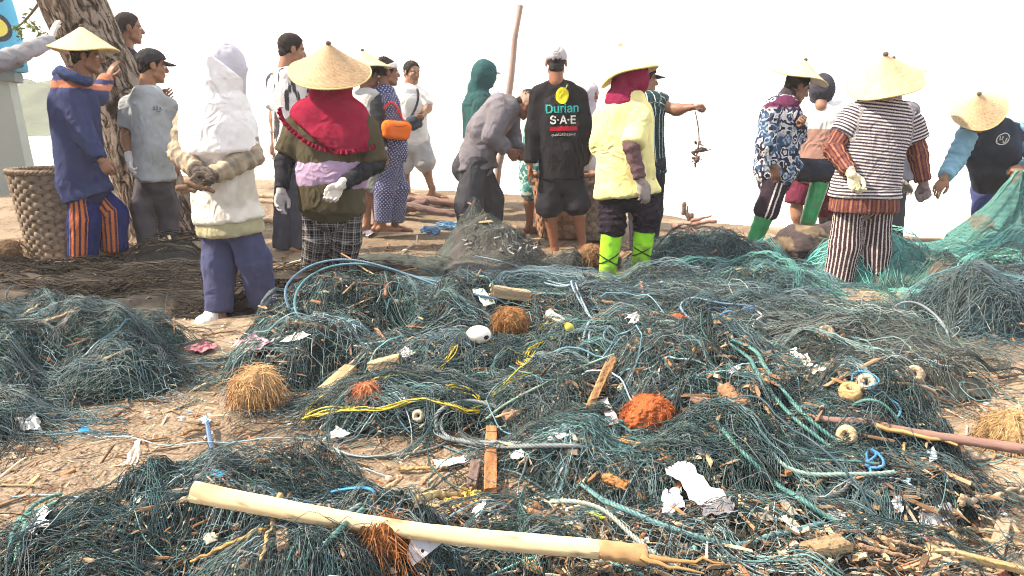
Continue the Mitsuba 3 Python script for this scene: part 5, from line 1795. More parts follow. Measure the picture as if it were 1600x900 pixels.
def net(pile, label, pal, n, pitch, step, r, core, th=(0, 1.2), size=((.3, .7), (.15, .4)), nloose=300, fold=.018, llift=.02, seed=0, lo=.006, lr=None, core_b='matte', core_lo=.045, core_off=-.018, cords=0):
    H = HEAPS[pile]
    g = np.random.default_rng(100 + seed)
    key = thing('fishing_net', label, 'fishing net')
    NETS[pile] = key
    heap(key, H, 'netting', core_b, core, off=core_off, lo=core_lo, fine=.022)
    tw = Twine()
    for x, y in spots_of(H, g, n, lo):
        op = float(g.uniform() < .45)
        pt = pitch * (g.uniform(1.7, 2.6) if op else g.uniform(.8, 1.3))
        drape(tw, g, x, y, g.normal(*th), g.uniform(*size[0]), g.uniform(*size[1]), pt, pt * 1.25 if op else step, r * g.uniform(.85, 1.15), PAL[pal], fold, kappa=g.normal(0, 1.8), flare=g.normal(0, .5), openness=op)
    for x, y in spots_of(H, g, n // 3, .02):        # net twisted together into cords
        drape(tw, g, x, y, g.normal(*th), g.uniform(*size[0]) * 1.5, pitch * 7, pitch * .62, step * 1.1, r, PAL[pal], .004, .010, kappa=g.normal(0, 2.2), tight=pitch * 2.6)
    for x, y in spots_of(H, g, n // 5, .03):        # open meshes stretched over the heap
        pt = pitch * g.uniform(2.0, 2.8)
        drape(tw, g, x, y, g.uniform(0, 3.1), g.uniform(.3, .5), g.uniform(.25, .45), pt, pt * 1.1, r, PAL[pal] * 1.5, .004, .014, kappa=g.normal(0, .6), openness=1.0)
    nloose = int(nloose * .5)
    loose(tw, g, nloose, spots_of(H, g, nloose, .004), lr or r * .9, PAL[pal], lift=llift)
    if cords:
        CO = np.array([[.10, .21, .28], [.08, .20, .20], [.20, .27, .30], [.06, .16, .17], [.12, .19, .22]])
        loose(tw, g, cords, spots_of(H, g, cords, .02), r * 2.3, CO * .8, m=30, step=.024, lift=.014, curl=.16)
    tw.put(key)
    return key


D_ = (.012, .022, .023)
net('near', 'big tangled dark green net heap with teal ropes and an orange coconut in it', 'green', 60, .0088, .025, .00125, D_, th=(-.9, .9), nloose=900, seed=1, fold=.022, cords=46)
net('middle', 'dark green net heap around the blue boots, white float and brown coconut', 'green', 56, .0112, .031, .0015, D_, th=(.1, .8), nloose=900, seed=2, fold=.02, cords=56)
net('lobe', 'low net lobe with yellow twine and a grey rope along its front edge', 'green', 42, .009, .025, .00125, D_, th=(.1, .5), size=((.3, .7), (.12, .25)), nloose=500, seed=3, fold=.012, cords=26)
net('bottom_left', 'dark net heap in the near left corner under the pale pole', 'green', 40, .008, .024, .00105, (.022, .034, .036), th=(1.1, .8), size=((.2, .5), (.15, .35)), nloose=800, seed=4, fold=.016, cords=18)
net('bottom', 'littered net at the bottom edge below the white plastic sheet', 'green', 30, .008, .025, .00105, (.05, .045, .035), th=(.1, .9), size=((.2, .5), (.1, .25)), nloose=700, seed=5, fold=.012, cords=30)
net('left', 'dark green net heap lying on the sand below the black fine netting', 'green', 64, .0112, .031, .0014, (.012, .032, .034), th=(.0, .45), nloose=500, seed=6, fold=.02, cords=12)
net('back', 'blue green net spread behind the lime green boots', 'blue', 34, .019, .04, .0021, (.035, .062, .068), th=(.1, .6), size=((.5, 1.1), (.3, .6)), nloose=700, seed=7, fold=.02, cords=14)
net('right', 'grey net spread over the sand in front of the striped trousers', 'grey', 40, .0145, .04, .0017, (.055, .062, .058), th=(.2, .8), size=((.4, .9), (.2, .5)), nloose=1100, seed=8, fold=.018, llift=.03)
net('dark', 'blue black net bundle right of the striped trousers', 'blue', 26, .016, .036, .0019, (.022, .042, .052), th=(-.2, .7), size=((.4, .8), (.25, .5)), nloose=350, seed=9, fold=.025)
net('teal', 'teal green net being lifted by the man at the right edge', 'teal', 24, .024, .04, .0022, lambda v: np.where((meshkit.noise(v * 5 + 3) > .72)[:, None], [.14, .12, .10], [.075, .195, .19]) * (.65 + .7 * meshkit.fbm(v * 12, 3))[:, None], th=(-.3, .5), size=((.5, 1.1), (.3, .6)), nloose=70, seed=10, fold=.014, llift=.008, core_b='finenet', core_lo=.004, core_off=-.002)

# the curtain of teal net drawn up to the man's hand
key = NETS['teal']
g = np.random.default_rng(77)
apex = at(1590, 266, 5.93)
nu, nt = 70, 50
u, t = np.meshgrid(np.linspace(0, 1, nu), np.linspace(0, 1, nt), indexing='ij')
base = spline([at(1420, 378, 5.55), at(1470, 392, 5.25), at(1530, 398, 5.15), at(1580, 402, 5.3), at(1604, 395, 5.6), at(1612, 380, 6.0)], nu)
top = spline([apex + V(-.03, -.03, 0), apex + V(.0, -.04, 0), apex + V(.03, 0, 0)], nu)
Q = top[:, None] * (1 - t)[..., None] + base[:, None] * t[..., None]
sag = np.sin(np.pi * t) * (.10 + .13 * (1 - u))
Q[..., 2] -= sag * .9
Q[..., 1] += .10 * np.sin(np.pi * t) * (1 - u)
fo = .028 * t ** .6 * np.sin(u * 34 + 5 * fb(np.stack([u * 3, t * 2, 0 * u], -1))) + .03 * fb(np.stack([u * 5, t * 4, 0 * u + 3], -1))
Q[..., 1] -= fo; Q[..., 0] += fo * .5
i, j = np.meshgrid(np.arange(nu - 1), np.arange(nt - 1), indexing='ij')
o = i * nt + j
f = np.stack([o, o + nt, o + nt + 1, o + 1], -1).reshape(-1, 4)
f = np.vstack([f[:, [0, 1, 2]], f[:, [0, 2, 3]]])
qv = Q.reshape(-1, 3)
part(key, 'lifted_fold', (np.vstack([qv, qv + [0, .004, 0]]), np.vstack([f, f[:, ::-1] + len(qv)])), 'finenet', color=np.tile(np.where((meshkit.noise(qv * 6) > .72)[:, None], [.16, .13, .11], [.085, .215, .21]) * (.7 + .6 * meshkit.fbm(qv * 10, 3))[:, None], (2, 1)), uv=np.tile(np.c_[u.ravel() * 1.2, t.ravel()], (2, 1)))
tw = Twine()
for a in range(46):
    w = np.clip(np.linspace(0, 1, 40) , 0, 1)
    uu = np.clip(a / 45 + .018 * np.where(np.arange(40) % 2, 1, -1), 0, 1) * (nu - 1)
    i0 = np.clip(uu.astype(int), 0, nu - 2); fr = (uu - i0)[:, None]
    jj = np.clip((w * (nt - 1)).astype(int), 0, nt - 1)
    P = Q[i0, jj] * (1 - fr) + Q[i0 + 1, jj] * fr - [0, .006, -.003]
    tw.add(P[None], .0022, PAL['teal'][g.integers(5)] * g.uniform(.8, 1.4))
tw.put(key, 'lifted_twine')

# ------------------------------------------------------------------ fine dark netting and the catch


def dusty(v):
    d = meshkit.fbm(v * [5, 9, 9], 3)
    return np.array([.018, .017, .017]) + np.clip(d - .46, 0, 1)[:, None] * np.array([.22, .17, .13]) + .012 * meshkit.noise(v * 90)[:, None]


bk = thing('fine_netting', 'long black fine meshed netting lying in folds behind the white veiled woman', 'fishing net')
heap(bk, HEAPS['black'], 'folds', 'finenet', dusty, fine=.008)
tw, g = Twine(), np.random.default_rng(55)
BLK = np.array([[.010, .010, .010], [.018, .016, .015], [.035, .030, .026], [.07, .056, .045]])
for x, y in spots_of(HEAPS['black'], g, 26, .02):
    drape(tw, g, x, y, g.normal(.05, .10), g.uniform(.9, 2.0), g.uniform(.10, .26), .011, .055, .0024, BLK * .7, .045, kappa=g.normal(0, .25))
for x, y in spots_of(HEAPS['black'], g, 9, .03):
    drape(tw, g, x, y, g.normal(.05, .12), g.uniform(.8, 1.8), .13, .009, .05, .0026, BLK, .004, .006, kappa=g.normal(0, .35), tight=.045)
tw.put(bk, bsdf='matte')
ct = thing('catch_net', 'grey fine meshed net heaped full of small silver fish', 'fishing net')
heap(ct, HEAPS['catch'], 'folds', 'finenet', lambda v: np.where((v[:, 0] < -.45)[:, None], [.06, .075, .072], [.075, .075, .075]) * (.55 + .9 * meshkit.fbm(v * 16, 3))[:, None], fine=.012)
heap(ct, HEAPS['gathered'], 'gathered_end', 'finenet', lambda v: np.array([.040, .040, .043]) * (.5 + 1.0 * meshkit.fbm(v * 16, 3))[:, None], fine=.020)
bt = thing('black_netting', 'crumpled black netting between the bare legs of the man in black and the lime boots', 'fishing net')
heap(bt, HEAPS['limp'], 'folds', 'finenet', lambda v: np.array([.035, .035, .038]) * (.5 + 1.0 * meshkit.fbm(v * 16, 3))[:, None], fine=.012)
bt = thing('dark_tarpaulin', 'dark brown wet cloth lying beside the raised green boot', 'cloth')
bd = Sdf(.014, .05)
bd.add(Cap(at(1185, 400, 5.6), at(1240, 382, 5.7), .06, .11), Cap(at(1240, 382, 5.7), at(1300, 378, 5.9), .12, .12), Cap(at(1255, 388, 5.55), at(1285, 392, 5.6), .08, .07), Cap(at(1300, 372, 5.9), at(1330, 376, 5.9), .1, .09))
bm = wrinkle(wrinkle(bd.mesh(), .026, (10, 10, 13), 9), .010, (30, 30, 40), 3)
part(bt, 'folds', bm, 'cloth', color=np.where((meshkit.noise(bm[0] * 6) > .5)[:, None], [.16, .125, .09], [.06, .05, .055]) * (.6 + .8 * meshkit.fbm(bm[0] * 14, 3))[:, None])


def fish_mesh():
    a = np.linspace(0, 2 * np.pi, 7)[:-1]
    v = [[-.5, 0, 0]]
    for x, w, h in ((-.38, .045, .075), (-.1, .07, .12), (.2, .045, .08), (.38, .015, .03)):
        v += [[x, w * math.cos(q), h * math.sin(q)] for q in a]
    v += [[.52, .004, .10], [.52, .004, -.10], [.44, -.004, 0]]
    f = [[0, 1 + (k + 1) % 6, 1 + k] for k in range(6)]
    for s in range(3):
        for k in range(6):
            p, q = 1 + s * 6 + k, 1 + s * 6 + (k + 1) % 6
            f += [[p, q, q + 6], [p, q + 6, p + 6]]
    f += [[19 + k, 19 + (k + 1) % 6, 27] for k in range(6)] + [[27, 25, 20], [27, 26, 23], [25, 27, 21], [26, 27, 22]]
    return np.array(v, float), np.array(f)


g = np.random.default_rng(12)
for q in range(84):
    px, py = (g.uniform(725, 850), g.uniform(342, 392)) if q < 52 else (g.uniform(795, 850), g.uniform(372, 400))
    m = place(fish_mesh(), surf(px, py, g.uniform(-.004, .010)), g.uniform(0, 6.3), g.normal(0, .5), g.uniform(0, 3), g.uniform(.04, .085))
    solo('fish', 'small silver fish heaped in the grey catch net', 'fish', m, 'fishskin', color=V(.5, .5, .5) * g.uniform(.2, 1.2), group='small silver fish in the catch net')
tw = Twine()
for x, y in np.vstack([spots_of(HEAPS['catch'], g, 14, .05), spots_of(HEAPS['gathered'], g, 8, .05), spots_of(HEAPS['limp'], g, 6, .03)]):
    drape(tw, g, x, y, g.normal(.1, .5), .5, .3, .024, .03, .0012, PAL['grey'] * .6, .012, openness=1.0)
tw.put(ct)
# ------------------------------------------------------------------ ropes


def rope(label, pts, r, col, lift=.010, strands=3, name='rope', cat='rope', group=None, n=None, lay=5.5, end=None):
    """a laid rope over photograph pixels (x, y[, extra lift])"""
    r = r * .86
    lift = .010
    P = np.array([at(q[0], q[1], q[3]) if len(q) > 3 else surf(q[0], q[1], lift + (q[2] if len(q) > 2 else 0)) for q in pts])
    for k in range(len(P)):                      # a sight line that slips over a crest: keep to the depth of its neighbours
        md = np.median(P[max(k - 1, 0):k + 2, 1]) if 0 < k < len(P) - 1 else P[1 if k == 0 else -2, 1]
        if abs(P[k, 1] - md) > .22 and len(pts[k]) < 4:
            P[k] = at(pts[k][0], pts[k][1], md)
    L = np.linalg.norm(np.diff(P, axis=0), axis=1).sum()
    m = n or int(min(max(L / (r * 1.1), 40), 300))
    c = spline(P, m)
    low = sample(TOTAL, c[:, 0], c[:, 1]) + r * .9
    c[:, 2] = np.maximum(c[:, 2], low)
    c[1:-1] = (c[:-2] + 2 * c[1:-1] + c[2:]) / 4
    t = unit(np.gradient(c, axis=0)); a = unit(np.cross(t, V(0, 0, 1))); b = np.cross(t, a)
    s = np.r_[0, np.cumsum(np.linalg.norm(np.diff(c, axis=0), axis=1))]
    ms, cs = [], []
    for k in range(strands):
        ph = s / (r * lay) * 2 * np.pi + k * 2 * np.pi / strands
        q = c + (a * np.cos(ph)[:, None] + b * np.sin(ph)[:, None]) * r * .52
        ms.append(tubes(q[None], r * .56, 4))
    m_ = join(ms)
    cc = np.asarray(col) * (.65 + .75 * meshkit.fbm(m_[0] * 26, 3))[:, None]
    return solo(name, label, cat, m_, 'twine', color=cc, group=group)


TEAL, BLUE, GREY, PALE = (.07, .19, .185), (.085, .17, .26), (.14, .17, .19), (.19, .29, .28)
rope('upper of two parallel teal ropes running down the big heap', [(1142, 541, .01), (1168, 556, .02), (1196, 590, .02), (1222, 626, .02), (1258, 668, .02), (1300, 702, .02), (1337, 716)], .0085, TEAL)
rope('lower of two parallel teal ropes running down the big heap', [(1140, 548, .01), (1160, 566, .02), (1184, 600, .02), (1212, 640, .02), (1250, 680, .02), (1290, 710, .02), (1330, 722)], .008, TEAL)
rope('long teal rope slanting down the front of the big heap to the sand', [(1092, 648, .01), (1132, 692, .02), (1166, 730, .02), (1208, 770, .02), (1256, 802, .02), (1300, 826, .01), (1342, 832)], .0085, TEAL)
rope('teal rope with a frayed end sagging level across the front of the big heap', [(1206, 724, .02), (1226, 746, .02), (1258, 758, .02), (1310, 764, .03), (1356, 763, .03), (1396, 760, .03)], .0085, PALE)
rope('thin teal cord just above the frayed rope end', [(1240, 730, .02), (1290, 736, .02), (1340, 738, .02), (1372, 742, .02)], .005, TEAL)
rope('short dark rope loop under the frayed teal rope', [(1255, 790, .02), (1290, 794, .02), (1315, 784, .02), (1326, 770, .02)], .009, (.08, .09, .10))
rope('outer blue rope arching over the net in front of the plaid trousers', [(452, 482, 0, 3.40), (446, 456, 0, 3.5), (460, 432, 0, 3.66), (490, 414, 0, 3.78), (530, 406, 0, 3.82), (585, 413, 0, 3.82), (640, 430, 0, 3.78), (692, 449, 0, 3.7), (742, 467, .01), (790, 476)], .008, BLUE)
rope('inner blue rope arching over the net in front of the plaid trousers', [(478, 508, 0, 3.3), (462, 484, 0, 3.4), (464, 456, 0, 3.55), (484, 432, 0, 3.72), (520, 416, 0, 3.86), (570, 413, 0, 3.92), (620, 424, 0, 3.92), (690, 442, 0, 3.86), (790, 455, 0, 3.8), (884, 466, .01)], .0075, (.10, .25, .30))
rope('blue cord lying straight from the bare feet of the man in black to the net', [(742, 400, .02), (770, 412, .02), (810, 424, .02), (850, 436, .02)], .005, (.2, .36, .45))
rope('left strand of the looped blue rope beside the plastic bottle', [(850, 450, .02), (880, 458, .03), (900, 472, .03), (914, 496, .03), (914, 530, .02), (906, 574)], .007, (.22, .32, .42))
rope('right strand of the looped blue rope beside the plastic bottle', [(856, 446, .02), (886, 456, .03), (906, 474, .03), (918, 500, .03), (921, 534, .02), (919, 566)], .006, (.25, .34, .40))
rope('grey rope loop lying in front of the brown cork float', [(776, 645, .01), (734, 640, .02), (700, 648, .02), (682, 664, .02), (682, 684, .02), (704, 700, .02), (752, 709, .02), (820, 712, .02), (890, 712, .02), (944, 706)], .0095, GREY)
rope('second grey rope running beside the grey loop', [(690, 668, .01), (694, 690, .02), (730, 702, .02), (800, 706, .02), (880, 706, .01)], .007, (.22, .27, .29))
rope('dark grey rope edging the low net lobe on the sand', [(486, 684), (500, 698), (530, 712), (572, 718), (630, 716), (682, 704), (704, 690)], .008, (.12, .13, .13))
rope('pale green rope straight across the middle of the nets', [(760, 668, .02), (800, 640, .02), (850, 614, .02), (905, 588, .02), (960, 566, .02)], .0058, (.2, .3, .26))
rope('pale rope crossing the end of the bamboo pole', [(862, 808, .03), (900, 822, .05), (942, 842, .06), (976, 866, .05), (1020, 884, .02), (1060, 902, .01)], .0072, (.30, .36, .33))
rope('thick teal rope coming down to the end of the bamboo pole', [(906, 766, .01), (924, 790, .03), (942, 810, .04), (976, 822, .03), (1020, 834, .02), (1080, 850, .01), (1150, 858), (1240, 838), (1290, 828)], .0085, (.10, .22, .24))
rope('outer teal rope curving on the sand in the near left corner', [(14, 892, .01), (20, 860, .01), (32, 828, .01), (56, 800, .01), (98, 782, .01)], .0072, TEAL)
rope('inner teal rope curving on the sand in the near left corner', [(28, 892, .01), (32, 862, .01), (42, 832, .01), (62, 808, .01), (100, 790, .01)], .0066, (.12, .30, .27))
rope('dark crossed rope under the left part of the bamboo pole', [(470, 842, .01), (520, 836, .03), (548, 826, .03), (566, 808, .02)], .009, (.10, .15, .17))
rope('teal rope under the bamboo pole above the brown husk', [(508, 868, .01), (536, 852, .03), (556, 832, .03), (570, 815, .02)], .0075, TEAL)
rope('blue rope loop on the net between the lime boots and the striped trousers', [(1088, 512), (1070, 500, .02), (1064, 488, .03), (1076, 479, .03), (1110, 480, .02), (1160, 486, .02), (1210, 490)], .008, (.16, .25, .36))
rope('bright blue cord coil beside the blue rope loop', [(1098, 500, .01), (1116, 490, .02), (1136, 494, .02), (1128, 506, .01), (1108, 508, .02), (1120, 496, .03), (1146, 500, .01)], .005, (.05, .20, .42))
rope('small grey blue rope loop left of the driftwood stub', [(958, 518), (946, 528, .02), (945, 540, .02), (956, 548, .02), (980, 550)], .0075, (.14, .22, .30))
rope('sandy rope loop around the cork float on the sand', [(1392, 604), (1420, 606), (1441, 598), (1444, 588), (1430, 580), (1412, 584)], .007, (.33, .26, .19))
rope('grey ropes hanging over the dark net bundle on the right', [(1398, 488, .02), (1440, 490, .03), (1462, 504, .02), (1478, 530, .01)], .009, (.20, .24, .27))
rope('blue woven strap on the sand below the blonde coconut', [(325, 672, .02), (328, 690, .02), (332, 716, .02)], .010, (.10, .19, .36))
rope('dark strap curled on the sand left of the pink rag', [(318, 560), (308, 568, .01), (314, 576, .01), (340, 578), (362, 572)], .007, (.07, .09, .13))
rope('white cord bundle tangled on the grey net', [(1152, 496, .01), (1168, 490, .03), (1180, 496, .03), (1184, 508, .02), (1178, 518, .01), (1196, 516), (1212, 514)], .006, (.62, .58, .60))
rope('light blue cord scribbled over the right end of the big heap', [(1330, 610, .02), (1350, 602, .03), (1372, 612, .02), (1356, 626, .03), (1390, 640, .02), (1400, 668, .02)], .005, (.06, .24, .40))
rope('blue twine knot low on the right side of the big heap', [(1352, 722, .02), (1366, 734, .03), (1352, 744, .02), (1374, 752, .03), (1370, 730, .03), (1360, 756, .02)], .005, (.05, .20, .45))
rope('teal rope bundle hanging from the corner of the big heap', [(1330, 650, .02), (1366, 648, .03), (1398, 668, .02), (1410, 690, .01)], .006, TEAL)
rope('blue twine scrap lying on the dark net above the bamboo pole', [(556, 772, .01), (572, 782, .02), (586, 790, .02), (578, 800, .01)], .005, (.04, .26, .52))

g = np.random.default_rng(21)
YEL = [('yellow twine bundle curving round the left end of the low net lobe', [(484, 660), (500, 634), (540, 612), (596, 600), (650, 592), (690, 578), (706, 562), (712, 548)], 7),
       ('yellow twine bundle lying along the front of the low net lobe', [(482, 664), (520, 650), (566, 648), (612, 648), (660, 634), (700, 642), (748, 650)], 7),
       ('yellow twine bundle looping below the white float', [(698, 616), (730, 622), (744, 634), (742, 642), (760, 640)], 5),
       ('yellow twine bundle to the right of the white float', [(772, 546), (796, 556), (816, 576), (806, 602), (780, 620), (768, 634)], 5),
       ('bright yellow twine tassel beside the plastic bottle', [(818, 572), (834, 552), (850, 540), (872, 534)], 7),
       ('yellow strap end sticking out next to the plastic bottle', [(844, 524), (852, 516), (864, 512)], 4)]
for lab, pts, k in YEL:
    P = np.array([surf(*q, .022) for q in pts])
    ms = []
    for q in range(k):
        off = g.normal(0, .010, (len(P), 3)) * [1, 1, .5]
        c_ = spline(P + off, 60)
        c_ += .004 * fb(c_ * 40 + q * 7)[:, None] * [1, 1, 1]
        c_[:, 2] = np.maximum(c_[:, 2], sample(TOTAL, c_[:, 0], c_[:, 1]) + .003)
        ms.append(tubes(c_[None], .0027, 4))
    m = join(ms)
    solo('yellow_twine', lab, 'twine', m, 'twine', color=V(.50, .41, .05) * (.6 + .7 * meshkit.fbm(m[0] * 30, 2))[:, None])

# ------------------------------------------------------------------ floats


def cork(label, px, py, R, col, tilt=(0, 0), lift=None):
    a = np.linspace(0, 2 * np.pi, 19)
    prof = np.c_[R * .62 + R * .38 * np.cos(a), R * .62 * np.sin(a)]
    v, f = revolve(prof, 22)
    v = v * (1 + .05 * fb(v * 60))[:, None]
    m = place((v, f), surf(px, py, R * .5 if lift is None else lift), 0, *tilt)
    solo('net_float', label, 'float', m, 'fuzzy', color=np.asarray(col) * (.75 + .5 * meshkit.fbm(m[0] * 60, 2))[:, None])


cork('beige ring float hanging on the big heap below the brown pole', 1322, 690, .030, (.52, .40, .26), (1.2, .9))
cork('brown mushroom shaped float on the grey rope', 795, 655, .026, (.30, .19, .14), (.2, .4))
cork('pale beige float at the end of the yellow twine', 654, 655, .022, (.45, .40, .33), (.3, 1.2))
cork('sandy ring float on the bare sand right of the grey net', 1428, 592, .036, (.40, .31, .22), (.9, .8))
cork('small grey float in the net left of the sandy ring float', 1352, 606, .030, (.42, .38, .33), (.5, .9))
cork('beige float with a stick through it on the grey net', 1290, 526, .034, (.48, .40, .29), (.2, .9))
cork('small grey ring float in the brown hollow below the bottle', 870, 595, .024, (.36, .34, .31), (.8, .6))
cork('tan knobbly float at the end of the thick stick on the big heap', 1328, 622, .034, (.50, .33, .17), (.2, .3))

wf = thing('white_float', 'smooth white oval float with a dark hole beside the brown coconut', 'float')
c0 = surf(748, 536, .035)
v, f = sphere((.052, .040, .038), 4)
part(wf, 'ball', (v + c0, f), 'plastic', color=(.78, .78, .72))
hx = unit(V(.62, -.72, -.1)); hy = unit(np.cross(hx, V(0, 0, 1))); hz = np.cross(hy, hx)
a = np.linspace(0, 2 * np.pi, 21)[:-1]
hp_ = c0 + (unit(hx[None] + .26 * (np.cos(a)[:, None] * hy + np.sin(a)[:, None] * hz)) * [.0524, .0404, .0384])
ctr = c0 + hx * [.052, .040, .038] * 1.02
part(wf, 'hole', (np.vstack([hp_, ctr]), np.array([[k, (k + 1) % 20, 20] for k in range(20)] + [[(k + 1) % 20, k, 20] for k in range(20)])), 'matte', color=(.03, .03, .035), smooth=False)

# ------------------------------------------------------------------ coconuts and husks


def coconut(label, px, py, R, col, nf=260, flen=.09, lift=None, tilt=0.0, droop=.6, seed=0, aspect=(1, .92, .88), fr=.0011, name='coconut', pale=1.7):
    gg = np.random.default_rng(300 + seed)
    key = thing(name, label, 'coconut')
    c = surf(px, py, R * .55 if lift is None else lift)
    v, f = sphere((1, 1, 1), 4)
    v = v * (1 + .16 * fb(v * 1.5 + seed * 3) + .06 * fb(v * 5 + seed))[:, None] * np.array(aspect) * R
    m = place((v, f), c, gg.uniform(0, 3), tilt, gg.normal(0, .2))
    st = meshkit.fbm(v / R * [3, 3, 1] * 3 + seed, 3)
    part(key, 'husk', m, 'fuzzy', color=np.asarray(col) * (.45 + 1.0 * st)[:, None])
    d = unit(gg.normal(0, 1, (nf, 3)) + [0, 0, .35])
    M = 8
    p0 = c + d * R * .97 * np.array(aspect)
    tang = unit(np.cross(d, np.cross(gg.normal(0, .5, (nf, 3)) + [0, 0, -1], d)))
    s = np.linspace(0, 1, M)
    L = gg.uniform(.4, 1.2, nf) * flen
    P = p0[:, None] + (tang[:, None] * s[None, :, None] + d[:, None] * (s * .22 * gg.uniform(.2, 1.6, (nf, 1)))[..., None]) * L[:, None, None]
    P[..., 2] -= droop * (L[:, None] * s ** 2) * .6
    P += gg.normal(0, .0035, P.shape) * s[None, :, None]
    P[..., 2] = np.maximum(P[..., 2], sample(TOTAL, P[..., 0], P[..., 1]) - .004)
    tone = gg.choice([.6, 1.0, pale, pale * 1.3], nf, p=[.25, .3, .3, .15])
    fm = tubes(P, np.linspace(1, .5, M)[None] * fr * gg.uniform(.7, 1.5, (nf, 1)), 3, closed=False)
    part(key, 'fibre', fm, 'matte', color=np.repeat(np.asarray(col) * tone[:, None], M * 3, 0), kind='stuff')
    return key


ck = coconut('blonde hairy coconut husk standing on the bare sand', 402, 640, .090, (.36, .235, .125), 620, .085, lift=.082, droop=.6, seed=1, aspect=(.95, .9, .92), pale=1.8)
coconut('brown fibrous coconut next to the white oval float', 797, 520, .078, (.24, .125, .055), 500, .06, lift=.05, seed=2)
coconut('bright orange red coconut husk caught in the big heap', 1014, 676, .080, (.36, .105, .04), 420, .04, lift=.045, seed=3, aspect=(1.1, .9, .95), droop=.3, pale=1.35)
coconut('small reddish husk tuft on the yellow twine', 572, 618, .030, (.42, .17, .09), 260, .06, lift=.02, seed=4)
coconut('dark brown coconut on the sand in front of the woven basket', 14, 412, .115, (.13, .085, .055), 420, .12, lift=.085, seed=5, aspect=(1.25, .9, .8))
coconut('pale fibrous coconut husk on the sand at the right edge', 1590, 705, .085, (.34, .235, .125), 900, .11, lift=.06, seed=6, aspect=(1.2, 1, .85), droop=.7)
coconut('dark brown husk half hidden under the bamboo pole', 598, 870, .052, (.20, .085, .035), 500, .10, lift=.02, seed=7, aspect=(.9, .8, 1.3), droop=1)
coconut('red brown husk peeping out of the net behind the plastic sheet', 1058, 503, .030, (.38, .13, .06), 160, .04, lift=.015, seed=8)
coconut('husk clump between the black netting and the lime boots', 924, 404, .085, (.22, .125, .07), 300, .1, lift=.03, seed=9)

# ------------------------------------------------------------------ the bamboo pole and other timber
pole = thing('bamboo_pole', 'long pale peeled pole lying across the net heaps at the front', 'pole')
A, B = at(302, 768, 1.50), at(935, 858, 1.46)
A[2] = max(A[2], sample(TOTAL, A[:1], A[1:2])[0] + .03)
t = np.linspace(0, 1, 40)
c = A + (B - A) * t[:, None]
c[:, 2] += -.018 * np.sin(np.pi * t)
rr = .0195 + .0013 * np.sin(t * 9) + .0035 * np.exp(-t * 14)
v, f = tubes(c[None], rr[None], 20)
v += normals(v, f) * (.0014 * fb(v * [14, 60, 60], 1, 3))[:, None]
cc = np.tile(V(.74, .61, .40), (len(v), 1)) * (.74 + .45 * meshkit.fbm(v * [8, 90, 90], 3))[:, None]
spot = meshkit.noise(v * [30, 70, 70] + 5) > .84
cc[spot] *= .45
cc *= (1 - .35 * sst(.55, .75, meshkit.fbm(v * [6, 30, 30] + 9, 3)))[:, None] * [1, .97, .92]
part(pole, 'shaft', (v, f), 'matte', color=cc)
E1 = at(1010, 868, 1.45)
v, f = tubes(spline([B - (B - A) * .002, E1], 12)[None], np.linspace(.0200, .0225, 12)[None] * np.random.default_rng(2).uniform(.94, 1.06, (1, 12)), 14)
part(pole, 'end_piece', (v, f), 'matte', color=V(.42, .27, .14) * (.6 + .8 * meshkit.fbm(v * [30, 90, 90], 3))[:, None])
for q, (x, y) in enumerate(((1090, 884), (1130, 880), (1100, 896))):
    m = stick(E1 - (E1 - B) * .15 + V(0, -.01 * q, .004 * q), at(x, y, 1.46 - .015 * q), .007, .002, 5, 8, .03, 60 + q)
    part(pole, 'splinter', m, 'matte', color=V(.46, .28, .13) * (.8 + .1 * q))

st = thing('brown_pole', 'purple brown pole sticking out of the big heap towards the right edge', 'pole')
A, B = surf(1262, 658, .012), at(1600, 702, 2.0)
c = A + (B - A) * np.linspace(0, 1, 30)[:, None]
c[:, 2] += .012 * np.exp(-((np.linspace(0, 1, 30) - .28) / .12) ** 2)
for q in range(8):
    if (c[4:, 2] < sample(TOTAL, c[4:, 0], c[4:, 1]) + .004).any():
        c[:, 2] += .004
m = tubes(c[None], np.linspace(.009, .0155, 30)[None] * np.random.default_rng(4).uniform(.92, 1.08, (1, 30)), 9)
part(st, 'shaft', m, 'matte', color=V(.27, .17, .15) * (.65 + .7 * meshkit.fbm(m[0] * [20, 60, 60], 3))[:, None])
m = stick(c[9] + V(0, -.016, .0), c[20] + V(0, -.016, -.012), .008, .004, 5, 7, .02, 9)
part(st, 'split_bark', m, 'matte', color=(.55, .34, .15))


def timber(name, label, cat, a, b, w, h, col, lift=.02, seed=0, roll=0.0, lift_b=None, bsdf='fuzzy', group=None):
    """a squared piece between two photograph pixels, lying on the surface"""
    A, B = surf(*a, lift), surf(*b, lift if lift_b is None else lift_b)
    d = B - A
    L = np.linalg.norm(d)
    m = slab(L, w, h, seed)
    v = m[0]
    x = unit(d); y = unit(np.cross(V(0, 0, 1), x)); z = np.cross(x, y)
    cr, sr = math.cos(roll), math.sin(roll)
    y, z = y * cr + z * sr, z * cr - y * sr
    vv = (A + B) / 2 + v[:, :1] * x + v[:, 1:2] * y + v[:, 2:] * z
    vv, ff = trimesh.remesh.subdivide(*trimesh.remesh.subdivide(vv, m[1]))
    vv = vv + .0016 * np.stack([fb(vv * 60, 1, 2), fb(vv * 60 + 7, 1, 2), fb(vv * 60 + 13, 1, 2)], -1)
    g_ = meshkit.fbm(np.c_[(vv - A) @ x * 9, (vv - A) @ y * 90, (vv - A) @ z * 90 + seed], 3)
    return solo(name, label, cat, (vv, ff), bsdf, color=np.asarray(col) * (.30 + 1.25 * g_)[:, None], smooth=False, group=group)


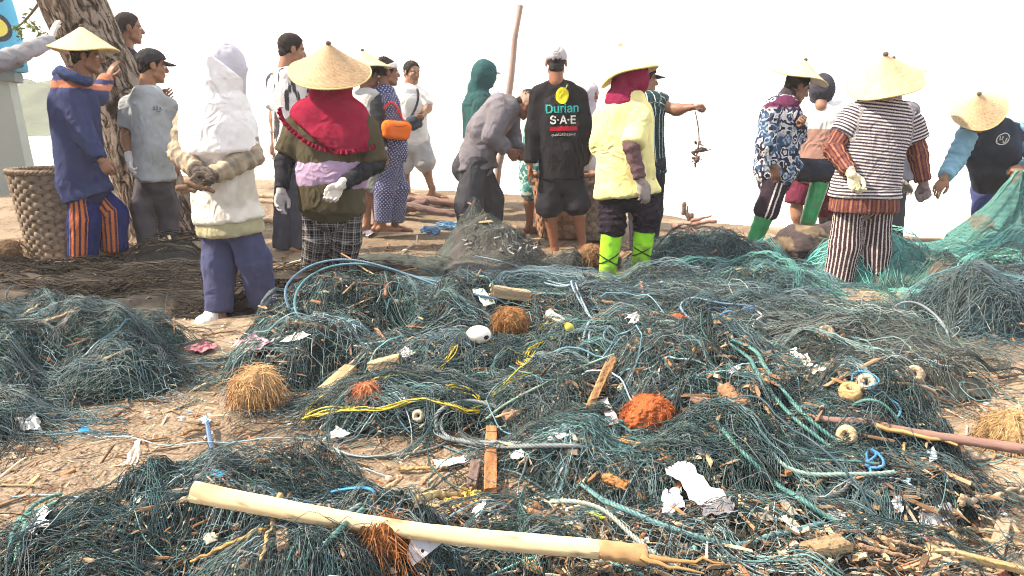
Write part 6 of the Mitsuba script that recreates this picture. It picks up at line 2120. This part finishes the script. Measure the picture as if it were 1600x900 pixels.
timber('plank', 'upright reddish brown plank lying across the grey ropes', 'plank', (768, 682), (766, 782), .036, .016, (.34, .17, .085), .03, 1)
timber('wood_block', 'pale tan wood block on the sand at the tip of the yellow twine', 'wood block', (508, 620), (548, 584), .058, .035, (.44, .33, .20), .02, 2)
timber('wood_block', 'light cut log end in the net left of the white float', 'wood block', (580, 582), (626, 570), .05, .045, (.40, .31, .20), .02, 3)
timber('plank', 'grey brown slat hanging in the dark net under the bamboo pole', 'plank', (440, 832), (444, 872), .024, .010, (.28, .20, .15), .02, 4)
timber('plank', 'pale splintered board end in the net at the bottom right', 'plank', (1262, 872), (1320, 860), .045, .022, (.32, .24, .15), .02, 5)
timber('plank', 'grey board lying on the sand at the right edge', 'plank', (1552, 886), (1568, 820), .032, .014, (.40, .30, .22), .012, 6)
timber('plank', 'yellowish bamboo strip on the sand in the bottom right corner', 'plank', (1450, 860), (1598, 896), .022, .014, (.42, .32, .17), .008, 7)
timber('bark_slab', 'peeling orange brown driftwood stub standing left of the orange husk', 'driftwood', (918, 652), (950, 600), .026, .020, (.36, .21, .11), .02, 8, .5, .07)
timber('bark_slab', 'second split stub leaning on the driftwood left of the orange husk', 'driftwood', (940, 622), (958, 590), .022, .016, (.30, .18, .10), .03, 9, .2, .07)
timber('bark_slab', 'short brown wood piece in the net above the pole end', 'driftwood', (944, 758), (982, 770), .024, .02, (.44, .22, .09), .02, 10)
timber('bark_slab', 'brown bark lump on the big heap beside the teal ropes', 'driftwood', (1128, 618), (1164, 650), .05, .04, (.32, .18, .11), .02, 11, .3)
timber('bark_slab', 'grey bark strip on the big heap left of the bark lump', 'driftwood', (1080, 634), (1128, 642), .022, .016, (.24, .16, .13), .02, 12)
timber('bark_slab', 'dark wood stub with a worn end beside the reddish plank', 'driftwood', (736, 774), (744, 735), .03, .028, (.16, .12, .11), .02, 13)
timber('wood_block', 'pale log lying in the net behind the mint green rag', 'wood block', (768, 458), (826, 466), .06, .05, (.36, .29, .20), .012, 14)

# the tall leaning post and the driftwood at the water's edge
ps = thing('post', 'thin brown post leaning up behind the bending man', 'pole')
m = stick(at(770, 330, 8.2), at(813, 8, 8.0), .040, .028, 8, 14, .004, 5)
part(ps, 'shaft', m, 'matte', color=V(.36, .26, .24) * (.7 + .6 * meshkit.fbm(m[0] * [20, 20, 6], 3))[:, None])
DRIFT = [((632, 312), (735, 318), 8.0, .05, (.25, .17, .15)), ((640, 322), (712, 336), 7.7, .045, (.20, .14, .13)), ((655, 306), (745, 330), 8.2, .03, (.30, .21, .18)), ((615, 330), (668, 316), 7.8, .06, (.16, .11, .11)),
         ((600, 318), (650, 328), 8.0, .04, (.22, .15, .13)), ((690, 322), (750, 312), 8.4, .025, (.33, .24, .2)), ((360, 330), (440, 318), 8.6, .04, (.4, .31, .24)), ((395, 305), (450, 322), 9.0, .035, (.42, .33, .25)), ((400, 345), (470, 352), 7.6, .03, (.36, .27, .2)),
         ((470, 330), (500, 300), 8.0, .03, (.35, .25, .2)), ((430, 338), (452, 372), 7.4, .03, (.4, .3, .22)), ((1050, 355), (1120, 345), 7.4, .03, (.3, .2, .17)), ((1060, 350), (1100, 368), 7.2, .025, (.35, .24, .2)), ((1090, 366), (1180, 372), 7.0, .02, (.32, .22, .18))]
nm = ['thick', 'short thick', 'long thin', 'dark stubby', 'half buried', 'slender', 'pale', 'bleached', 'crooked', 'upright', 'snapped', 'reddish', 'forked', 'flat']
for q, (a_, b_, Y0, r_, col) in enumerate(DRIFT):
    A, B = at(*a_, Y0), at(*b_, Y0 - .1)
    for e in (A, B):
        e[2] = max(e[2], float(ground(e[0], e[1])) + r_ * .6)
    where = 'under the feet of the man in the white t-shirt' if q < 6 else 'on the sand left of the streaked shirt' if q < 9 else 'behind the maroon veiled woman' if q < 11 else 'at the water edge below the hanging seaweed'
    m = stick(A, B, r_, r_ * .6, 8, 12, .02, 70 + q)
    solo('driftwood', f'{nm[q]} driftwood log {where}', 'driftwood', m, 'fuzzy', color=np.asarray(col) * (.6 + .8 * meshkit.fbm(m[0] * 25, 3))[:, None])
for lab, px, py, Y0, sc_, col in (('blue plastic netting scrap beside the driftwood logs', 700, 333, 7.4, .16, (.14, .32, .55)), ('second blue plastic netting scrap left of the bending man', 672, 340, 7.2, .13, (.18, .36, .58))):
    c_ = at(px, py, Y0); c_[2] = float(ground(c_[0], c_[1])) + .04
    gg = np.random.default_rng(px)
    w = unit(gg.normal(0, 1, (60, 3))) * gg.uniform(.2, 1, (60, 1)) * [sc_, sc_ * .7, .05] + c_
    k = spline(w, 300)
    solo('plastic_netting', lab, 'plastic scrap', tubes(k[None], .006, 4), 'plastic', color=col)
# twiggy dry plant standing on the berm
dp = thing('dry_plant', 'dry leafless twig with shrivelled leaves standing on the beach edge', 'plant')
b0 = at(1082, 352, 7.0); b0[2] = float(ground(b0[0], b0[1]))
m = stick(b0, at(1074, 322, 7.0), .012, .006, 5, 8, .04, 3)
part(dp, 'stem', m, 'matte', color=(.22, .15, .13))
part(dp, 'twig', stick(at(1080, 345, 7.0), at(1112, 337, 7.0), .022, .008, 6, 8, .02, 4), 'matte', color=(.42, .24, .2))
for q in range(7):
    a_ = at(1074 + g.normal(0, 4), 330 + g.normal(0, 6), 7.0)
    v, f = sphere((.022, .012, .03), 2)
    part(dp, 'leaf', (v * (1 + .3 * fb(v * 60 + q))[:, None] + a_, f), 'matte', color=(.24, .17, .15))

# ------------------------------------------------------------------ sticks caught in the nets
STK = [((478, 365, .02), (590, 436), .010, (.42, .27, .15), 'long pale brown stick leaning in front of the plaid trousers'),
       ((602, 470), (632, 440), .011, (.34, .19, .13), 'reddish stick behind the white plastic scrap on the middle heap'),
       ((606, 458), (660, 452), .006, (.36, .20, .13), 'thin reddish twig beside the reddish stick'),
       ((940, 476), (1052, 500), .012, (.36, .25, .15), 'long weathered branch across the net right of the bottle'),
       ((1082, 556), (1150, 568), .012, (.48, .27, .12), 'orange brown branch under the teal rope bundle'),
       ((1218, 570), (1332, 626), .013, (.46, .30, .19), 'thick pale stick ending in the tan knobbly float'),
       ((1300, 522), (1330, 512), .007, (.36, .28, .2), 'thin stick through the beige float'),
       ((822, 540), (876, 532), .012, (.30, .19, .11), 'brown stick behind the yellow twine tassel'),
       ((960, 690), (1044, 722), .009, (.46, .27, .12), 'tan stick below the orange husk'),
       ((962, 646), (1050, 652), .008, (.22, .12, .10), 'dark twig above the orange husk'),
       ((1010, 600), (1040, 574), .005, (.42, .28, .14), 'thin twig pointing up above the orange husk'),
       ((1192, 640), (1222, 676), .006, (.44, .28, .15), 'splinter between the parallel teal ropes'),
       ((440, 800, .03), (410, 900, .02), .010, (.52, .36, .18), 'pale stick standing in the net under the left end of the pole'),
       ((420, 842, .02), (300, 898, .02), .008, (.48, .31, .13), 'yellow brown stick slanting to the bottom edge on the left'),
       ((505, 820, .03), (466, 900, .03), .010, (.30, .17, .13), 'red brown stick hanging below the bamboo pole'),
       ((500, 815, .03), (540, 900, .03), .009, (.34, .25, .18), 'grey brown stick crossing below the bamboo pole'),
       ((515, 812, .03), (556, 896, .02), .005, (.32, .21, .14), 'thin twig crossing below the bamboo pole'),
       ((668, 860, .02), (656, 900, .02), .009, (.40, .26, .15), 'brown stick below the pole beside the grey disc'),
       ((340, 700), (452, 664), .006, (.35, .28, .24), 'grey twig on the lower left net heap'),
       ((402, 730), (440, 720), .007, (.42, .28, .16), 'tan twig on the net above the left end of the pole'),
       ((650, 792), (722, 782), .014, (.56, .42, .22), 'smooth pale yellow stick on the sand left of the dark stub'),
       ((622, 740), (700, 738), .009, (.50, .36, .2), 'broken pale stick on the sand below the low net lobe'),
       ((660, 762), (690, 738), .007, (.36, .24, .15), 'brown twig on the sand below the low net lobe'),
       ((1178, 742), (1215, 758), .005, (.50, .44, .4), 'thin white twig on the front of the big heap'),
       ((990, 805), (1110, 840), .007, (.34, .2, .13), 'thin brown twig over the plastic sheet'),
       ((1100, 780), (1180, 768), .005, (.32, .2, .14), 'curved twig right of the plastic sheet'),
       ((1340, 864), (1420, 880), .009, (.38, .25, .17), 'brown branch at the right foot of the big heap'),
       ((1376, 850), (1440, 866), .008, (.42, .3, .2), 'pale branch at the right foot of the big heap'),
       ((1430, 836), (1560, 838), .010, (.44, .33, .22), 'long stick on the sand by the grey plastic sheet'),
       ((1440, 806), (1500, 814), .012, (.40, .3, .22), 'bleached stick right of the big heap foot'),
       ((1480, 848), (1600, 862), .010, (.46, .35, .23), 'long bleached stick in the bottom right corner'),
       ((1500, 800), (1600, 770), .012, (.44, .36, .28), 'grey driftwood branch at the right edge'),
       ((1520, 884), (1440, 896), .008, (.40, .3, .2), 'small branch in the bottom right corner'),
       ((1400, 870), (1370, 846), .007, (.34, .22, .14), 'short twig at the foot of the big heap'),
       ((1466, 572), (1570, 568), .009, (.26, .18, .13), 'long dark stick on the bare sand on the right'),
       ((1440, 625), (1530, 640), .006, (.3, .2, .14), 'thin stick on the bare sand on the right'),
       ((1560, 596), (1600, 590), .009, (.24, .17, .13), 'dark stick at the right edge of the sand'),
       ((1440, 668), (1466, 648), .007, (.44, .32, .22), 'pale chip stick above the purple brown pole'),
       ((1412, 700), (1410, 722), .006, (.52, .34, .16), 'short tan splinter hanging below the purple brown pole'),
       ((272, 508), (330, 528), .007, (.36, .23, .15), 'brown stick on the sand in front of the white sock'),
       ((316, 528), (370, 520), .007, (.33, .2, .13), 'dark stick on the sand right of the white sock'),
       ((166, 664), (206, 640), .008, (.22, .14, .11), 'dark stick at the front of the left net heap'),
       ((285, 684), (345, 668), .008, (.40, .25, .14), 'stick on the sand left of the blonde coconut'),
       ((34, 500), (64, 480), .009, (.6, .48, .33), 'pale stick on the left net heap'),
       ((62, 512), (120, 492), .011, (.48, .35, .25), 'twisted pale branch on the left net heap'),
       ((0, 636), (18, 606), .006, (.5, .38, .25), 'thin pale stick at the left edge'),
       ((112, 640), (122, 612), .005, (.34, .2, .15), 'reddish twig on the shaded side of the left net heap'),
       ((0, 432), (90, 424), .010, (.36, .25, .17), 'stick lying in front of the dark coconut'),
       ((100, 408), (150, 415), .012, (.28, .18, .12), 'dark bark strip by the bare feet of the man in blue'),
       ((1150, 426), (1240, 434), .010, (.48, .37, .26), 'pale flat stick on the net left of the striped trousers'),
       ((910, 430), (990, 426), .006, (.3, .2, .14), 'thin stick lying against the left lime boot'),
       ((1002, 446), (1004, 462), .012, (.50, .26, .2), 'pink brown peg standing in the net by the lime boots'),
       ((700, 552), (742, 524), .008, (.62, .55, .45), 'white peeled stick left of the white float'),
       ((500, 676), (522, 656), .006, (.66, .62, .55), 'white stick poking out of the low net lobe'),
       ((540, 580), (566, 556), .006, (.6, .52, .42), 'pale curved twig on the middle heap'),
       ((672, 536), (690, 566), .005, (.62, .52, .38), 'thin pale twig by the yellow twine'),
       ((1012, 690), (1028, 740), .003, (.3, .18, .12), 'hair thin reddish twig in front of the orange husk'),
       ((722, 812), (708, 796), .006, (.44, .33, .25), 'small root by the dark stub')]
for q, (a_, b_, r_, col, lab) in enumerate(STK):
    A, B = surf(a_[0], a_[1], r_ + (a_[2] if len(a_) > 2 else .006)), surf(b_[0], b_[1], r_ + (b_[2] if len(b_) > 2 else .006))
    n_ = 14
    c = A + (B - A) * np.linspace(0, 1, n_)[:, None]
    gg = np.random.default_rng(400 + q)
    L = np.linalg.norm(B - A)
    c[1:-1] += gg.normal(0, .010, (n_ - 2, 3)) * min(L, .5) * 1.2
    c[:, 2] = np.maximum(c[:, 2], sample(TOTAL, c[:, 0], c[:, 1]) + r_ * .5)
    c = spline(c[::2], 16) if n_ % 2 else spline(c, 16)
    m = tubes(c[None], (r_ * .85 * np.linspace(1, .45, 16) * gg.uniform(.96, 1.04, 16))[None], 6)
    solo('driftwood_twig', lab, 'twig', m, 'fuzzy', color=np.asarray(col) * (.4 + .75 * meshkit.fbm(m[0] * [40, 40, 40], 3))[:, None], smooth=True)

# ------------------------------------------------------------------ plastic, rags and other litter


def sheet(name, label, cat, corners, col, lift=.02, bump=.012, n=16, bsdf='matte', seed=0, thick=.0015, grid=None, dirt=.25):
    """a crumpled sheet spanned by four photograph pixels"""
    C = [surf(q[0], q[1], lift + (q[2] if len(q) > 2 else 0)) for q in corners]
    s, t = np.meshgrid(np.linspace(0, 1, n), np.linspace(0, 1, n), indexing='ij')
    P = (C[0] * (1 - s[..., None]) + C[1] * s[..., None]) * (1 - t[..., None]) + (C[3] * (1 - s[..., None]) + C[2] * s[..., None]) * t[..., None]
    d = fb(np.stack([s * 2.5, t * 2.5, 0 * s + seed * 3.7], -1), 1, 3)
    d2 = fb(np.stack([s * 6, t * 6, 0 * s + seed], -1), 1, 2)
    P[..., 2] += bump * (np.abs(d) * 1.4 + .4 * d2)
    P[..., 0] += bump * .6 * d2
    P = P.reshape(-1, 3)
    P[:, 2] = np.maximum(P[:, 2], sample(TOTAL, P[:, 0], P[:, 1]) + .004)
    i, j = np.meshgrid(np.arange(n - 1), np.arange(n - 1), indexing='ij')
    o = i * n + j
    f = np.stack([o, o + n, o + n + 1, o + 1], -1).reshape(-1, 4)
    f = np.vstack([f[:, [0, 1, 2]], f[:, [0, 2, 3]]])
    k = n * n
    rim = []
    loop = list(range(n)) + [r * n + n - 1 for r in range(1, n)] + [(n - 1) * n + r for r in range(n - 2, -1, -1)] + [r * n for r in range(n - 2, 0, -1)]
    for a_, b_ in zip(loop, loop[1:] + loop[:1]):
        rim += [[a_, b_, b_ + k], [a_, b_ + k, a_ + k]]
    cc = np.asarray(col) * (1 - dirt + dirt * 2 * meshkit.fbm(P * 40 + seed, 3))[:, None]
    return solo(name, label, cat, (np.vstack([P + [0, 0, thick], P]), np.vstack([f, f[:, ::-1] + k, rim])), bsdf, color=np.vstack([cc, cc]))


sheet('plastic_sheet', 'large torn white plastic sheet in front of the orange husk', 'plastic sheet', [(1038, 744), (1070, 732), (1142, 800), (1088, 806)], (.50, .50, .52), .02, .014, 24, seed=1, dirt=.45)
sheet('plastic_sheet', 'crumpled grey plastic piece left of the white plastic sheet', 'plastic sheet', [(1034, 780), (1060, 778), (1070, 812), (1040, 816)], (.46, .46, .52), .02, .02, 16, seed=2)
sheet('plastic_sheet', 'dark grey plastic flap at the lower end of the white sheet', 'plastic sheet', [(1086, 800), (1140, 794), (1152, 816), (1100, 822)], (.16, .16, .19), .02, .012, 16, seed=3)
sheet('plastic_sheet', 'grey white plastic sheet lying flat on the sand on the right', 'plastic sheet', [(1436, 800), (1486, 796), (1496, 832), (1440, 834)], (.55, .54, .58), .008, .012, 18, seed=4)
sheet('rag', 'pink patterned rag beside the blonde coconut', 'rag', [(364, 552), (398, 534), (426, 546), (396, 564)], (.56, .34, .42), .025, .03, 20, 'cloth', seed=5)
sheet('rag', 'dark red and white rag on the sand left of the pink rag', 'rag', [(288, 552), (318, 540), (342, 546), (312, 558)], (.42, .18, .22), .012, .02, 16, 'cloth', seed=6)
sheet('plastic_scrap', 'white mint plastic piece on the middle net heap', 'plastic scrap', [(440, 542), (466, 528), (484, 532), (450, 546)], (.62, .74, .70), .02, .015, 12, 'plastic', seed=7)
sheet('plastic_scrap', 'mint green rag on the net behind the brown coconut', 'plastic scrap', [(738, 460), (754, 458), (774, 482), (756, 486)], (.55, .72, .66), .02, .012, 12, seed=8)
sheet('plastic_scrap', 'white folded plastic piece left of the white float', 'plastic scrap', [(622, 562), (634, 552), (650, 562), (634, 570)], (.74, .73, .72), .02, .02, 12, 'plastic', seed=9)
sheet('plastic_scrap', 'white foam shard at the foot of the dark stub', 'plastic scrap', [(738, 812), (762, 792), (756, 806), (744, 826)], (.74, .73, .72), .02, .006, 12, seed=10)
sheet('plastic_bag', 'white plastic bag caught under the near left net', 'plastic bag', [(44, 842), (66, 808), (80, 820), (62, 856)], (.64, .66, .68), .02, .03, 18, 'plastic', seed=11)
sheet('plastic_scrap', 'white wrapped fish shaped foam on the grey net', 'plastic scrap', [(1222, 562), (1240, 556), (1288, 590), (1270, 596)], (.72, .68, .62), .02, .018, 16, seed=12)
sheet('plastic_scrap', 'crumpled clear plastic on the low net lobe', 'plastic scrap', [(508, 690), (526, 680), (548, 688), (530, 696)], (.62, .60, .60), .02, .012, 12, 'plastic', seed=13)
sheet('plastic_scrap', 'long white plastic strip below the grey rope loop', 'plastic scrap', [(676, 728), (724, 722), (730, 730), (684, 738)], (.64, .64, .64), .015, .008, 12, seed=14)
sheet('plastic_scrap', 'clear shard of plastic beside the driftwood stub', 'plastic scrap', [(936, 640), (948, 636), (968, 676), (952, 680)], (.40, .38, .38), .03, .006, 12, 'plastic', seed=15)
sheet('plastic_scrap', 'crinkled clear plastic tuft on the net right of the bottle', 'plastic scrap', [(976, 504), (998, 498), (996, 520), (986, 518)], (.56, .57, .62), .03, .03, 12, 'plastic', seed=16)
sheet('plastic_scrap', 'pale lilac plastic strip beside the parallel teal ropes', 'plastic scrap', [(1136, 598), (1152, 586), (1156, 592), (1142, 602)], (.56, .50, .60), .03, .006, 8, 'plastic', seed=17)
sheet('plastic_scrap', 'thin grey plastic plate behind the dark rope loop', 'plastic scrap', [(1292, 796), (1322, 790), (1318, 826), (1288, 820)], (.34, .35, .35), .015, .006, 10, seed=18)
sheet('plastic_scrap', 'white spoon shaped plastic at the bottom of the big heap', 'plastic scrap', [(1220, 822), (1226, 820), (1250, 848), (1242, 850)], (.70, .72, .76), .02, .006, 10, 'plastic', seed=19)
sheet('plastic_scrap', 'glossy white plastic by the right foot of the big heap', 'plastic scrap', [(1392, 796), (1404, 790), (1410, 812), (1398, 812)], (.70, .70, .70), .02, .012, 10, 'plastic', seed=20)
sheet('plastic_scrap', 'pale blue plastic scrap hanging at the right end of the big heap', 'plastic scrap', [(1446, 722), (1456, 716), (1464, 734), (1452, 738)], (.40, .52, .60), .03, .012, 10, 'plastic', seed=21)
sheet('plastic_scrap', 'small bright blue plastic piece on the sand below the left net', 'plastic scrap', [(122, 674), (136, 670), (140, 677), (126, 681)], (.03, .25, .56), .008, .004, 8, 'plastic', seed=22)
sheet('plastic_scrap', 'pale blue bottle cap shaped scrap left of the blonde coconut', 'plastic scrap', [(312, 660), (324, 655), (330, 664), (318, 668)], (.34, .50, .68), .012, .008, 8, 'plastic', seed=23)
sheet('plastic_scrap', 'white crumpled paper behind the polka dot trousers', 'plastic scrap', [(566, 368), (582, 358), (590, 366), (574, 374)], (.55, .52, .55), .02, .03, 10, seed=24)
sheet('leaf', 'yellow green leaf beside the teal rope near the pole end', 'leaf', [(914, 812), (928, 806), (946, 824), (934, 824)], (.42, .46, .05), .02, .004, 8, seed=25, dirt=.1)
sheet('plastic_scrap', 'white netting scrap at the front of the left heap', 'plastic scrap', [(24, 664), (56, 660), (70, 682), (34, 684)], (.50, .52, .54), .02, .015, 18, seed=26)
sheet('plastic_scrap', 'grey plastic shard right of the tan stick', 'plastic scrap', [(1082, 714), (1096, 708), (1112, 722), (1092, 726)], (.36, .37, .40), .02, .006, 8, seed=27)
sheet('plastic_scrap', 'clear plastic piece behind the reddish plank', 'plastic scrap', [(796, 718), (816, 714), (820, 726), (800, 730)], (.42, .46, .47), .02, .006, 8, 'plastic', seed=28)
sheet('plastic_scrap', 'white oval plastic piece on the net right of the plank', 'plastic scrap', [(836, 692), (866, 684), (890, 690), (858, 698)], (.60, .60, .60), .015, .008, 10, seed=29)
sheet('plastic_scrap', 'blue scrap lying in the near left net', 'plastic scrap', [(322, 748), (340, 744), (352, 750), (334, 756)], (.05, .28, .50), .012, .008, 8, seed=30)
sheet('plastic_scrap', 'pale foam cube on the near left net', 'plastic scrap', [(318, 852), (334, 848), (342, 860), (324, 866)], (.58, .54, .44), .02, .010, 6, seed=31)
sheet('plastic_scrap', 'greenish paper scrap on the near left net', 'plastic scrap', [(150, 792), (162, 786), (164, 798), (152, 800)], (.52, .54, .36), .015, .010, 8, seed=32)
sheet('plastic_scrap', 'white heart shaped shell piece on the near left net', 'plastic scrap', [(212, 790), (220, 786), (220, 796), (214, 798)], (.70, .68, .64), .015, .004, 6, seed=33)
sheet('plastic_scrap', 'pale tan fibre sheet standing up at the tip of the near left net', 'plastic scrap', [(196, 736), (214, 708, .02), (222, 712, .03), (214, 738)], (.54, .46, .40), .02, .010, 10, seed=34)
sheet('plastic_scrap', 'turquoise tarpaulin far behind the man in blue', 'plastic sheet', [(60, 262), (62, 254), (92, 254), (92, 262)], (.10, .42, .50), .05, .04, 8, seed=35)

# a clear bottle with a yellow cap
bt = thing('plastic_bottle', 'dirty clear plastic bottle with a yellow end beside the looped blue rope', 'bottle')
A, B = surf(858, 503, .04), surf(890, 524, .03)
d = B - A; L = np.linalg.norm(d); x = unit(d); y = unit(np.cross(V(0, 0, 1), x)); z = np.cross(x, y)


def along(profile, n=20):
    v, f = revolve(profile, n)
    return A + v[:, 2:] * x + v[:, :1] * y + v[:, 1:2] * z, f


part(bt, 'body', along([(.001, 0), (.019, .001), (.021, .008), (.0195, L * .3), (.021, L * .35), (.0205, L * .75), (.016, L * .86), (.001, L * .87)]), 'plastic', color=(.46, .44, .40))
part(bt, 'label', along([(.0214, L * .36), (.0218, L * .38), (.0218, L * .6), (.0214, L * .62)]), 'matte', color=(.55, .48, .42))
part(bt, 'cap', along([(.017, L * .84), (.0185, L * .86), (.0185, L * 1.02), (.016, L * 1.04), (.001, L * 1.04)]), 'plastic', color=(.60, .50, .06))

# half disc of grey foam with two holes
dk = thing('foam_disc', 'pale blue grey half disc with small holes below the bamboo pole', 'foam piece')
a = np.linspace(0, np.pi, 20)
poly = shapely.Polygon(np.c_[.052 * np.cos(a), .052 * np.sin(a)])
for q in ((-.018, .012), (.010, .030)):
    poly = poly.difference(shapely.Point(*q).buffer(.004))
m = trimesh.creation.extrude_polygon(poly, .010, engine='earcut')
c0 = surf(676, 884, .035)
vv = m.vertices
n_ = unit(V(.25, -.8, .55)); x_ = unit(V(.75, .35, .45)); x_ = unit(x_ - n_ * (x_ @ n_)); y_ = np.cross(n_, x_)
part(dk, 'plate', (c0 + vv[:, :1] * x_ + vv[:, 1:2] * y_ + vv[:, 2:] * n_, np.array(m.faces)), 'matte', color=(.50, .54, .62), smooth=False)

# seed tassel of a palm
ts = thing('palm_tassel', 'golden palm flower tassel at the end of the smooth pale stick', 'plant debris')
c0 = surf(732, 786, .03)
gg = np.random.default_rng(9)
P = []
for q in range(46):
    d = unit(gg.normal(0, 1, 3) * [1, .6, .5] + [.1, -.3, -.2])
    s = np.linspace(0, 1, 8)[:, None]
    P.append(c0 + d * s * gg.uniform(.03, .075) + gg.normal(0, .003, (8, 3)) - [0, 0, .02] * s ** 2)
m = tubes(np.array(P), .0032, 5)
part(ts, 'strand', m, 'matte', color=V(.60, .42, .10) * (.6 + .7 * meshkit.noise(m[0] * 90))[:, None], kind='stuff')

# ------------------------------------------------------------------ litter nobody could count
def scatter(name, label, n, area, size, cols, seed, aspect=(1, .25, .12), bsdf='matte', lift=.002, tilt=.35):
    gg = np.random.default_rng(seed)
    box = np.array([[-1, -1, -1], [1, -1, -1], [1, 1, -1], [-1, 1, -1], [-.8, -.7, 1], [.9, -.8, 1], [.8, .75, 1], [-.9, .8, 1]]) * .5
    bf = np.array([[0, 2, 1], [0, 3, 2], [4, 5, 6], [4, 6, 7], [0, 1, 5], [0, 5, 4], [1, 2, 6], [1, 6, 5], [2, 3, 7], [2, 7, 6], [3, 0, 4], [3, 4, 7]])
    x, y = area(gg, n)
    sz = gg.uniform(*size, n) * gg.choice([.6, 1, 1, 1.8], n)
    asp = np.array(aspect) * gg.uniform(.6, 1.5, (n, 3)); asp[:, 0] = 1
    v = box[None] * asp[:, None] * sz[:, None, None] * gg.uniform(.75, 1.25, (n, 8, 1))
    a, b = gg.uniform(0, 2 * np.pi, n), gg.normal(0, tilt, n)
    ca, sa, cb, sb = np.cos(a), np.sin(a), np.cos(b), np.sin(b)
    X = v[..., 0] * cb[:, None] - v[..., 2] * sb[:, None]; Z = v[..., 0] * sb[:, None] + v[..., 2] * cb[:, None]
    W = np.stack([X * ca[:, None] - v[..., 1] * sa[:, None], X * sa[:, None] + v[..., 1] * ca[:, None], Z], -1)
    W += np.stack([x, y, sample(TOTAL, x, y) + lift], -1)[:, None]
    f = bf[None] + np.arange(n)[:, None, None] * 8
    cols = np.array(cols)
    c = cols[gg.integers(len(cols), size=n)] * gg.uniform(.6, 1.4, (n, 1))
    labels[name] = {'kind': 'stuff', 'label': label}
    TAKEN.add(name)
    put(name, (W.reshape(-1, 3), f.reshape(-1, 3)), bsdf, color=np.repeat(c, 8, 0), smooth=False)


def nearby(gg, n):
    """even in the picture: more per metre close by"""
    px, py = gg.uniform(-40, 1640, n), 390 + 520 * gg.uniform(0, 1, n) ** .9
    a = PITCH + np.arctan((py - 450) / 1200)
    y = (1.0 - .08) / np.tan(a)
    return (px - 800) / 1200 * (y * CP + .95 * SP), y


def heaped(key):
    def go(gg, n):
        s = spots_of(HEAPS[key], gg, n, .01)
        return s[:, 0], s[:, 1]
    return go


WOOD = [(.28, .18, .11), (.40, .29, .19), (.20, .125, .08), (.50, .41, .29), (.14, .09, .06), (.36, .18, .09), (.30, .26, .22)]
DARKW = [(.20, .13, .085), (.27, .17, .10), (.14, .09, .06), (.33, .22, .14), (.24, .13, .075)]
PLAS = [(.66, .66, .66), (.6, .62, .66), (.55, .45, .35), (.2, .4, .55), (.7, .66, .55), (.6, .25, .2), (.15, .45, .4)]
scatter('wood_chips', 'chips of wood and husk strewn over nets and sand', 2600, nearby, (.008, .026), WOOD, 1, (1, .3, .15))
scatter('twig_litter', 'thin twigs and straw strewn over nets and sand', 2800, nearby, (.03, .075), WOOD, 2, (1, .05, .04), lift=.006, tilt=.2)
scatter('plastic_crumbs', 'small crumbs of plastic and shell strewn over nets and sand', 420, nearby, (.005, .014), PLAS, 3, (1, .7, .3), lift=.005)
scatter('heap_chips', 'wood chips and bark caught in the big heap', 900, heaped('near'), (.012, .035), WOOD, 4, (1, .25, .15), lift=.012, tilt=.5)
scatter('bottom_chips', 'bark chips and straw covering the net at the bottom edge', 1000, heaped('bottom'), (.012, .04), WOOD, 5, (1, .2, .12), lift=.010, tilt=.5)
scatter('middle_chips', 'wood chips caught in the middle heap', 700, heaped('middle'), (.012, .04), WOOD, 6, (1, .2, .12), lift=.012, tilt=.5)


scatter('husk_strips', 'long strips of husk and bark tangled in the middle heap', 300, heaped('middle'), (.04, .11), DARKW, 8, (1, .05, .035), lift=.014, tilt=.25)
scatter('bark_strips', 'long strips of bark tangled in the big heap', 300, heaped('near'), (.04, .11), DARKW, 9, (1, .05, .035), lift=.014, tilt=.25)


def far_band(gg, n):
    x, y = gg.uniform(-4.5, 2.2, n), gg.uniform(5.6, 6.68, n)
    return x, y


scatter('berm_litter', 'dry sticks and chips along the upper beach', 900, far_band, (.02, .09), WOOD, 7, (1, .14, .1), lift=.008)
